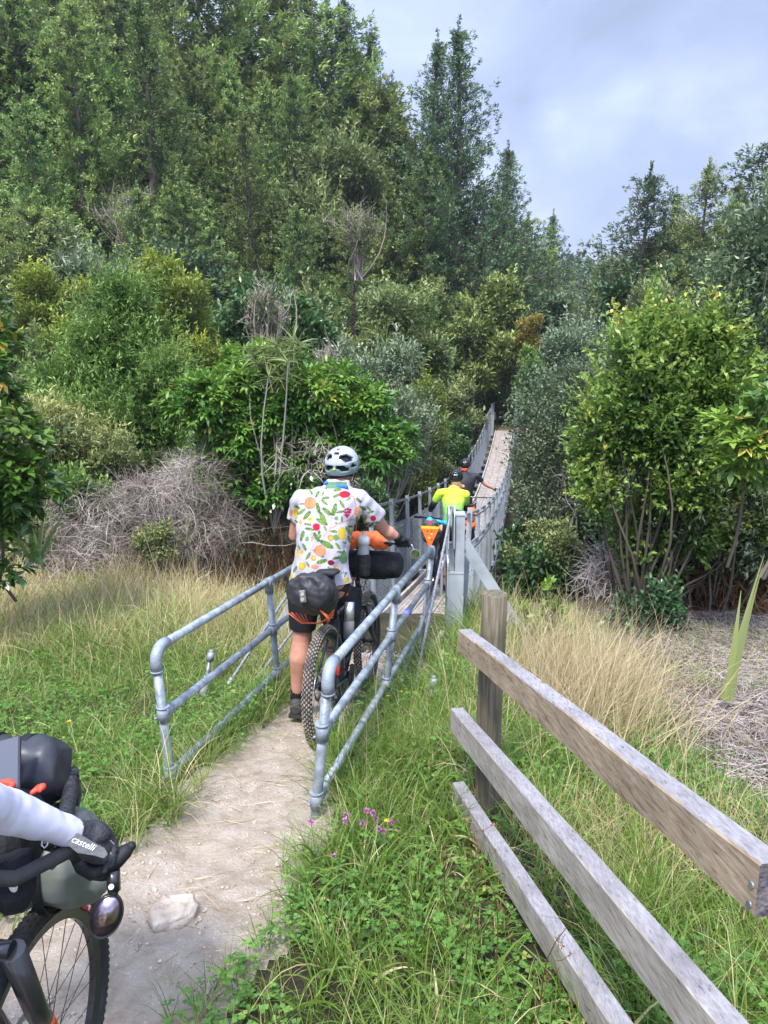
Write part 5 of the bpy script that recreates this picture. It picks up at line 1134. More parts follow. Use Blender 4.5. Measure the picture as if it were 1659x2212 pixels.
# straw lying on the path, gravel
f = Fol(508); n = 420; x, y = scatter(2200, -2.2, .1, 1.3, 5.5, lambda x, y: .4 + 0 * x); ok = path_mask(x, y) < .05; x, y = x[ok], y[ok]; n = len(x); P = np.stack([x, y, terrain(x, y) - .022], 1); gz_ = P
f.strands(P, G.normal(size=P.shape) * [1, 1, .0], G.uniform(.03, .22, n), .0022, G.uniform(-.02, .02, n), G.uniform(.3, 1, n), K=3, wob=.06)
f.V[0][:, 2] = terrain(f.V[0][:, 0], f.V[0][:, 1]) - .024 + G.uniform(0, .006, len(f.V[0]))
tag(mobj('loose_straw', f.mesh('loose_straw'), LM['straw']), 'thin straw bits lying on the dirt path', 'straw', kind='stuff')
def stone_mesh(seed, flat=.6, sub=2, rough_=.28):
    bm = bmesh.new(); bmesh.ops.create_icosphere(bm, subdivisions=sub, radius=1)
    for v in bm.verts:
        k = 1 + rough_ * (mnoise.noise(v.co * 1.3 + Vector((seed, 0, 0))) + .5 * mnoise.noise(v.co * 3.1 + Vector((0, seed, 0)))); v.co = Vector((v.co.x * k, v.co.y * k * .8, v.co.z * k * flat))
    me = bpy.data.meshes.new('stone'); bm.to_mesh(me); bm.free(); return me
M_stone = [mat('pale_stone', (.44, .38, .32), .85, noise=.2, nscale=14, bump=.5, bscale=30), mat('tan_stone', (.24, .19, .145), .95, color2=(.47, .385, .30), nscale=16, bump=1.0, bscale=45), mat('grey_stone', (.30, .28, .27), .85, noise=.25, nscale=12, bump=.5, bscale=30)]
sm = [stone_mesh(i * 3.7) for i in range(5)]
base = np.array([list(v.co) for v in stone_mesh(9, .6, 1).vertices]); fc = np.array([list(p.vertices) for p in stone_mesh(9, .6, 1).polygons])
x, y = scatter(34000, -2.6, .3, 1.2, 6.0, lambda x, y: .25 + .75 * (fbm(x * 2.6, y * 2.6, 91) > .5)); ok = path_mask(x, y) < .06; x, y = x[ok], y[ok]; n = len(x); s = .0018 + .011 * G.random(n) ** 4
rz = G.uniform(0, 6.28, n); c_, s_ = np.cos(rz)[:, None], np.sin(rz)[:, None]
Vg = np.stack([(base[None, :, 0] * c_ - base[None, :, 1] * s_) * s[:, None] + x[:, None], (base[None, :, 0] * s_ + base[None, :, 1] * c_) * s[:, None] + y[:, None], base[None, :, 2] * s[:, None] + terrain(x, y)[:, None] - .030 + rough.flat[0] * 0], -1).reshape(-1, 3)
def snap(xx, yy):
    j = np.clip(np.searchsorted(gx, xx), 1, nx - 1); i = np.clip(np.searchsorted(gy, yy), 1, ny - 1); return Zt[i, j]
Vg[:, 2] += np.repeat(snap(x, y) - terrain(x, y) + .031, len(base))
Fg = (fc[None] + (np.arange(n) * len(base))[:, None, None]).reshape(-1, 3)
tag(mobj('gravel', npmesh('gravel', Vg, Fg), M_stone[1]), 'small loose gravel scattered over the dirt path', 'gravel', kind='stuff')
stones = [(600, 1868, 14), (550, 1778, 13), (318, 1770, 20), (275, 1800, 15), (250, 1790, 9), (345, 1842, 12), (303, 1838, 13), (326, 1866, 11), (280, 1852, 9), (335, 1924, 14), (385, 2085, 13), (225, 2100, 16), (345, 1950, 10), (300, 2010, 9), (252, 2085, 8), (500, 1752, 9), (413, 1905, 7), (655, 1603, 8), (430, 1823, 8), (318, 2040, 9), (375, 2060, 7), (520, 2120, 9), (365, 1790, 9), (300, 1762, 22), (480, 1690, 7)]
for i, (u, v, wpx) in enumerate(stones):
    d = px_dir(u, v); t = 1.5
    for _ in range(30):
        P = Vector((0, 0, CAMZ)) + d * t; t += (P.z - float(snap(P.x, P.y))) * .6
    s = wpx / FPX * t * .5; o = mobj('stone', sm[i % 5], None, None, (P.x, P.y, P.z + s * .25), (0, 0, i * 1.3), (s, s, s))
    if not sm[i % 5].materials: sm[i % 5].materials.append(M_stone[0])
    tag(o, 'small pale stone lying loose on the dirt path', 'stone', 'loose stones on the path')
big = {0: 'white stone alone on the path just left of the right handrail foot', 2: 'pale block stone at the grass edge left of the path', 23: 'tan stone tucked under the grass by the left handrail foot', 1: 'small white stone in the middle of the path below the right post', 17: 'small dark pebble behind the rear wheel of the fruit shirt rider', 9: 'pale stone at the back corner of the flat rock', 11: 'pale stone near the bottom of the path beside the mirror bicycle tyre'}
for i, o in enumerate([o for o in COL.objects if o.name.split('.')[0] == 'stone']):
    if i in big: o['label'] = big[i]
# the flat rock
bm = bmesh.new(); outl = [(-.082, -.02), (-.075, .035), (-.04, .06), (.01, .062), (.055, .052), (.075, .02), (.068, -.02), (.03, -.045), (-.01, -.058), (-.05, -.06)]
vb = [bm.verts.new((x * 1.02, y * 1.02, -.03)) for x, y in outl]; vm = [bm.verts.new((x * 1.02, y * 1.02, .016)) for x, y in outl]; vt = [bm.verts.new((x * .9, y * .9, .030 + .004 * math.sin(i * 2))) for i, (x, y) in enumerate(outl)]
for a, b in ((vb, vm), (vm, vt)):
    for k in range(len(outl)): bm.faces.new((a[k], a[(k + 1) % len(outl)], b[(k + 1) % len(outl)], b[k]))
bm.faces.new(vt); bmesh.ops.triangulate(bm, faces=bm.faces[:]); bmesh.ops.subdivide_edges(bm, edges=bm.edges[:], cuts=3, use_grid_fill=True)
for v in bm.verts: v.co += Vector((0, 0, mnoise.noise(v.co * 30) * .006)) + v.co * (mnoise.noise(v.co * 22) * .14) + Vector((0, 0, mnoise.noise(v.co * 70) * .003))
me = bpy.data.meshes.new('flat_rock'); bm.to_mesh(me); bm.free(); d = px_dir(378, 1985); t = 2.0
for _ in range(30): P = Vector((0, 0, CAMZ)) + d * t; t += (P.z - float(snap(P.x, P.y))) * .6
[setattr(q_, 'use_smooth', True) for q_ in me.polygons]
tag(mobj('flat_rock', me, mat('rock_tan', (.24, .195, .15), .95, color2=(.50, .42, .335), nscale=18, bump=1.0, bscale=60), None, (P.x, P.y, P.z + .010), (0, 0, .1), (1.12, 1.3, 1.15)), 'flat-topped tan rock set in the middle of the path', 'rock')
# flowers
def flower(u, v, y, kind, label, group):
    p = at(u, v, y); p.z += .02; gz = tz(p.x, p.y); t = empty('clover_flower' if kind == 'pink' else 'yellow_flower', (p.x, p.y, gz), label, 'flower', group)
    m = MB(); m.tube([(p.x + .02, p.y, gz), (p.x + .01, p.y, (gz + p.z) / 2), (p.x, p.y, p.z)], .0014, 5); m.build('stalk', mat('flower_stalk', (.08, .16, .03), .6), t)
    f = Fol(int(u * 7 + v)); n = 60 if kind == 'pink' else 10
    if kind == 'pink': D = nrm(f.g.normal(size=(n, 3)) + [0, 0, .4]); f.leaves(np.tile([[p.x, p.y, p.z]], (n, 1)), D, .015, .0055, f.g.uniform(0, 1, n))
    else: a = np.arange(n) * .628; f.leaves(np.tile([[p.x, p.y, p.z]], (n, 1)), np.stack([np.cos(a), np.sin(a), .25 + 0 * a], 1), .013, .009, f.g.uniform(0, 1, n))
    me = f.mesh('petals'); me.transform(wmat(t).inverted()); mobj('petals', me, LM['pinkf'] if kind == 'pink' else LM['yelf'], t)
LM['pinkf'] = leafmat('pink_petals', [(0, (.30, .10, .20)), (.6, (.52, .20, .42)), (1, (.70, .42, .58))], .6, .3, 0)
LM['yelf'] = leafmat('yellow_petals', [(0, (.75, .45, .01)), (1, (.85, .62, .02))], .5, .3, 0)
for i, (u, v) in enumerate([(748, 1770), (783, 1788), (806, 1766), (812, 1780), (846, 1786), (817, 1800), (722, 1860), (802, 1912), (672, 1785), (745, 1782), (792, 1760), (828, 1805)]):
    flower(u, v, 2.75 - .0012 * (v - 1770) + .05 * math.sin(i * 2), 'pink', {6: 'pink clover head standing lowest and leftmost of the group by the right handrail', 7: 'pink clover head alone below the others', 8: 'pink clover head right at the foot of the right handrail post'}.get(i, 'pink clover head in the cluster right of the handrail foot'), 'pink clover flowers')
for i, (u, v, y) in enumerate([(833, 1488, 4.4), (838, 1510, 4.3), (835, 1782, 2.75), (150, 1565, 3.9), (866, 1500, 4.5), (250, 1365, 5.6)]):
    flower(u, v, y, 'yellow', ['upper small yellow flower by the middle post of the right handrail', 'lower small yellow flower by the middle post of the right handrail', 'small yellow flower among the pink clover', 'small yellow flower in the left grass below the handrail end', 'small yellow flower in the grass left of the anchor bolt', 'small yellow flower in the far left grass'][i], 'yellow flowers')
# dark dock stalks in front of the fence
for i, (u, v, y, hgt, lean) in enumerate([(1030, 2110, 1.9, .62, -.02), (1125, 2190, 1.75, .42, .12), (1082, 2050, 2.0, .40, -.05), (1012, 1990, 2.2, .38, -.08)]):
    p = at(u, v, y); gz = tz(p.x, p.y); f = Fol(520 + i); f.tubes(np.array([[0, 0, -.02]]), np.array([[lean, 0, hgt]]), .0028, .0012, .3, K=7, bow=.05)
    q = np.linspace(.45, 1, 9)[:, None]; Q = np.array([[lean, 0, hgt]]) * q; Q2 = Q + f.g.normal(size=Q.shape) * [.035, .03, .02] + [0, 0, .03]; f.tubes(Q, Q2, .0012, .0008, .4, K=2); f.tufts(Q2, np.tile([0, 0, 1.], (len(Q), 1)), 4, .010, .006, 1, .7, .3)
    t = empty('weed_stalk', (p.x, p.y, gz), ['tall dark weed stalk in front of the lowest fence rail', 'dark weed stalk leaning right in front of the middle rail', 'short reddish weed stalk beside the lowest rail', 'reddish weed stalk at the left end of the lowest rail'][i], 'weed'); mobj('stalk', f.mesh('stalk'), LM['brown'], t)
# dry landing beyond the bridge
f = Fol(530); n = 5000; x = G.uniform(5.1, 7.4, n); y = G.uniform(37.3, 40.5, n); P = np.stack([x, y, terrain(x, y)], 1)
f.strands(P, G.normal(size=P.shape) * [.5, .5, .1] + [0, 0, 1], G.uniform(.1, .4, n), .03, 1.0, G.uniform(.2, .9, n), K=3)
tag(mobj('dry_landing', f.mesh('dry_landing'), LM['straw']), 'patch of dry tan grass where the bridge lands on the far bank', 'dry grass', kind='stuff')

# the verge behind the camera, which the mirrors look back at
f = Fol(540); x = G.uniform(-3, 3, 9000); y = G.uniform(-5, .6, 9000); ok = (np.hypot(x, y) > .5) & ~((x > -1.9) & (x < -.3) & (y > -1)); x, y = x[ok], y[ok]; P = np.stack([x, y, terrain(x, y) - .01], 1); n = len(x)
f.strands(P, G.normal(size=P.shape) * [.5, .5, .1] + [0, 0, 1], G.uniform(.1, .3, n), .012, G.uniform(.3, 1.8, n), G.uniform(.1, .8, n), K=3)
tag(mobj('grass_behind', f.mesh('grass_behind'), LM['grass']), 'grass verge behind the viewer, seen only in the bicycle mirrors', 'grass', kind='stuff')
# ------------------------------------------------------------------ people and bicycles
M_skin = mat('skin_tanned', (.45, .215, .145), .5, noise=.16, nscale=14, bump=.1, bscale=200)
M_skin2 = mat('skin_fair', (.52, .30, .22), .5, noise=.08, nscale=20)
M_black = mat('black_fabric', (.012, .012, .014), .8, noise=.4, nscale=30, bump=.5, bscale=60, spec=.3)
M_lycra = mat('black_lycra', (.010, .010, .013), .6, noise=.2, nscale=20, bump=.15, bscale=90, spec=.35)
M_rubber = mat('tyre_rubber', (.022, .021, .020), .75, noise=.4, nscale=20, bump=.3, bscale=80)
M_dusty = mat('dusty_tread', (.10, .085, .07), .95, color2=(.34, .28, .215), nscale=22, bump=.4, bscale=80)
M_frame = mat('black_frame_paint', (.015, .015, .017), .3, coat=.4)
M_red = mat('red_paint', (.42, .02, .015), .35)
M_alu = mat('silver_metal', (.55, .56, .58), .35, .9, noise=.15, nscale=30)
M_dkmetal = mat('dark_metal', (.06, .06, .065), .45, .8)
M_orange = mat('orange_cloth', (.78, .13, .02), .7, noise=.2, nscale=14, bump=.5, bscale=20)
M_white = mat('white_plastic', (.75, .75, .73), .4)
M_bottle = mat('grey_bottle', (.30, .31, .31), .4)
M_sage = mat('sage_drybag', (.13, .145, .125), .5, noise=.18, nscale=6, bump=.7, bscale=10)
M_darkbag = mat('dark_drybag', (.028, .030, .036), .42, noise=.25, nscale=5, bump=.6, bscale=9, spec=.5)
M_mirror = mat('mirror_glass', (.75, .75, .78), .04, 1.0)
M_grey = mat('grey_panel', (.10, .10, .105), .6, noise=.2, nscale=30, bump=.3, bscale=120)
M_hair = mat('short_grey_hair', (.14, .11, .09), .9, noise=.3, nscale=60)
M_hair2 = mat('light_brown_hair', (.28, .17, .09), .7, noise=.35, nscale=40, bump=.6, bscale=60)
def evalmesh(me, mods):
    o = bpy.data.objects.new('tmp', me); COL.objects.link(o)
    for ty, kw in mods:
        m = o.modifiers.new(ty, ty)
        for k, v in kw.items(): setattr(m, k, v)
    bpy.context.view_layer.update(); dg = bpy.context.evaluated_depsgraph_get()
    r = bpy.data.meshes.new_from_object(o.evaluated_get(dg)); bpy.data.objects.remove(o); return r
def chain(m, pts, rad, n=14, sq=None):
    pts = [Vector(p) for p in pts]; rad = list(rad)
    for i in range(len(pts) - 1): m.tube([pts[i], pts[i + 1]], [rad[i], rad[i + 1]], n)
    for p, r in zip(pts, rad): m.ball(p, r, 14, 10)
def blob(name, m, material, parent, voxel=.009, smooth=6, wrinkle=0, wscale=9, color=None):
    me = m.mesh(name); me = evalmesh(me, [('REMESH', dict(mode='VOXEL', voxel_size=voxel)), ('SMOOTH', dict(iterations=smooth, factor=.5))])
    n = len(me.vertices); co = np.empty(n * 3, np.float32); me.vertices.foreach_get('co', co); co = co.reshape(-1, 3)
    if wrinkle:
        no = np.empty(n * 3, np.float32); me.vertices.foreach_get('normal', no); no = no.reshape(-1, 3)
        w_ = np.array([mnoise.noise(Vector((c[0] * wscale, c[1] * wscale, c[2] * wscale * .6 + c[0] * 4))) + .5 * mnoise.noise(Vector((c[0] * wscale * 2.3 + 7, c[1] * wscale * 2, c[2] * wscale * 1.6))) for c in co.tolist()])
        co = co + no * (w_ * wrinkle)[:, None]; me.vertices.foreach_set('co', co.astype(np.float32).ravel())
    if color is not None:
        a = me.color_attributes.new('print', 'FLOAT_COLOR', 'POINT'); a.data.foreach_set('color', color(co).astype(np.float32).ravel())
    me.name = name
    if parent is not None: me.transform(wmat(parent).inverted())
    me.polygons.foreach_set('use_smooth', np.ones(len(me.polygons), bool)); me.materials.clear()
    return mobj(name, me, material, parent)

def helmet(parent, c, fwd, up, size, m_top, m_low, style, name='helmet'):
    """shell with real vent openings over a dark liner"""
    c = Vector(c); fwd = Vector(fwd).normalized(); up = Vector(up); up = (up - fwd * up.dot(fwd)).normalized(); rt = fwd.cross(up)
    M = Matrix((rt, fwd, up)).transposed(); sx, sy, sz = size; na, ne = 72, 30; V = []; keep = []; fm_ = []
    def pt(i, j, k=1.0):
        a = 2 * math.pi * i / na; e = math.pi * .5 * (1 - j / ne) - .38 * (j / ne) ** 2 * (1.0 if math.sin(a) < 0 else .25)
        rid = 1 + .028 * math.cos(a * 6) * math.cos(e)
        return Vector((math.cos(a) * math.cos(e) * sx * rid, math.sin(a) * math.cos(e) * sy * rid, math.sin(e) * sz)) * k, a, e
    for j in range(ne + 1):
        for i in range(na): V.append(c + M @ pt(i, j)[0])
    F = []; FI = []
    for j in range(ne):
        for i in range(na):
            p, a, e = pt(i + .5, j + .5); back = math.degrees((a + math.pi / 2 + math.pi) % (2 * math.pi) - math.pi); el_ = math.degrees(e)   # back: 0 straight behind
            hole = False
            if style == 'a':
                x = back * math.cos(e); y = el_
                def inq(x, y, x0, y0, w, h, sl): return abs((x - x0)) < w / 2 and abs(y - y0 - sl * (x - x0)) < h / 2 * (1 - .55 * abs(x - x0) / (w / 2))
                for s in (-1, 1):
                    hole |= inq(x, y, s * 38, 33, 50, 26, -s * .28) or inq(x, y, s * 27, 2, 42, 22, -s * .2) or inq(x, y, s * 66, 4, 24, 14, -s * .2)
                hole |= inq(x, y, 0, 52, 20, 15, 0) or inq(x, y, 0, 70, 14, 12, 0) or inq(x, y, 180, 30, 30, 20, 0) or inq(x, y, 120, 30, 30, 18, 0) or inq(x, y, -120, 30, 30, 18, 0)
            else:
                q = ((back + 9) % 30) - 15; row = el_
                hole = abs(q) < 8.5 and (8 < row < 26 or 32 < row < 50 or 56 < row < 70) and not (abs(row - 29) < 3)
            if hole: continue
            F.append((j * na + i, (j + 1) * na + i, (j + 1) * na + (i + 1) % na, j * na + (i + 1) % na)); FI.append(1 if (el_ < 14 + 3 * math.cos(a * 2) and math.sin(a) < .25) else 0)
    me = bpy.data.meshes.new('shell'); me.from_pydata([tuple(v) for v in V], [], F); me.materials.append(m_top); me.materials.append(m_low)
    me.polygons.foreach_set('material_index', FI); me.update()
    me = evalmesh(me, [('SOLIDIFY', dict(thickness=.016, offset=-1)), ('BEVEL', dict(width=.002, segments=1, limit_method='ANGLE'))]); me.name = name
    me.transform(wmat(parent).inverted()); me.polygons.foreach_set('use_smooth', np.ones(len(me.polygons), bool))
    o = mobj(name, me, None, parent)
    m = MB(); m.ball(c + M @ Vector((0, 0, -.01)), 1, 20, 12, M, (sx * .86, sy * .86, sz * .84)); m.build('liner', M_black, o)
    return o, M
def head(m, c, fwd, r=.078):
    c = Vector(c); fwd = Vector(fwd).normalized(); rt = fwd.cross(Vector((0, 0, 1))).normalized(); up = rt.cross(fwd); M = Matrix((rt, fwd, up)).transposed()
    m.ball(c, 1, 18, 12, M, (r, r * 1.22, r * 1.28)); m.ball(c + M @ Vector((0, .035, -.065)), 1, 14, 10, M, (.055, .055, .05))
    m.ball(c + M @ Vector((0, .105, -.02)), 1, 10, 8, M, (.013, .018, .022)); m.ball(c + M @ Vector((0, .09, -.058)), 1, 10, 6, M, (.025, .012, .008))
    for s in (-1, 1):
        m.ball(c + M @ Vector((s * (r + .006), -.008, -.02)), 1, 10, 8, M, (.010, .018, .030)); m.ball(c + M @ Vector((s * .03, .078, .012)), 1, 8, 6, M, (.016, .012, .009))
    return M

# ---- wheel and bicycle in a local frame: x ahead, y left, z up
def wheel(parent, c, r, tw, tread, steer=0.0, knob=True, disc=True, spokes=28, rimdepth=.022, name='wheel', cas=False, label=None):
    c = Vector(c); Q = Matrix.Rotation(steer, 3, 'Z')
    def P(a, rr, y=0): return c + Q @ Vector((math.cos(a) * rr, y, math.sin(a) * rr))
    m = MB(); ri = r - tw - .004; n = 64
    m.loft([[P(2 * math.pi * k / n, ri + .004, .013), P(2 * math.pi * k / n, ri + .004, -.013), P(2 * math.pi * k / n, ri - rimdepth, -.009), P(2 * math.pi * k / n, ri - rimdepth, .009)] for k in range(n + 1)], False, False)
    for k in range(spokes):
        a = 2 * math.pi * k / spokes; s = 1 if k % 2 else -1; off = .35 * (1 if k % 4 < 2 else -1)
        m.tube([P(a, ri - rimdepth), P(a + off * 2.2, .022, s * .028)], .0012, 4)
    m.tube([P(0, 0, -.062), P(0, 0, .062)], .017, 12); m.tube([P(0, 0, -.032), P(0, 0, -.026)], .028, 16); m.tube([P(0, 0, .026), P(0, 0, .032)], .028, 16)
    wl = mobj(name, m.mesh(name), M_frame, parent)
    if disc:
        m = MB(); m.loft([[P(2 * math.pi * k / 40, .088, .040), P(2 * math.pi * k / 40, .088, .038), P(2 * math.pi * k / 40, .066, .038), P(2 * math.pi * k / 40, .066, .040)] for k in range(41)], False, False)
        for k in range(6): m.tube([P(k * 1.047, .02, .039), P(k * 1.047 + .4, .068, .039)], .003, 4)
        mobj('brake_disc', m.mesh('brake_disc'), M_alu, wl)
    if cas:
        m = MB()
        for k in range(9): m.tube([P(0, 0, -.030 - k * .0042), P(0, 0, -.032 - k * .0042)], .082 - k * .0072, 22)
        mobj('cassette', m.mesh('cassette'), M_dkmetal, wl)
    m = MB(); rc = r - tw / 2; nn = 72; ts = 14
    for a_ in [0]:
        vs = []; fs = []
        for k in range(nn):
            for j in range(ts):
                b = 2 * math.pi * j / ts; vs.append(P(2 * math.pi * k / nn, rc + math.cos(b) * tw / 2, math.sin(b) * tw / 2))
        for k in range(nn):
            for j in range(ts): fs.append((k * ts + j, ((k + 1) % nn) * ts + j, ((k + 1) % nn) * ts + (j + 1) % ts, k * ts + (j + 1) % ts))
        m.add(vs, fs, True)
    ty = mobj('tyre', m.mesh('tyre'), M_rubber, wl)
    m = MB()
    nk = 84 if knob else 110
    for k in range(nk):
        for j, b in enumerate((-1.15, -.62, -.2, .2, .62, 1.15) if knob else (-.95, -.45, 0, .45, .95)):
            a = 2 * math.pi * (k + .5 * (j % 2)) / nk; p = P(a, rc + math.cos(b) * tw * .5, math.sin(b) * tw * .5)
            rad = (Q @ Vector((math.cos(a) * math.cos(b), math.sin(b), math.sin(a) * math.cos(b)))); tan = Q @ Vector((-math.sin(a), 0, math.cos(a))); sd_ = rad.cross(tan)
            Mx = Matrix((tan, sd_, rad)).transposed(); s = (.013, .0085, .009) if knob else (.010, .006, .004)
            hx, hy, hz = s[0] / 2, s[1] / 2, s[2] / 2
            vs = [p + Mx @ Vector((x, y, z)) for z, q in ((-hz, 1.15), (hz, .85)) for x, y in ((-hx * q, -hy * q), (hx * q, -hy * q), (hx * q, hy * q), (-hx * q, hy * q))]
            m.add(vs, [(4, 5, 6, 7), (0, 1, 5, 4), (1, 2, 6, 5), (2, 3, 7, 6), (3, 0, 4, 7)], False)
    mobj('tread', m.mesh('tread'), tread, wl)
    return wl
def bicycle(name, loc, heading, pitch, lean, label, drop=False, tread=None, bar_h=1.06, sad_h=1.0, steer=0.0, accent=None, knob=True, fork_col=None, crank=.6, wb=1.13):
    t = empty(name, loc, label, 'bicycle'); t.rotation_euler = (lean, pitch, math.pi / 2 - heading); t.rotation_mode = 'XYZ'
    tread = tread or M_rubber; r = .37 if knob else .35
    wheel(t, (0, 0, r), r, .058 if knob else .046, tread, 0, knob, cas=True); wheel(t, (wb, 0, r), r, .058 if knob else .046, tread, steer, knob)
    hb = Vector((wb - .235, 0, r + .33)) if not drop else Vector((wb - .14, 0, r + .42)); ht = Vector((wb - .28, 0, r + .46)) if not drop else Vector((wb - .185, 0, r + .54)); bb = Vector((.435, 0, .32)); st = Vector((.26, 0, .78)); hub = Vector((0, 0, r)); fh = Vector((wb, 0, r))
    m = MB(); m.tube([bb, st], .017, 12); m.tube([st - Vector((0, 0, .03)), ht - Vector((0, 0, .03))], .019, 12); m.tube([bb, hb + Vector((0, 0, .03))], .026, 12); m.tube([hb, ht], .024, 12); m.tube([bb + Vector((0, -.045, 0)), bb + Vector((0, .045, 0))], .024, 12)
    for s in (-1, 1):
        m.tube([bb + Vector((0, s * .02, 0)), bb + Vector((-.12, s * .05, 0)), hub + Vector((0, s * .065, 0))], [.013, .012, .010], 8); m.tube([st + Vector((0, s * .015, -.06)), hub + Vector((0, s * .065, 0))], .009, 8)
    mobj('frame', m.mesh('frame'), M_frame, t)
    if accent:
        m = MB(); d = (hb - bb).normalized(); m.tube([bb + d * .20, bb + d * .42], .0268, 12); m.tube([hub + Vector((.05, -.068, .06)), hub + Vector((.14, -.062, .21))], .0115, 8); mobj('frame_stripe', m.mesh('frame_stripe'), accent, t)
    m = MB(); q = Matrix.Rotation(steer, 3, 'Z'); cw = (hb - ht).normalized(); cr_ = hb + cw * .015
    m.tube([cr_ + q @ Vector((0, -.055, 0)), cr_ + q @ Vector((0, .055, 0))], .02, 10)
    for s in (-1, 1): m.tube([cr_ + q @ Vector((0, s * .055, .0)), cr_ + q @ Vector((.08 if not drop else .05, s * .06, -.2)), fh + q @ Vector((0, s * .058, 0))], [.020, .019, .014] if not drop else [.027, .025, .018], 12)
    mobj('fork', m.mesh('fork'), fork_col or M_frame, t)
    m = MB(); m.tube([st - Vector((0, 0, .05)), Vector((.20, 0, sad_h - .03))], .0145, 10); mobj('seat_post', m.mesh('seat_post'), M_dkmetal, t)
    m = MB(); rings = []
    for k, (x, w_, h_) in enumerate([(-.13, .045, .0), (-.12, .068, .012), (-.07, .073, .014), (-.01, .055, .004), (.05, .028, .0), (.11, .021, .0), (.145, .014, -.008)]):
        rings.append([Vector((.20 + x, math.cos(a) * w_, sad_h + h_ + math.sin(a) * (.012 if math.sin(a) > 0 else .026))) for a in np.linspace(0, 2 * math.pi, 15)[:-1]])
    m.loft(rings); mobj('saddle', m.mesh('saddle'), M_lycra, t)
    bc = Vector((wb - .22 if not drop else wb - .20, 0, bar_h))
    m = MB(); m.tube([ht, ht + (ht - hb).normalized() * .05], .02, 10); m.tube([ht + Vector((-.01, 0, .03)), bc], .017, 10); mobj('stem', m.mesh('stem'), M_frame, t)
    if not drop:
        def B(x, y, z=0): return bc + q @ Vector((x, y, z))
        m = MB(); m.tube([B(-.05, -.37, .012), B(-.02, -.20, .01), B(0, -.05), B(0, .05), B(-.02, .2, .01), B(-.05, .37, .012)], .0125, 10); hbq = mobj('handlebar', m.mesh('handlebar'), M_frame, t)
        for s in (-1, 1):
            m = MB(); m.tube([B(-.035, s * .27, .011), B(-.052, s * .385, .012)], .017, 12); mobj('grip', m.mesh('grip'), M_rubber, hbq)
            m = MB(); m.tube([B(-.01, s * .22, .01), B(.02, s * .225, .0), B(.04, s * .26, -.005), B(.02, s * .34, -.01)], .006, 6); m.box(B(0, s * .22, .0), (.03, .03, .03), bev=.006); mobj('brake_lever', m.mesh('brake_lever'), M_dkmetal, hbq)
            m = MB(); p0 = B(.01, s * .21, .0); m.tube([p0, p0 + Vector((.09, -s * .06, .03)), p0 + Vector((.09, -s * .14, -.1)), Vector((wb - .19, 0, r + .35))], .0025, 5); mobj('brake_hose', m.mesh('brake_hose'), M_rubber, hbq)
    a = crank
    for s in (-1, 1):
        m = MB(); e = bb + Vector((math.cos(a) * .17 * s, s * .075, math.sin(a) * .17 * s)); m.tube([bb + Vector((0, s * .06, 0)), e], .011, 8); mp2 = MB(); mp2.box(e + Vector((0, s * .055, 0)), (.085, .085, .016), bev=.003); mobj('pedal', mp2.mesh('pedal'), M_dkmetal, t); mobj('crank_arm', m.mesh('crank_arm'), M_dkmetal, t)
    m = MB(); m.tube([bb + Vector((0, -.056, 0)), bb + Vector((0, -.052, 0))], .072, 28); mobj('chainring', m.mesh('chainring'), M_dkmetal, t)
    m = MB(); m.tube([bb + Vector((0, -.054, .070)), hub + Vector((0, -.05, .045))], .0035, 5); m.tube([bb + Vector((0, -.054, -.070)), hub + Vector((.06, -.05, -.10)), hub + Vector((.0, -.05, -.06))], .0035, 5)
    m.tube([hub + Vector((.0, -.075, -.02)), hub + Vector((.03, -.08, -.07)), hub + Vector((.06, -.06, -.12))], .010, 6); m.tube([hub + Vector((.06, -.058, -.115)), hub + Vector((.06, -.048, -.115))], .025, 12); mobj('derailleur', m.mesh('derailleur'), M_dkmetal, t)
    bpy.context.view_layer.update()
    return t, (lambda x, y, z: wmat(t) @ Vector((x, y, z)))

# ================= walking cyclist in the fruit shirt, with his bicycle
HD = math.atan2(.215, 1.0)
bike1, L1 = bicycle('mountain_bike', (-.355, 4.09, -.375), HD, .125, -.035, 'loaded mountain bike with muddy knobbly tyre pushed by the man in the fruit shirt', tread=M_dusty, bar_h=1.13, sad_h=1.045, steer=.02, accent=M_red, crank=.9)
bw = COL.objects
# round mirror at the right bar end
m = MB(); c = L1(.86, -.41, 1.07); q = Matrix.Rotation(-.2, 3, 'Z'); mirr = (Vector((0, -.85, .35)).normalized() + Vector((.25, -.9, -.30)).normalized()).normalized()
m.tube([L1(.85, -.385, 1.14), c + Vector((0, .03, 0))], .006, 6); m.tube([c + mirr * -.001, c - mirr * .016], [.036, .028], 20); mo = m.build('mirror', M_alu, bike1)
m = MB(); m.tube([c + mirr * .001, c + mirr * .003], [.031, .031], 20); m.build('mirror_glass', M_mirror, mo)
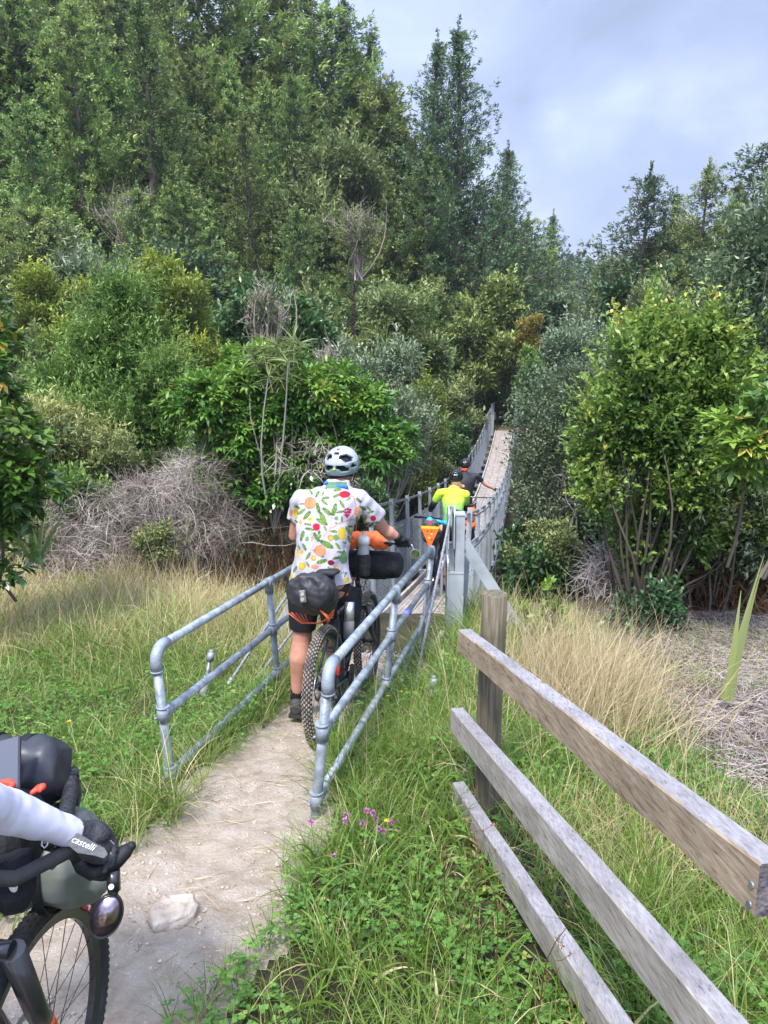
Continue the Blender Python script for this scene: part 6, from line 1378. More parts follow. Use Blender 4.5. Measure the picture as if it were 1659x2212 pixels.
# person
p1 = empty('person', (-.5, 4.62, -.44), 'person in white fruit-print short-sleeved shirt, black shorts and pale helmet pushing a mountain bike', 'person', 'people')
FW = Vector((.21, .977, 0)).normalized(); RT = Vector((FW.y, -FW.x, 0))
Hd = Vector((-.283, 4.95, 1.20)); Nk = Vector((-.305, 4.83, 1.05)); Rs = Vector((-.155, 4.80, 1.005)); Ls = Vector((-.535, 4.77, 1.01))
Re = Vector((.005, 4.93, .775)); Rw = L1(.80, -.30, 1.19); Le = Vector((-.60, 4.83, .76)); Lw = L1(.80, .30, 1.19)
Hip = Vector((-.42, 4.60, .50)); Lh, Rh = Hip - RT * .095, Hip + RT * .095
Lk, La = Vector((-.545, 4.62, .10)), Vector((-.592, 4.64, -.32)); Rk, Ra = Vector((-.36, 4.93, .08)), Vector((-.335, 4.98, -.36))
m = MB(); head(m, Hd, FW + Vector((.12, 0, -.05))); chain(m, [Hd + Vector((0, -.03, -.07)), Nk + Vector((0, -.03, -.02))], [.055, .06])
m.ball(Vector((-.36, 4.72, .88)), 1, 16, 12, None, (.17, .11, .20)); m.ball(Hip, 1, 16, 10, None, (.16, .12, .14)); chain(m, [Nk - Vector((0, .02, .06)), Vector((-.39, 4.64, .68)), Hip], [.09, .12, .13]); chain(m, [Ls, Nk - Vector((0, 0, .05)), Rs], [.06, .07, .06])
for S_, E_, W_ in ((Rs, Re, Rw), (Ls, Le, Lw)):
    mid1 = S_.lerp(E_, .5); chain(m, [S_, mid1, E_, E_.lerp(W_, .3), E_.lerp(W_, .75), W_], [.055, .051, .043, .047, .034, .027])
for H_, K_, A_ in ((Lh, Lk, La), (Rh, Rk, Ra)):
    chain(m, [H_, H_.lerp(K_, .5), K_, K_.lerp(A_, .28) + Vector((0, -.022, 0)), K_.lerp(A_, .65) + Vector((0, -.008, 0)), A_], [.10, .078, .063, .073, .052, .039])
    chain(m, [A_, A_ + Vector((.01, .06, -.06)), A_ + Vector((.02, .16, -.075))], [.036, .036, .03])
# hands: palms and five curled fingers round the grips, inside the gloves
def grip_hand(m, wr, grip, out, up=Vector((0, 0, 1)), s=1.0):
    """palm behind the grip, four fingers over the top and round it, thumb beneath"""
    d = (grip - wr); f_ = Vector((FW.x, FW.y, 0)); m.ball(wr.lerp(grip, .55) + up * .012, 1, 12, 8, None, (.040 * s, .045 * s, .020 * s)); chain(m, [wr, wr.lerp(grip, .5) + up * .01], [.028 * s, .026 * s])
    for k, ln in enumerate((.030, .036, .034, .026)):
        o = grip + out * ((k - 1.5) * .021 * s); r_ = [.0105, .010, .0095, .009][k] * s
        chain(m, [o - f_ * .02 + up * .022, o + f_ * .012 + up * .028, o + f_ * (.030 + ln * .2) + up * .008, o + f_ * .026 - up * .018, o + f_ * .004 - up * .024], [r_ * 1.05, r_, r_ * .95, r_ * .9, r_ * .8], 8)
    chain(m, [wr.lerp(grip, .45) - out * .025, grip - out * .045 + f_ * .0 + up * .004, grip - out * .048 + f_ * .026 - up * .006], [.015 * s, .012 * s, .010 * s], 8)
gR, gL = L1(.862, -.325, 1.142), L1(.862, .325, 1.142)
grip_hand(m, Rw, gR, RT); grip_hand(m, Lw, gL, -RT)
blob('body', m, M_skin, p1, .0075, 5); bodyo = COL.objects[-1]
bodyo = [o for o in COL.objects if o.parent == p1][-1]
for side, wr, g_, o_ in (('r', Rw, gR, RT), ('l', Lw, gL, -RT)):
    m = MB(); grip_hand(m, wr, g_, o_, s=1.18); m.tube([wr - (g_ - wr).normalized() * .03, wr], .034, 12); blob('glove', m, M_lycra, p1, .006, 2)
# shirt with its print
PR = []
def srgb(r, g, b): return np.array([((c / 255) / 12.92 if c / 255 <= .04045 else ((c / 255 + .055) / 1.055) ** 2.4) for c in (r, g, b)])
LEAVES = [(385, 670, 60, 34), (460, 695, -60, 42), (525, 690, -60, 30), (560, 740, -10, 44), (545, 795, 40, 44), (468, 860, 75, 60), (690, 712, -25, 44), (762, 820, 60, 50), (832, 755, -30, 34), (668, 880, -75, 72), (580, 905, 38, 66), (335, 950, -50, 62), (272, 905, -38, 52), (278, 812, 0, 30), (215, 855, 20, 40), (528, 985, 65, 76), (515, 1030, 28, 70), (345, 1060, 15, 42), (365, 1118, 12, 50), (555, 1110, 62, 32), (740, 908, -12, 44), (757, 994, 82, 32), (842, 1088, -6, 42), (848, 1150, 48, 62), (658, 1146, 5, 42), (278, 1200, -74, 60), (448, 1212, 58, 60), (487, 1178, 82, 42), (303, 1335, 66, 46), (572, 1302, 26, 86), (708, 1322, 52, 44), (845, 1240, 75, 44), (785, 1280, 20, 26), (350, 1442, -58, 48), (515, 1508, -15, 62), (690, 1468, -12, 46), (728, 1394, 0, 34), (775, 1440, -80, 66), (615, 1592, 35, 34), (995, 1000, 76, 50), (942, 1010, 86, 44), (1062, 1052, -30, 34), (1112, 1062, -40, 36), (1105, 912, -12, 40), (1008, 862, 28, 46), (962, 770, 40, 40), (1110, 1160, 60, 40), (1195, 1040, 8, 34), (203, 1025, 40, 26), (145, 1025, 75, 42), (190, 1602, -60, 44), (345, 1545, 55, 34), (870, 1350, 85, 46), (850, 1430, 80, 30), (800, 1665, -70, 30), (1085, 870, 40, 30), (560, 625, 45, 20), (700, 645, -5, 44), (240, 1340, 70, 30), (430, 1380, 10, 22), (395, 1240, -80, 26), (520, 1450, 0, 26), (610, 1660, -40, 30)]
def shirt_print(co):
    cp, sp = math.cos(PITCH), math.sin(PITCH)
    dz = co[:, 2] - CAMZ; dep = co[:, 1] * cp - dz * sp; yy = co[:, 1] * sp + dz * cp
    u = (829.5 + FPX * co[:, 0] / dep) * 1.823; v = (1106 - FPX * yy / dep) * 1.823; zx = (u - 1100) * 3.072; zy = (v - 1720) * 3.072
    col = np.tile(srgb(232, 226, 240), (len(co), 1)) * .46
    def setc(mk, c): col[mk] = np.asarray(c) * .47
    def ell(x, y, rx, ry, c, ang=0):
        a = math.radians(ang); dx, dy = zx - x, zy - y; p = dx * math.cos(a) + dy * math.sin(a); q_ = -dx * math.sin(a) + dy * math.cos(a); mk = (p / rx) ** 2 + (q_ / ry) ** 2 < 1; setc(mk, c); return mk
    def seg(pts, w_, c):
        for (x0, y0), (x1, y1) in zip(pts[:-1], pts[1:]):
            dx, dy = x1 - x0, y1 - y0; t = np.clip(((zx - x0) * dx + (zy - y0) * dy) / (dx * dx + dy * dy), 0, 1); setc(np.hypot(zx - x0 - t * dx, zy - y0 - t * dy) < w_, c)
    br_ = srgb(225, 175, 155)
    seg([(540, 1200), (620, 1110), (720, 1050), (860, 1000), (905, 930), (925, 830), (900, 720)], 9, br_); seg([(610, 1120), (640, 1020), (635, 950)], 6, br_); seg([(900, 720), (800, 735), (680, 790)], 4, br_); seg([(860, 1000), (930, 1010)], 5, br_); seg([(400, 1330), (470, 1270)], 3, br_)
    for x, y, an, ln in LEAVES:
        ell(x, y, ln * 1.12, ln * .40, srgb(90, 140, 75), an); ell(x, y, ln * .78, ln * .20, srgb(170, 185, 70), an); ell(x, y, ln * .85, ln * .06, srgb(60, 110, 60), an)
    pe, pd = srgb(246, 172, 120), srgb(238, 145, 95)
    for x, y, rx, ry in ((374, 803, 72, 74), (493, 1380, 72, 70), (945, 905, 36, 56), (140, 925, 24, 40), (895, 1185, 22, 50), (430, 1572, 45, 30)): ell(x, y, rx, ry, pd); ell(x + 5, y, rx * .82, ry * .85, pe)
    rd = srgb(212, 40, 70)
    for x, y, rx, ry, c in ((790, 697, 70, 42, rd), (448, 1090, 46, 48, rd), (1134, 985, 36, 36, rd), (625, 1522, 41, 33, srgb(150, 25, 60))): ell(x, y, rx, ry, c)
    for x, y in ((800, 880), (830, 875), (858, 885), (795, 915), (825, 912), (853, 915), (805, 945), (835, 945), (818, 968)): ell(x, y, 16, 16, srgb(215, 40, 90))
    ye = srgb(248, 218, 70)
    for x, y, rx, ry in ((757, 1170, 47, 78), (200, 922, 27, 72), (275, 1562, 42, 46), (810, 1735, 35, 35), (150, 1690, 20, 40), (225, 1410, 18, 55)): ell(x, y, rx, ry, srgb(225, 185, 50)); ell(x, y, rx * .85, ry * .88, ye)
    for x, y, r_ in ((620, 1225, 38), (415, 1470, 32), (255, 1035, 22), (690, 1592, 32), (1002, 1095, 22), (270, 1395, 22), (400, 1240, 16)): ell(x, y, r_, r_ * 1.1, srgb(248, 170, 80)); ell(x, y - 4, r_ * .55, r_ * .5, srgb(250, 215, 100))
    for x, y, r_ in ((372, 997, 28), (1045, 993, 22)): ell(x, y, r_, r_, srgb(235, 225, 70)); ell(x, y, r_ * .35, r_ * .35, srgb(110, 130, 60))
    for x, y, r_, q_ in ((690, 988, 28, 26), (335, 1237, 25, 32), (685, 1222, 38, 36), (775, 1480, 46, 60), (1168, 1130, 25, 20), (685, 1045, 14, 12)): ell(x, y, r_, q_, srgb(125, 170, 115))
    setc((zy < 628) & (zx > 560) & (zx < 820) & (zy > 545), srgb(120, 165, 125)); 
    out_ = np.ones((len(co), 4)); out_[:, :3] = col; return out_
mshirt = bpy.data.materials.new('fruit_print_cotton'); mshirt.use_nodes = True; b_ = mshirt.node_tree.nodes['Principled BSDF']; a_ = nd(mshirt.node_tree, 'ShaderNodeVertexColor'); a_.layer_name = 'print'
mshirt.node_tree.links.new(a_.outputs[0], b_.inputs['Base Color']); b_.inputs['Roughness'].default_value = .85; b_.inputs['Specular IOR Level'].default_value = .2
m = MB()
def ring(c, rx, ry, tilt=0, n=28):
    c = Vector(c); return [c + RT * (math.cos(a) * rx) + FW * (math.sin(a) * ry) + Vector((0, 0, math.sin(a) * tilt)) for a in np.linspace(0, 2 * math.pi, n + 1)[:-1]]
m.loft([ring((-.405, 4.555, .525), .195, .165, -.01), ring((-.405, 4.57, .585), .188, .160, -.01), ring((-.405, 4.58, .64), .180, .15, -.02), ring((-.40, 4.60, .74), .168, .14, -.03), ring((-.385, 4.66, .86), .190, .145, -.04), ring((-.36, 4.72, .96), .215, .14, -.05), ring((-.35, 4.76, 1.02), .21, .12, -.05), ring((-.335, 4.79, 1.06), .165, .095, -.04), ring((-.315, 4.82, 1.10), .085, .075, -.03), ring((-.305, 4.84, 1.135), .070, .068, -.02)])
for S_, E_, en, r2 in ((Rs, Re, .50, .082), (Ls, Le, .50, .080)):
    e = S_.lerp(E_, en); n_ = Nk + Vector((0, -.03, -.06)); chain(m, [n_, S_ + Vector((0, -.01, 0))], [.085, .072]); m.tube([S_, S_.lerp(e, .6), e, e + (E_ - S_).normalized() * .02], [.070, .076, r2, r2], 20)
shirt = blob('shirt', m, mshirt, p1, .0055, 1, wrinkle=.024, wscale=9, color=shirt_print)
m = MB(); m.tube([Nk + Vector((-.01, -.055, .055)) + RT * -.06, Nk + Vector((0, -.078, .065)), Nk + Vector((.01, -.055, .05)) + RT * .06], .012, 8); m.ball(Nk + Vector((-.01, -.07, .08)) + RT * -.065, .014); m.build('neckerchief', mat('blue_cloth', (.03, .14, .55), .8), p1)
txt = bpy.data.curves.new('t', 'FONT'); txt.body = 'sketchy'; txt.size = .030; txt.extrude = .0008
to = bpy.data.objects.new('t', txt); COL.objects.link(to); bpy.context.view_layer.update(); tme = bpy.data.meshes.new_from_object(to.evaluated_get(bpy.context.evaluated_depsgraph_get())); bpy.data.objects.remove(to); tme.name = 'shirt_lettering'
pt = at(719, 1240, 4.405); tme.transform(wmat(shirt).inverted() @ Matrix.Translation(pt) @ Matrix.Rotation(R(90), 4, 'X')); tme.materials.clear(); mobj('shirt_lettering', tme, M_lycra, shirt)
# shorts, socks, shoes
m = MB(); m.ball(Hip + Vector((0, 0, .02)), 1, 20, 12, None, (.182, .140, .15)); 
for H_, K_ in ((Lh, Lk), (Rh, Rk)): m.tube([H_ + Vector((0, 0, .05)), H_.lerp(K_, .4), H_.lerp(K_, .80)], [.122, .108, .086], 18)
blob('shorts', m, M_lycra, p1, .008, 4, wrinkle=.004, wscale=14)
for A_, K_ in ((La, Lk), (Ra, Rk)):
    m = MB(); m.tube([A_.lerp(K_, .46), A_.lerp(K_, .3), A_.lerp(K_, .05), A_ - Vector((0, 0, .03))], [.0555, .050, .044, .044], 16); m.build('sock', M_black, p1)
    m = MB(); h = A_ + Vector((0, -.035, -.075)); f2_ = Vector((.15, .98, -.15)).normalized() if A_ is La else FW
    chain(m, [h + Vector((0, 0, .045)), h], [.043, .043]); chain(m, [h + Vector((0, 0, .01)), h + f2_ * .10 + Vector((0, 0, 0)), h + f2_ * .19 + Vector((0, 0, -.01)), h + f2_ * .235], [.045, .046, .043, .032]); sh = blob('shoe', m, mat('grey_shoe', (.05, .05, .047), .8, noise=.3, nscale=30, bump=.5, bscale=60), p1, .007, 3)
    m = MB(); pl = [(-.045, -.04), (.045, -.04), (.052, .1), (.047, .2), (.02, .26), (-.02, .26), (-.045, .2), (-.05, .1)]; ff = f2_; rr_ = ff.cross(Vector((0, 0, 1))).normalized(); uu = rr_.cross(ff); m.prism(pl, .024, Matrix((rr_, ff, uu)).transposed(), h + Vector((0, 0, -.036))); m.build('sole', M_rubber, sh)
m_hs = mat('pale_helmet_shell', (.31, .335, .40), .4, noise=.06, nscale=20, coat=.2); m_hl = mat('sage_helmet_shell', (.14, .20, .19), .45, coat=.2)
hc = Hd + Vector((0, -.008, .028)); ho, HM = helmet(p1, hc, FW + Vector((.12, 0, .12)), Vector((0, 0, 1)), (.118, .142, .124), m_hs, m_hl, 'a')
m = MB(); dd = hc + HM @ Vector((0, -.139, .005)); m.tube([dd + FW * .004, dd - FW * .004], .0065, 12); m.build('yellow_badge', mat('yellow_badge', (.85, .75, .02), .4), ho)
m = MB(); m.ball(Hd + Vector((0, -.028, -.028)), 1, 18, 12, None, (.073, .075, .070)); blob('hair', m, M_hair, p1, .006, 1, .003, 40)
m = MB(); [m.tube([hc + RT * s * .10 + Vector((0, .02, -.03)), Hd + RT * s * .075 + Vector((0, .03, -.09)), Hd + Vector((0, .05, -.125))], .004, 5) for s in (-1, 1)]; m.build('chin_strap', M_black, ho)
# luggage on the mountain bike
def bagshape(name, rings, m_, loc, label, cat, voxel=.009, wrinkle=.008, wscale=14, smooth=3, mesh=None, parent_made=None):
    t = parent_made or empty(name, loc, label, cat); m = mesh or MB()
    if rings: m.loft(rings)
    o = blob('bag', m, m_, t, voxel, smooth, wrinkle, wscale); return t
def lring(Lf, x, rx, rz, zc, yc=0, n=20): return [Lf(x, yc + math.cos(a) * rx, zc + math.sin(a) * rz) for a in np.linspace(0, 2 * math.pi, n + 1)[:-1]]
c0 = L1(-.05, .0, .92)
sb = bagshape('saddle_bag', [lring(L1, .16, .03, .04, .95), lring(L1, .10, .055, .075, .93, .0), lring(L1, -.0, .095, .115, .93, .0), lring(L1, -.10, .125, .125, .955, .01), lring(L1, -.18, .140, .120, .98, .02), lring(L1, -.235, .130, .095, .99, .025), lring(L1, -.25, .06, .03, .99, .025)], mat('black_nylon', (.016, .016, .018), .55, noise=.35, nscale=10, bump=.8, bscale=16), c0, 'puffy black saddle bag with rear light under the fruit shirt', 'saddle bag', wrinkle=.013, wscale=20, smooth=2)
m = MB(); c = L1(-.248, .04, .975) ; bk = -FW; m.box(c + bk * .015, (.036, .018, .072), Matrix.Rotation(-.1, 3, 'Y'), bev=.006); o = m.build('rear_light', mat('light_body', (.20, .19, .16), .4, .3), sb)
for dz in (-.015, .015): m = MB(); m.tube([c + bk * .022 + Vector((0, 0, dz)), c + bk * .027 + Vector((0, 0, dz))], .011, 14); m.build('lens', mat('clear_lens', (.6, .6, .58), .15, .6), o)
for k in range(5):
    a0, a1 = (-.16 + .02 * k, .0), (.06, .0); m = MB(); zz = .83 - .012 * k
    m.tube([L1(-.17 + .03 * k, .17 - .018 * k, .86 - .01 * k), L1(-.12 + .03 * k, .10, .785 - .006 * k), L1(-.06 + .02 * k, .02, .772 - .004 * k), L1(.0 + .01 * k, -.06, .80 + .012 * k)], .0035, 5); m.build('elastic_cord', mat('orange_cord', (.65, .12, .04), .6), sb)
for k in range(4):
    m = MB(); m.tube([L1(-.20, -.02 - .006 * k, .90 - .005 * k), L1(-.17, -.075 - .004 * k, .85 - .01 * k), L1(-.13 + .01 * k, -.06, .79)], .0035, 5); m.build('elastic_cord', MATS['orange_cord'], sb)
hbg = bagshape('handlebar_roll', [[L1(.98 + math.cos(a) * rr, y, .97 + math.sin(a) * rr) for a in np.linspace(0, 2 * math.pi, 21)[:-1]] for y, rr in ((.30, .06), (.27, .095), (.15, .105), (0, .105), (-.15, .105), (-.27, .09), (-.30, .05))], M_black, L1(.98, 0, .97), 'black roll bag strapped in front of the mountain bike handlebar', 'handlebar bag', wrinkle=.008)
m = MB(); m.ball(L1(.93, -.02, 1.16), 1, 18, 10, None, (.16, .08, .055)); m.ball(L1(.90, .06, 1.15), 1, 14, 10, None, (.09, .06, .06)); m.ball(L1(.92, -.14, 1.13), 1, 14, 10, None, (.08, .06, .04)); oc = empty('orange_jacket', L1(.93, 0, 1.1), 'crumpled orange jacket strapped on top of the mountain bike handlebar', 'jacket'); blob('cloth', m, M_orange, oc, .007, 2, .016, 16)
def bottle(Lf, base, top, r, m_body, m_cap, label, name='water_bottle', strap=True):
    t = empty(name, base, label, 'bottle'); base = Vector(base); top = Vector(top); d = (top - base); m = MB()
    m.tube([base, base + d * .05, base + d * .45, base + d * .52, base + d * .58, base + d * .68, base + d * .74], [r * .9, r, r, r * .9, r * .98, r * .95, r * .72], 20); m.build('bottle_body', m_body, t)
    m = MB(); m.tube([base + d * .62, base + d * .80, base + d * .86, base + d * .87, base + d * .95, base + d], [r * 1.04, r * 1.02, r * .7, r * .38, r * .36, r * .44], 16); m.build('bottle_cap', m_cap, t); return t
bottle(None, L1(.66, -.085, 1.02), L1(.66, -.095, 1.245), .038, M_bottle, M_white, 'grey water bottle with white cap in the stem bag of the mountain bike')
st_ = bagshape('stem_bag', [[L1(.66 + math.cos(a) * r_, -.085 + math.sin(a) * r_, z) for a in np.linspace(0, 2 * math.pi, 17)[:-1]] for z, r_ in ((.94, .045), (1.0, .055), (1.06, .055), (1.09, .05))], M_black, L1(.66, -.085, .95), 'black pouch holding the water bottle behind the handlebar', 'stem bag', voxel=.007, wrinkle=.004)
fb = bagshape('frame_bag', [[L1(x, y, z) for y, z in ((-.04, z0), (.04, z0), (.045, z1), (-.045, z1))] for x, z0, z1 in ((.36, .46, .76), (.50, .45, .80), (.65, .55, .83), (.78, .68, .85))], M_black, L1(.5, 0, .6), 'black frame bag with a jacket stuffed in it inside the mountain bike frame', 'frame bag', wrinkle=.02, wscale=10)
m = MB(); m.box(L1(.43, -.01, .875), (.062, .10, .035), bev=.01); tp = empty('top_tube_pouch', L1(.43, 0, .86), 'small orange pouch strapped on the mountain bike top tube', 'pouch'); m.build('pouch', M_orange, tp)
for k in range(3): m = MB(); m.box(L1(.52 + k * .05, -.01, .90 + k * .012), (.055, .03, .02), bev=.004); m.build('strap', mat('patterned_strap', (.30, .12, .06), .8, color2=(.03, .03, .03), nscale=90), tp)
pu = empty('flask', L1(.28, -.07, .72), 'silver and grey flask strapped beside the seat tube of the mountain bike', 'flask'); m = MB(); m.tube([L1(.27, -.08, .60), L1(.29, -.08, .71)], .034, 16); m.build('grey_sleeve', mat('grey_sleeve', (.13, .13, .12), .7), pu); m = MB(); m.tube([L1(.29, -.08, .71), L1(.31, -.08, .83)], .031, 16); m.build('steel_body', M_alu, pu)

# ================= the two riders ahead on the bridge
def rider(label, D0, head_c, neck, sh, elbows, wrists, hip, knees, ankles, skin, top_m, short_m, sleeves, hel, hr=.077, torso=(.17, .12), hair=None, pants=.8, scale=1, hem=.0):
    t = empty('person', (hip[0], hip[1], min(ankles[0][2], ankles[1][2]) - .09), label, 'person', 'people'); V_ = Vector; hip = V_(hip); neck = V_(neck); head_c = V_(head_c)
    m = MB(); head(m, head_c, FW, hr); chain(m, [head_c - V_((0, .02, .06)), neck], [.05, .055]); chain(m, [neck - V_((0, -.02, .08)), neck.lerp(hip, .5), hip], [.05, torso[0] * .7, .13]); ch = V_(sh[0]).lerp(V_(sh[1]), .5); chain(m, [V_(sh[0]) + FW * .012, ch - V_((0, 0, .04)) + FW * .04, V_(sh[1]) + FW * .012], [.036, .040, .036])
    rr_ = RT * .095; K = []
    for s, e, w_ in zip(sh, elbows, wrists):
        s, e, w_ = V_(s), V_(e), V_(w_); chain(m, [s, e, e.lerp(w_, .3), w_], [.042, .040, .042, .027]); d = (w_ - e).normalized(); m.ball(w_ + d * .05, 1, 10, 8, None, (.035, .045, .028))
        for k in range(4): o = w_ + d * .06 + RT * ((k - 1.5) * .019); chain(m, [o, o + FW * .03 + V_((0, 0, -.005)), o + FW * .035 - V_((0, 0, .035))], [.010, .009, .008], 8)
        chain(m, [w_ + d * .03 - RT * .03, w_ + d * .07 - RT * .042], [.012, .010], 8)
    for s, k, a in ((-1, knees[0], ankles[0]), (1, knees[1], ankles[1])):
        H_ = hip + rr_ * s; k, a = V_(k), V_(a); chain(m, [H_, H_.lerp(k, .5), k, k.lerp(a, .3) - V_((0, .02, 0)), a], [.10, .08, .058, .060, .038]); chain(m, [a - V_((0, .02, .05)), a + V_((.02, .15, -.055))], [.038, .032])
    blob('body', m, skin, t, .010, 4)
    m = MB(); rg = lambda c, rx, ry: [V_(c) + RT * (math.cos(a) * rx) + FW * (math.sin(a) * ry) for a in np.linspace(0, 2 * math.pi, 25)[:-1]]
    w0, w1 = torso; m.loft([rg(hip + V_((0, 0, hem)), w0 * .98, w1 * 1.2), rg(hip.lerp(neck, .35), w0 * .92, w1 * 1.1), rg(hip.lerp(neck, .68), w0 * 1.12, w1 * 1.1), rg(hip.lerp(neck, .86), w0 * 1.15, w1 * .9), rg(neck + V_((0, 0, .0)), .075, .07), rg(neck + V_((0, .005, .03)), .062, .06)])
    for i, (s, e) in enumerate(zip(sh, elbows)):
        s, e = V_(s), V_(e); chain(m, [neck - V_((0, 0, .075)), s], [.080, .054]); m.tube([s, s.lerp(e, sleeves)], [.058, .053], 16)
    tp_ = blob('jersey', m, top_m, t, .010, 3, .006, 10)
    m = MB(); m.ball(hip, 1, 18, 12, None, (.165, .14, .15))
    for s, k in ((-1, knees[0]), (1, knees[1])): H_ = hip + rr_ * s; m.tube([H_, H_.lerp(V_(k), pants)], [.112, .078], 16)
    blob('shorts', m, short_m, t, .011, 3, .003)
    for k, a in zip(knees, ankles):
        a = V_(a); m = MB(); chain(m, [a - V_((0, .035, .045)), a + V_((.01, .08, -.05)), a + V_((.025, .17, -.06))], [.046, .046, .036]); blob('shoe', m, M_rubber, t, .009, 2)
    for e, w_ in zip(elbows, wrists):
        e, w_ = V_(e), V_(w_); d = (w_ - e).normalized(); m = MB(); m.tube([w_ - d * .02, w_ + d * .04], [.031, .036], 12); m.ball(w_ + d * .055, 1, 10, 8, None, (.042, .052, .036)); blob('glove', m, M_lycra, t, .008, 1)
    helmet(t, head_c + V_((0, -.005, .025)), FW + V_((0, 0, .1)), V_((0, 0, 1)), hel, M_frame, M_frame, 'b'); return t
# woman in the lime jersey
mj = bpy.data.materials.new('lime_fade_jersey'); mj.use_nodes = True; tt = mj.node_tree; b_ = tt.nodes['Principled BSDF']; co_ = nd(tt, 'ShaderNodeTexCoord'); sx_ = nd(tt, 'ShaderNodeSeparateXYZ'); mr_ = nd(tt, 'ShaderNodeMapRange'); rp = nd(tt, 'ShaderNodeValToRGB')
tt.links.new(co_.outputs['Object'], sx_.inputs[0]); tt.links.new(sx_.outputs['Z'], mr_.inputs[0]); mr_.inputs[1].default_value = .98; mr_.inputs[2].default_value = 1.5; tt.links.new(mr_.outputs[0], rp.inputs[0]); tt.links.new(rp.outputs[0], b_.inputs['Base Color']); b_.inputs['Roughness'].default_value = .75
e = rp.color_ramp.elements; e[0].position = 0; e[0].color = (.04, .15, .11, 1); e[1].position = 1; e[1].color = (.72, .90, .03, 1); q = e.new(.45); q.color = (.22, .55, .12, 1); q = e.new(.75); q.color = (.52, .82, .05, 1)
dk = lambda t_: BZ(t_)
zf = dk(10.5)
w1 = rider('person in lime green jersey and black helmet walking a bicycle with an orange triangle', 0, (1.04, 10.55, .205), (1.01, 10.46, .085), ((.80, 10.42, .02), (1.17, 10.36, .01)), ((.70, 10.52, -.20), (1.18, 10.5, -.24)), ((.70, 10.78, -.30), (1.10, 10.72, -.38)),
    (.97, 10.30, zf + .92), ((.90, 10.40, zf + .50), (1.06, 10.30, zf + .50)), ((.90, 10.32, zf + .10), (1.06, 10.12, zf + .12)), M_skin2, mj, M_lycra, .62, (.098, .128, .105), hr=.072, torso=(.150, .11), hem=.05)
m = MB(); hc2 = Vector((1.04, 10.55, .205)); m.ball(hc2 + Vector((0, -.02, -.02)), 1, 16, 12, None, (.076, .085, .085)); m.ball(hc2 + Vector((.0, -.085, -.085)), 1, 14, 10, None, (.07, .045, .06)); m.ball(hc2 + Vector((.05, -.07, -.11)), 1, 12, 8, None, (.035, .035, .055)); m.ball(hc2 + Vector((-.05, -.06, -.075)), 1, 12, 8, None, (.025, .035, .04)); blob('hair', m, M_hair2, w1, .008, 1, .010, 30)
for s_, e_, w_ in (((.80, 10.42, .02), (.70, 10.52, -.20), (.70, 10.78, -.30)), ((1.17, 10.36, .01), (1.18, 10.5, -.24), (1.10, 10.72, -.38))):
    s_, e_, w_ = Vector(s_), Vector(e_), Vector(w_); m = MB(); m.tube([s_.lerp(e_, .6), e_, e_.lerp(w_, .3), w_], [.050, .047, .048, .032], 14); m.build('arm_warmer', M_lycra, w1)
bike2, L2 = bicycle('touring_bicycle', (.635, 9.62, dk(9.8)), HD * .9, -(-.13), .0, 'bicycle with orange triangle on its saddle bag, wheeled by the person in lime green', tread=M_dusty, bar_h=1.02, sad_h=.97, crank=.3)
sb2 = bagshape('saddle_bag', [lring(L2, .15, .04, .05, .86), lring(L2, .0, .10, .12, .87), lring(L2, -.14, .14, .14, .90), lring(L2, -.22, .13, .11, .92), lring(L2, -.24, .05, .04, .92)], mat('charcoal_nylon', (.045, .045, .05), .7, noise=.3, nscale=10, bump=.6, bscale=16), L2(-.05, 0, .85), 'charcoal saddle bag carrying an orange safety triangle', 'saddle bag', wrinkle=.008)
tri_m = bpy.data.materials.new('orange_triangle'); tri_m.use_nodes = True; tri_m.node_tree.nodes['Principled BSDF'].inputs['Base Color'].default_value = (1.0, .16, .01, 1)
c = L2(-.255, 0, .90); F2 = Vector((math.sin(HD), math.cos(HD), 0)); R2 = Vector((F2.y, -F2.x, 0)); Mt = Matrix((R2, Vector((0, 0, 1)), -F2)).transposed()
tg = empty('safety_triangle', c, 'fluorescent orange downward-pointing safety triangle hung on the charcoal saddle bag', 'safety triangle'); m = MB(); m.prism([(-.130, .12), (.0, -.18), (.130, .12)], .004, Mt, c - F2 * .01); m.build('panel', tri_m, tg)
m = MB(); m.prism([(-.124, .118), (.124, .118), (.108, .085), (-.108, .085)], .002, Mt, c - F2 * .0145); m.build('yellow_band', mat('yellow_band', (1, .5, .02), .5), tg)
for x_, y_, cc, nm in ((-.035, .055, (.12, .03, .25), 'purple_dot'), (.02, .055, (.12, .03, .25), 'purple_dot'), (.02, .015, (.9, .5, .4), 'pink_dot'), (-.01, -.035, (.9, .5, .4), 'pink_dot'), (.025, -.06, (.12, .03, .25), 'purple_dot')):
    m = MB(); q0 = c - F2 * .0125 + R2 * x_ + Vector((0, 0, y_)); m.tube([q0, q0 - F2 * .003], .013, 8); m.build(nm, mat(nm, cc, .5), tg)
m = MB(); m.box(c + Vector((0, 0, .155)) - F2 * .0, (.03, .012, .09), bev=.003); m.build('pink_strap', mat('pink_strap', (.75, .03, .10), .6), sb2)
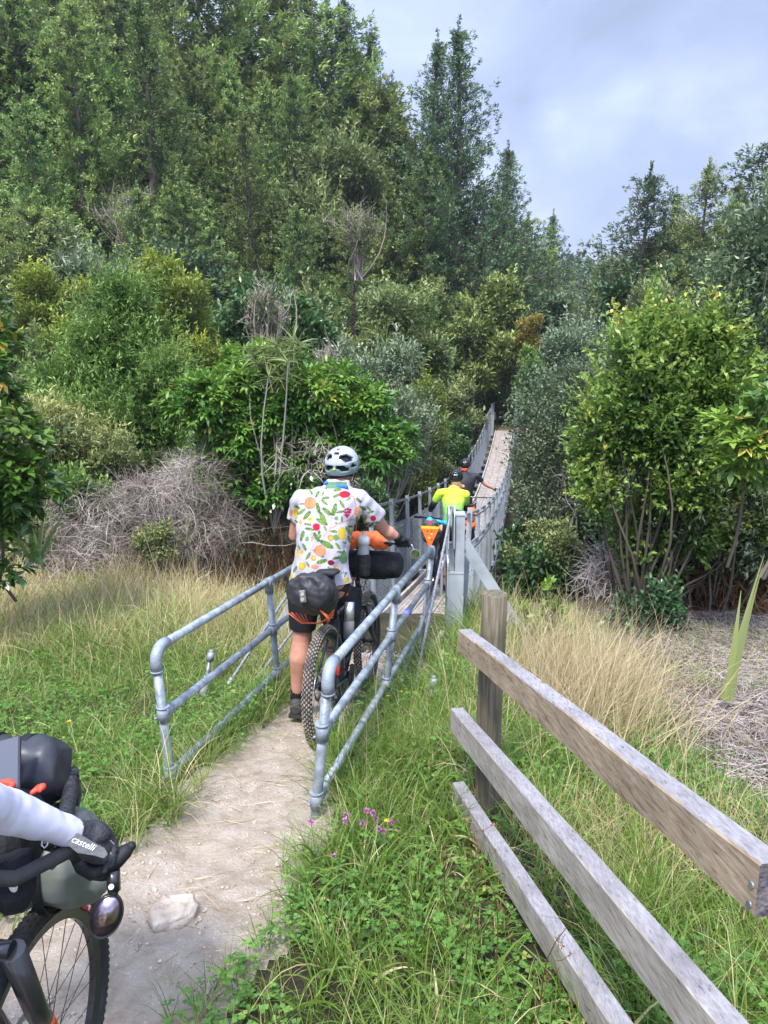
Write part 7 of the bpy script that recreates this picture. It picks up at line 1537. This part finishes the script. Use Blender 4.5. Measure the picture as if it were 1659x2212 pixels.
for nm, cc, ps, lab in (('teal_pouch', (.02, .38, .48), [(-.05, .04, 1.07, .05), (.2, -.14, 1.02, .035)], 'teal rolled cloth tucked on top of the charcoal saddle bag'), ('dark_pouch', (.05, .05, .055), [(-.12, .06, 1.03, .055), (-.14, -.03, 1.04, .06)], 'dark grey glove-like pouch on top of the charcoal saddle bag')):
    t = empty(nm, L2(*ps[0][:3]), lab, 'pouch'); m = MB(); [m.ball(L2(*q_[:3]), q_[3], 14, 10) for q_ in ps]; chain(m, [L2(*ps[0][:3]), L2(*ps[1][:3])], [ps[0][3] * .7, ps[1][3] * .7]); blob('cloth', m, mat(nm, cc, .7), t, .008, 2, .008, 24)
# man in black
zf = dk(15.9)
w2 = rider('person in black t-shirt with red neckband on the bridge, one hand on the side cable', 0, (1.74, 15.75, -.365), (1.72, 15.65, -.50), ((1.46, 15.6, -.575), (1.99, 15.58, -.575)), ((1.42, 15.72, -.85), (2.16, 15.60, -.76)), ((1.62, 15.95, -1.0), (2.38, 15.66, -.875)),
    (1.66, 15.5, zf + .98), ((1.58, 15.6, zf + .54), (1.78, 15.45, zf + .54)), ((1.56, 15.5, zf + .11), (1.8, 15.2, zf + .13)), M_skin, M_lycra, M_lycra, .62, (.112, .138, .120), hr=.080, torso=(.235, .15), hem=-.10)
m = MB(); nk = Vector((1.72, 15.65, -.50)); m.tube([nk + Vector((0, 0, .015)), nk + Vector((0, .01, .07))], .069, 16); m.build('neckband', mat('red_cloth', (.62, .05, .03), .8), w2)
bike3, L3 = bicycle('bikepacking_bicycle', (1.70, 14.05, dk(14.3)), HD * .95, .09, .0, 'bicycle with orange and grey bag ahead of the person in lime green', tread=M_dusty, bar_h=1.08, sad_h=1.0, wb=1.15, steer=-.1)
sb3 = bagshape('saddle_bag', [lring(L3, .15, .04, .05, .80), lring(L3, .0, .11, .16, .80), lring(L3, -.14, .15, .22, .78), lring(L3, -.2, .12, .18, .78)], M_orange, L3(0, 0, .8), 'orange-red saddle bag with grey pocket on the bicycle furthest ahead', 'saddle bag', wrinkle=.01)
m = MB(); m.box(L3(-.20, -.0, .80), (.16, .06, .16), bev=.015); m.build('grey_pocket', M_grey, sb3)
# ================= nearest bicycle and its rider's arm at the left edge
H4 = .07
bike0, L0 = bicycle('gravel_bicycle', (-.902, .444, -.035), H4, 0.0, 0.0, 'nearest bicycle at the left edge with drop bar, oval mirror and dry bags', drop=True, tread=M_rubber, bar_h=.98, sad_h=.97, knob=False, wb=1.03, crank=.2, steer=0)
F4 = Vector((math.sin(H4), math.cos(H4), 0)); R4 = Vector((F4.y, -F4.x, 0)); UP = Vector((0, 0, 1))
m = MB()
hbL = []
hood = {}
for s in (1,):
    y = s * .20; b = lambda x, yy, z: L0(.83 + x, yy, z)
    m.tube([b(0, 0, .98), b(0, y * .6, .98), b(.0, y * .95, .98), b(.03, y * 1.05, .975), b(.09, y * 1.07, .955), b(.115, y * 1.09, .92), b(.10, y * 1.12, .875), b(.05, y * 1.17, .85), b(-.04, y * 1.22, .845)], .0155, 12)
m.tube([L0(.83, 0, .98), L0(.835, -.12, .98), at(150, 1838, 1.40), at(166, 1848, 1.42)], .0155, 12)
bar = m.build('handlebar', M_rubber, bike0)
# hood, horn and lever on the right side, placed where the hand rests
hp = [at(168, 1850, 1.42), at(178, 1872, 1.43), at(198, 1883, 1.44), at(226, 1874, 1.455), at(252, 1858, 1.47), at(272, 1838, 1.485), at(284, 1828, 1.49)]
m = MB(); m.tube(hp, [.016, .017, .019, .019, .019, .0165, .010], 14); m.ball(hp[-1], .0105, 10, 8); m.build('brake_hood', M_lycra, bar)
m = MB(); m.tube([at(196, 1889, 1.45), at(222, 1893, 1.455), at(243, 1890, 1.46)], [.012, .011, .010], 10); m.build('brake_lever', M_lycra, bar)
m = MB(); m.tube([at(115, 1822, 1.40), at(130, 1850, 1.41), at(112, 1872, 1.42)], .008, 8); m.tube([at(92, 1822, 1.40), at(118, 1830, 1.41), at(150, 1840, 1.42)], .012, 8); m.box(at(104, 1824, 1.40), (.03, .02, .02), bev=.004); m.tube([at(105, 1870, 1.42), at(122, 1858, 1.42)], .006, 8); m.build('bell_clamp', M_frame, bar)
# forward aero extension with bar tape
m = MB(); ex = [at(132, 1790, 1.50), at(142, 1758, 1.56), at(150, 1720, 1.64), at(153, 1690, 1.69), at(154, 1672, 1.71)]; m.tube(ex, [.0185, .0185, .018, .0185, .0175], 14); eo = m.build('bar_extension', mat('bar_tape', (.018, .018, .02), .55, noise=.4, nscale=60, bump=.8, bscale=70), bike0)
m = MB()
for k in range(9): p_ = ex[0].lerp(ex[-1], .08 + k * .105); q_ = ex[0].lerp(ex[-1], .10 + k * .105); m.tube([p_ + (at(148, 1730, 1.63) - ex[0].lerp(ex[-1], .5)) * math.sin(math.pi * (.08 + k * .105)), q_ + (at(148, 1730, 1.63) - ex[0].lerp(ex[-1], .5)) * math.sin(math.pi * (.1 + k * .105))], .0194, 12)
m.build('tape_wraps', M_lycra, eo)
# mirror
m = MB(); m.tube([at(244, 1880, 1.455), at(247, 1925, 1.44)], [.0155, .0145], 6); m.ball(at(247, 1928, 1.44), .009); mc = at(230, 1979, 1.425); vd = (Vector((0, 0, CAMZ)) - mc).normalized()
nrm_ = (vd + Vector((.25, -.9, -.32)).normalized()).normalized(); xr = UP.cross(nrm_).normalized(); yr = nrm_.cross(xr); tl = R(-22); X2 = xr * math.cos(tl) + yr * math.sin(tl); Y2 = -xr * math.sin(tl) + yr * math.cos(tl)
def oval(k, d): return [mc + X2 * (math.cos(a) * .0345 * k) + Y2 * (math.sin(a) * .050 * k) + nrm_ * d for a in np.linspace(0, 2 * math.pi, 41)[:-1]]
m.loft([oval(.35, -.020), oval(.8, -.016), oval(1.0, -.006), oval(1.02, .002), oval(.95, .005), oval(.90, .001)]); mo = m.build('mirror', M_frame, bike0)
m = MB(); m.loft([oval(.90, .0015), oval(.899, .0030)]); mg = m.build('mirror_glass', mat('dim_mirror', (.46, .38, .43), .22, 1.0, noise=.25, nscale=40), mo)
m = MB(); q = at(240, 1916, 1.425); m.tube([q, q + vd * .006], .006, 12); m.build('mount_screw', M_alu, mo)
# tyre label and fork decal
w0 = [c for c in bike0.children if c.name.startswith('wheel')][-1]
for nm, a0, a1, mm_ in (('red_label', .60, .80, M_red), ('white_marks', .64, .655, M_white), ('white_marks', .67, .76, M_white)):
    f_ = MB(); rr0, rr1 = (.318, .302) if nm == 'red_label' else ((.315, .311) if a0 > .66 else (.316, .304)); sd = -.0225 if nm == 'red_label' else -.0238
    f_.loft([[Vector((1.03 + math.cos(a) * r_, sd + dd, .35 + math.sin(a) * r_)) for r_, dd in ((rr0, 0), (rr1, -.001), (rr1, .004), (rr0, .004))] for a in np.linspace(a0, a1, 12)]); mobj(nm, f_.mesh(nm), mm_, w0)
m = MB(); 
for a, b in ((.30, .40), (.43, .47)): 
    p1_ = Vector((.938, -.06, .575)); p2_ = Vector((1.03, -.058, .35)); rr_ = lambda q_: .0258 - .007 * q_; m.tube([p1_.lerp(p2_, a), p1_.lerp(p2_, b)], [rr_(a), rr_(b)], 14)
mobj('fork_decal', m.mesh('fork_decal'), mat('orange_decal', (.75, .10, .02), .5), bike0)
def roll(name, x0, x1, yy, zz, r, m_, label, wr, cap=.5, ws=9, knot=None):
    t = empty(name, (x0, yy, zz), label, 'dry bag', 'dry bags on the nearest bicycle'); m = MB(); rings = []
    for k, (s, q_) in enumerate(((0, .35), (.03, .75), (.10, 1), (.4, 1.04), (.7, 1.0), (.92, .95), (.98, .7), (1, .3))):
        c = Vector((x0, yy, zz)).lerp(Vector((x1, yy - (x1 - x0) * .07, zz)), s); rings.append([c + Vector((0, math.cos(a) * r * q_, math.sin(a) * r * q_)) for a in np.linspace(0, 2 * math.pi, 25)[:-1]])
    m.loft(rings)
    if knot: chain(m, knot[0], knot[1])
    blob('bag', m, m_, t, .006, 2, wr, ws)
    for s_ in (.80, .62):
        c = Vector((x0, yy, zz)).lerp(Vector((x1, yy - (x1 - x0) * .07, zz)), s_); mm_ = MB(); mm_.loft([[c + Vector((dx_, math.cos(a) * (r * 1.05 + d_), math.sin(a) * (r * 1.05 + d_))) for dx_, d_ in ((-.011, 0), (-.011, .004), (.011, .004), (.011, 0))] for a in np.linspace(0, 2 * math.pi, 33)], False, False); mm_.build('strap', M_lycra, t)
    return t
roll('sage_dry_bag', -1.22, -.70, 1.64, .735, .118, M_sage, 'grey-green dry bag slung under the drop bar of the nearest bicycle', .026, knot=([at(190, 1880, 1.6), at(205, 1905, 1.58), at(190, 1925, 1.6)], [.05, .035, .03]))
t = roll('black_dry_bag', -1.30, -.80, 1.72, .925, .080, M_darkbag, 'smooth black dry bag on top of the bars of the nearest bicycle', .024)
m = MB(); e = [at(150, 1660, 1.72), at(158, 1720, 1.70), at(158, 1755, 1.68)]; m.tube(e, [.020, .022, .012], 10); m.build('rolled_end', M_darkbag, t)
roll('black_pannier_roll', -1.22, -.80, 1.55, .86, .10, M_black, 'black bag between the two dry bags of the nearest bicycle', .012)
fbt = empty('feed_bag', at(35, 1890, 1.32), 'black mesh-sided pouch with round white mark beside the stem of the nearest bicycle', 'pouch'); m = MB()
m.tube([at(28, 1845, 1.36), at(32, 1880, 1.35), at(34, 1925, 1.34), at(30, 1960, 1.34)], [.036, .042, .040, .028], 18); blob('pouch', m, M_black, fbt, .006, 2, .006, 20)
m = MB(); q = at(28, 1913, 1.30); m.loft([[q + vd * d + Vector((math.cos(a) * .0095, 0, math.sin(a) * .016)) * k for a in np.linspace(0, 2 * math.pi, 17)[:-1]] for d, k in ((-.004, 1), (.002, 1))]); m.build('white_mark', M_white, fbt)
pb = empty('phone', at(20, 1640, 1.50), 'phone on a bar mount at the far left edge above the black dry bag', 'phone'); c = at(2, 1662, 1.52); Mx = Matrix.Rotation(.5, 3, 'X') @ Matrix.Rotation(.35, 3, 'Z'); m = MB(); m.box(c, (.085, .155, .010), Mx, bev=.003); m.build('case', M_frame, pb); m = MB(); m.box(c + Mx @ Vector((0, 0, .0055)), (.076, .146, .002), Mx); m.build('screen', mat('dark_glass', (.05, .05, .06), .08, coat=1), pb)
m = MB(); m.tube([c - Vector((0, 0, .01)), c + Vector((.01, .02, -.07))], .014, 10); m.build('mount', M_frame, pb)
rs_ = empty('red_strap', at(20, 1697, 1.45), 'crumpled red-orange strap on top of the nearest bicycle bars', 'strap'); m = MB(); chain(m, [at(0, 1692, 1.46), at(18, 1690, 1.47), at(28, 1695, 1.46), at(20, 1703, 1.45)], [.007, .009, .007, .006], 8); chain(m, [at(70, 1712, 1.46), at(84, 1702, 1.47), at(92, 1699, 1.47), at(86, 1708, 1.46)], [.006, .008, .008, .005], 8); blob('strap', m, mat('red_orange', (.70, .05, .02), .55), rs_, .003, 1)
cb = empty('carabiner', at(97, 1822, 1.37), 'small white wire loop hanging below the white sleeve', 'clip'); m = MB(); m.tube([at(92, 1810, 1.37), at(90, 1826, 1.37), at(96, 1832, 1.37), at(102, 1826, 1.37), at(106, 1810, 1.37)], .0016, 6); m.build('wire', M_white, cb)
# rider standing beside it, only the arm in view
p0 = empty('person', (-1.45, .75, 0), 'person in white long sleeve and black glove at the left edge, holding the nearest bicycle', 'person', 'people')
Sh = Vector((-1.25, .95, 1.38)); El = at(-150, 1706, 1.14); A1 = at(0, 1750, 1.30); A2 = at(92, 1776, 1.37); Wr = at(160, 1800, 1.425)
K1 = [at(212, 1793, 1.50), at(224, 1804, 1.485), at(227, 1820, 1.465), at(220, 1836, 1.45)]
m = MB(); hc0 = Vector((-1.42, .90, 1.66)); head(m, hc0, Vector((.3, 1, -.1))); hip0 = Vector((-1.45, .72, .93)); nk0 = Vector((-1.42, .86, 1.47)); chain(m, [hc0 - Vector((0, .02, .06)), nk0], [.055, .06]); chain(m, [nk0 - Vector((0, 0, .08)), nk0.lerp(hip0, .5), hip0], [.11, .14, .14]); Sl = Vector((-1.60, .98, 1.38)); chain(m, [Sl, nk0 - Vector((0, 0, .07)), Sh], [.055, .07, .055])
chain(m, [Sh, El, A1, A2, Wr], [.050, .048, .040, .031, .023]); chain(m, [Sl, Vector((-1.5, 1.2, 1.15)), Vector((-1.12, 1.42, .97))], [.05, .042, .028])
for s in (-1, 1): chain(m, [hip0 + R4 * s * .09, Vector((hip0.x + s * .11, .74, .50)), Vector((hip0.x + s * .12, .70, .08)), Vector((hip0.x + s * .12, .85, .05))], [.10, .060, .042, .036])
m.ball(Vector((-1.12, 1.45, .96)), .04)
hm = MB()
def handparts(m, g):
    m.ball(Wr.lerp(K1[1], .55) + Vector((0, 0, .0)), 1, 14, 10, None, (.040 * g, .034 * g, .026 * g)); chain(m, [Wr, Wr.lerp(K1[1], .5), K1[1]], [.026 * g, .027 * g, .018 * g], 12); chain(m, [Wr, Wr.lerp(K1[3], .5), K1[3]], [.026 * g, .024 * g, .017 * g], 12)
    ends = [at(252, 1838, 1.475), at(249, 1854, 1.46), at(239, 1868, 1.445), at(226, 1880, 1.435)]; md = [at(238, 1804, 1.50), at(247, 1820, 1.485), at(246, 1838, 1.463), at(235, 1856, 1.446)]
    for k in range(4): r_ = [.0082, .0086, .0082, .0074][k] * g; chain(m, [K1[k], md[k], md[k].lerp(ends[k], .6), ends[k]], [r_ * 1.1, r_, r_ * .95, r_ * .85], 10)
    chain(m, [Wr + Vector((0, -.005, -.012)), at(188, 1842, 1.415), at(206, 1852, 1.425), at(222, 1856, 1.435)], [.018 * g, .0155 * g, .013 * g, .0105 * g], 10)
handparts(m, .88); blob('body', m, M_skin2, p0, .006, 3)
m = MB(); handparts(m, 1.08); m.tube([Wr.lerp(A2, .12), Wr], [.029, .029], 14); gl = blob('glove', m, mat('glove_fabric', (.028, .028, .031), .7, noise=.3, nscale=60, bump=.5, bscale=160), p0, .0022, 2, .0009, 60)
m = MB(); chain(m, [Sh, El, A1, A2], [.060, .054, .045, .0355], 20); m.tube([A2, Wr.lerp(A2, .02)], [.0355, .028], 20); m.tube([A2.lerp(Wr, t_) for t_ in np.linspace(.4, .97, 14)], [.0330 - .004 * t_ + .0018 * (k % 2) for k, t_ in enumerate(np.linspace(.4, .97, 14))], 20)
chain(m, [nk0 - Vector((0, 0, .07)), nk0.lerp(hip0, .5), hip0], [.13, .16, .155]); chain(m, [Sl, nk0 - Vector((0, 0, .08)), Sh], [.068, .09, .068]); chain(m, [Sl, Vector((-1.5, 1.2, 1.15)), Vector((-1.14, 1.41, .98))], [.062, .054, .036])
blob('long_sleeve_top', m, mat('white_jersey', (.62, .60, .68), .8, noise=.04, nscale=10), p0, .005, 1, .0032, 22)
m = MB(); m.ball(hip0, 1, 16, 10, None, (.17, .15, .15)); [m.tube([hip0 + R4 * s * .09, Vector((hip0.x + s * .11, .74, .55))], [.12, .08], 14) for s in (-1, 1)]; blob('shorts', m, M_lycra, p0, .01, 3)
helmet(p0, hc0 + Vector((0, 0, .03)), Vector((.3, 1, 0)), UP, (.112, .138, .12), M_frame, M_frame, 'b')
# grey thumb-side panel with the lettering
e1, e2 = at(140, 1806, 1.388), at(232, 1846, 1.40); vx = (e2 - e1).normalized(); vn = (Vector((0, 0, CAMZ)) - e1.lerp(e2, .5)).normalized(); vn = (vn - vx * vn.dot(vx)).normalized(); vy = vn.cross(vx)
Mg = Matrix((vx, vy, vn)).transposed(); ctr = e1.lerp(e2, .5); Lh_ = (e2 - e1).length / 2
m = MB(); poly = [(-1, .10), (-.55, .26), (.1, .20), (.75, .16), (1, .02), (.93, -.16), (.5, -.20), (-.2, -.34), (-.7, -.22)]; m.prism([(x * Lh_, y * Lh_ * 1.15) for x, y in poly], .003, Mg, ctr + vn * .002)
m.build('glove_panel', M_grey, gl)
txt = bpy.data.curves.new('t', 'FONT'); txt.body = 'castelli'; txt.size = .0185; txt.extrude = .0003; txt.align_x = 'CENTER'; txt.align_y = 'CENTER'; txt.space_character = 1.02; txt.shear = .25
to = bpy.data.objects.new('t', txt); COL.objects.link(to); bpy.context.view_layer.update(); tme = bpy.data.meshes.new_from_object(to.evaluated_get(bpy.context.evaluated_depsgraph_get())); bpy.data.objects.remove(to); tme.name = 'glove_lettering'; tme.materials.clear()
tme.transform(wmat(gl).inverted() @ Matrix.Translation(ctr + vn * .0045 - vx * .008 + vy * .001) @ Mg.to_4x4()); mobj('glove_lettering', tme, M_white, gl)

# ------------------------------------------------------------------ the air of the valley
hz = bpy.data.materials.new('valley_air'); hz.use_nodes = True; t = hz.node_tree; t.nodes.clear(); o_ = nd(t, 'ShaderNodeOutputMaterial'); pv = nd(t, 'ShaderNodeVolumePrincipled')
pv.inputs['Color'].default_value = (.86, .92, 1.0, 1); pv.inputs['Density'].default_value = .0004; pv.inputs['Anisotropy'].default_value = .1; t.links.new(pv.outputs[0], o_.inputs['Volume'])
zlo = float(Zt.min()) - 1.5; m = MB(); m.box((20, 150, (zlo + 75) / 2), (420, 420, 75 - zlo)); tag(m.build('haze', hz), 'thin bluish haze filling the valley air', 'haze', kind='stuff')
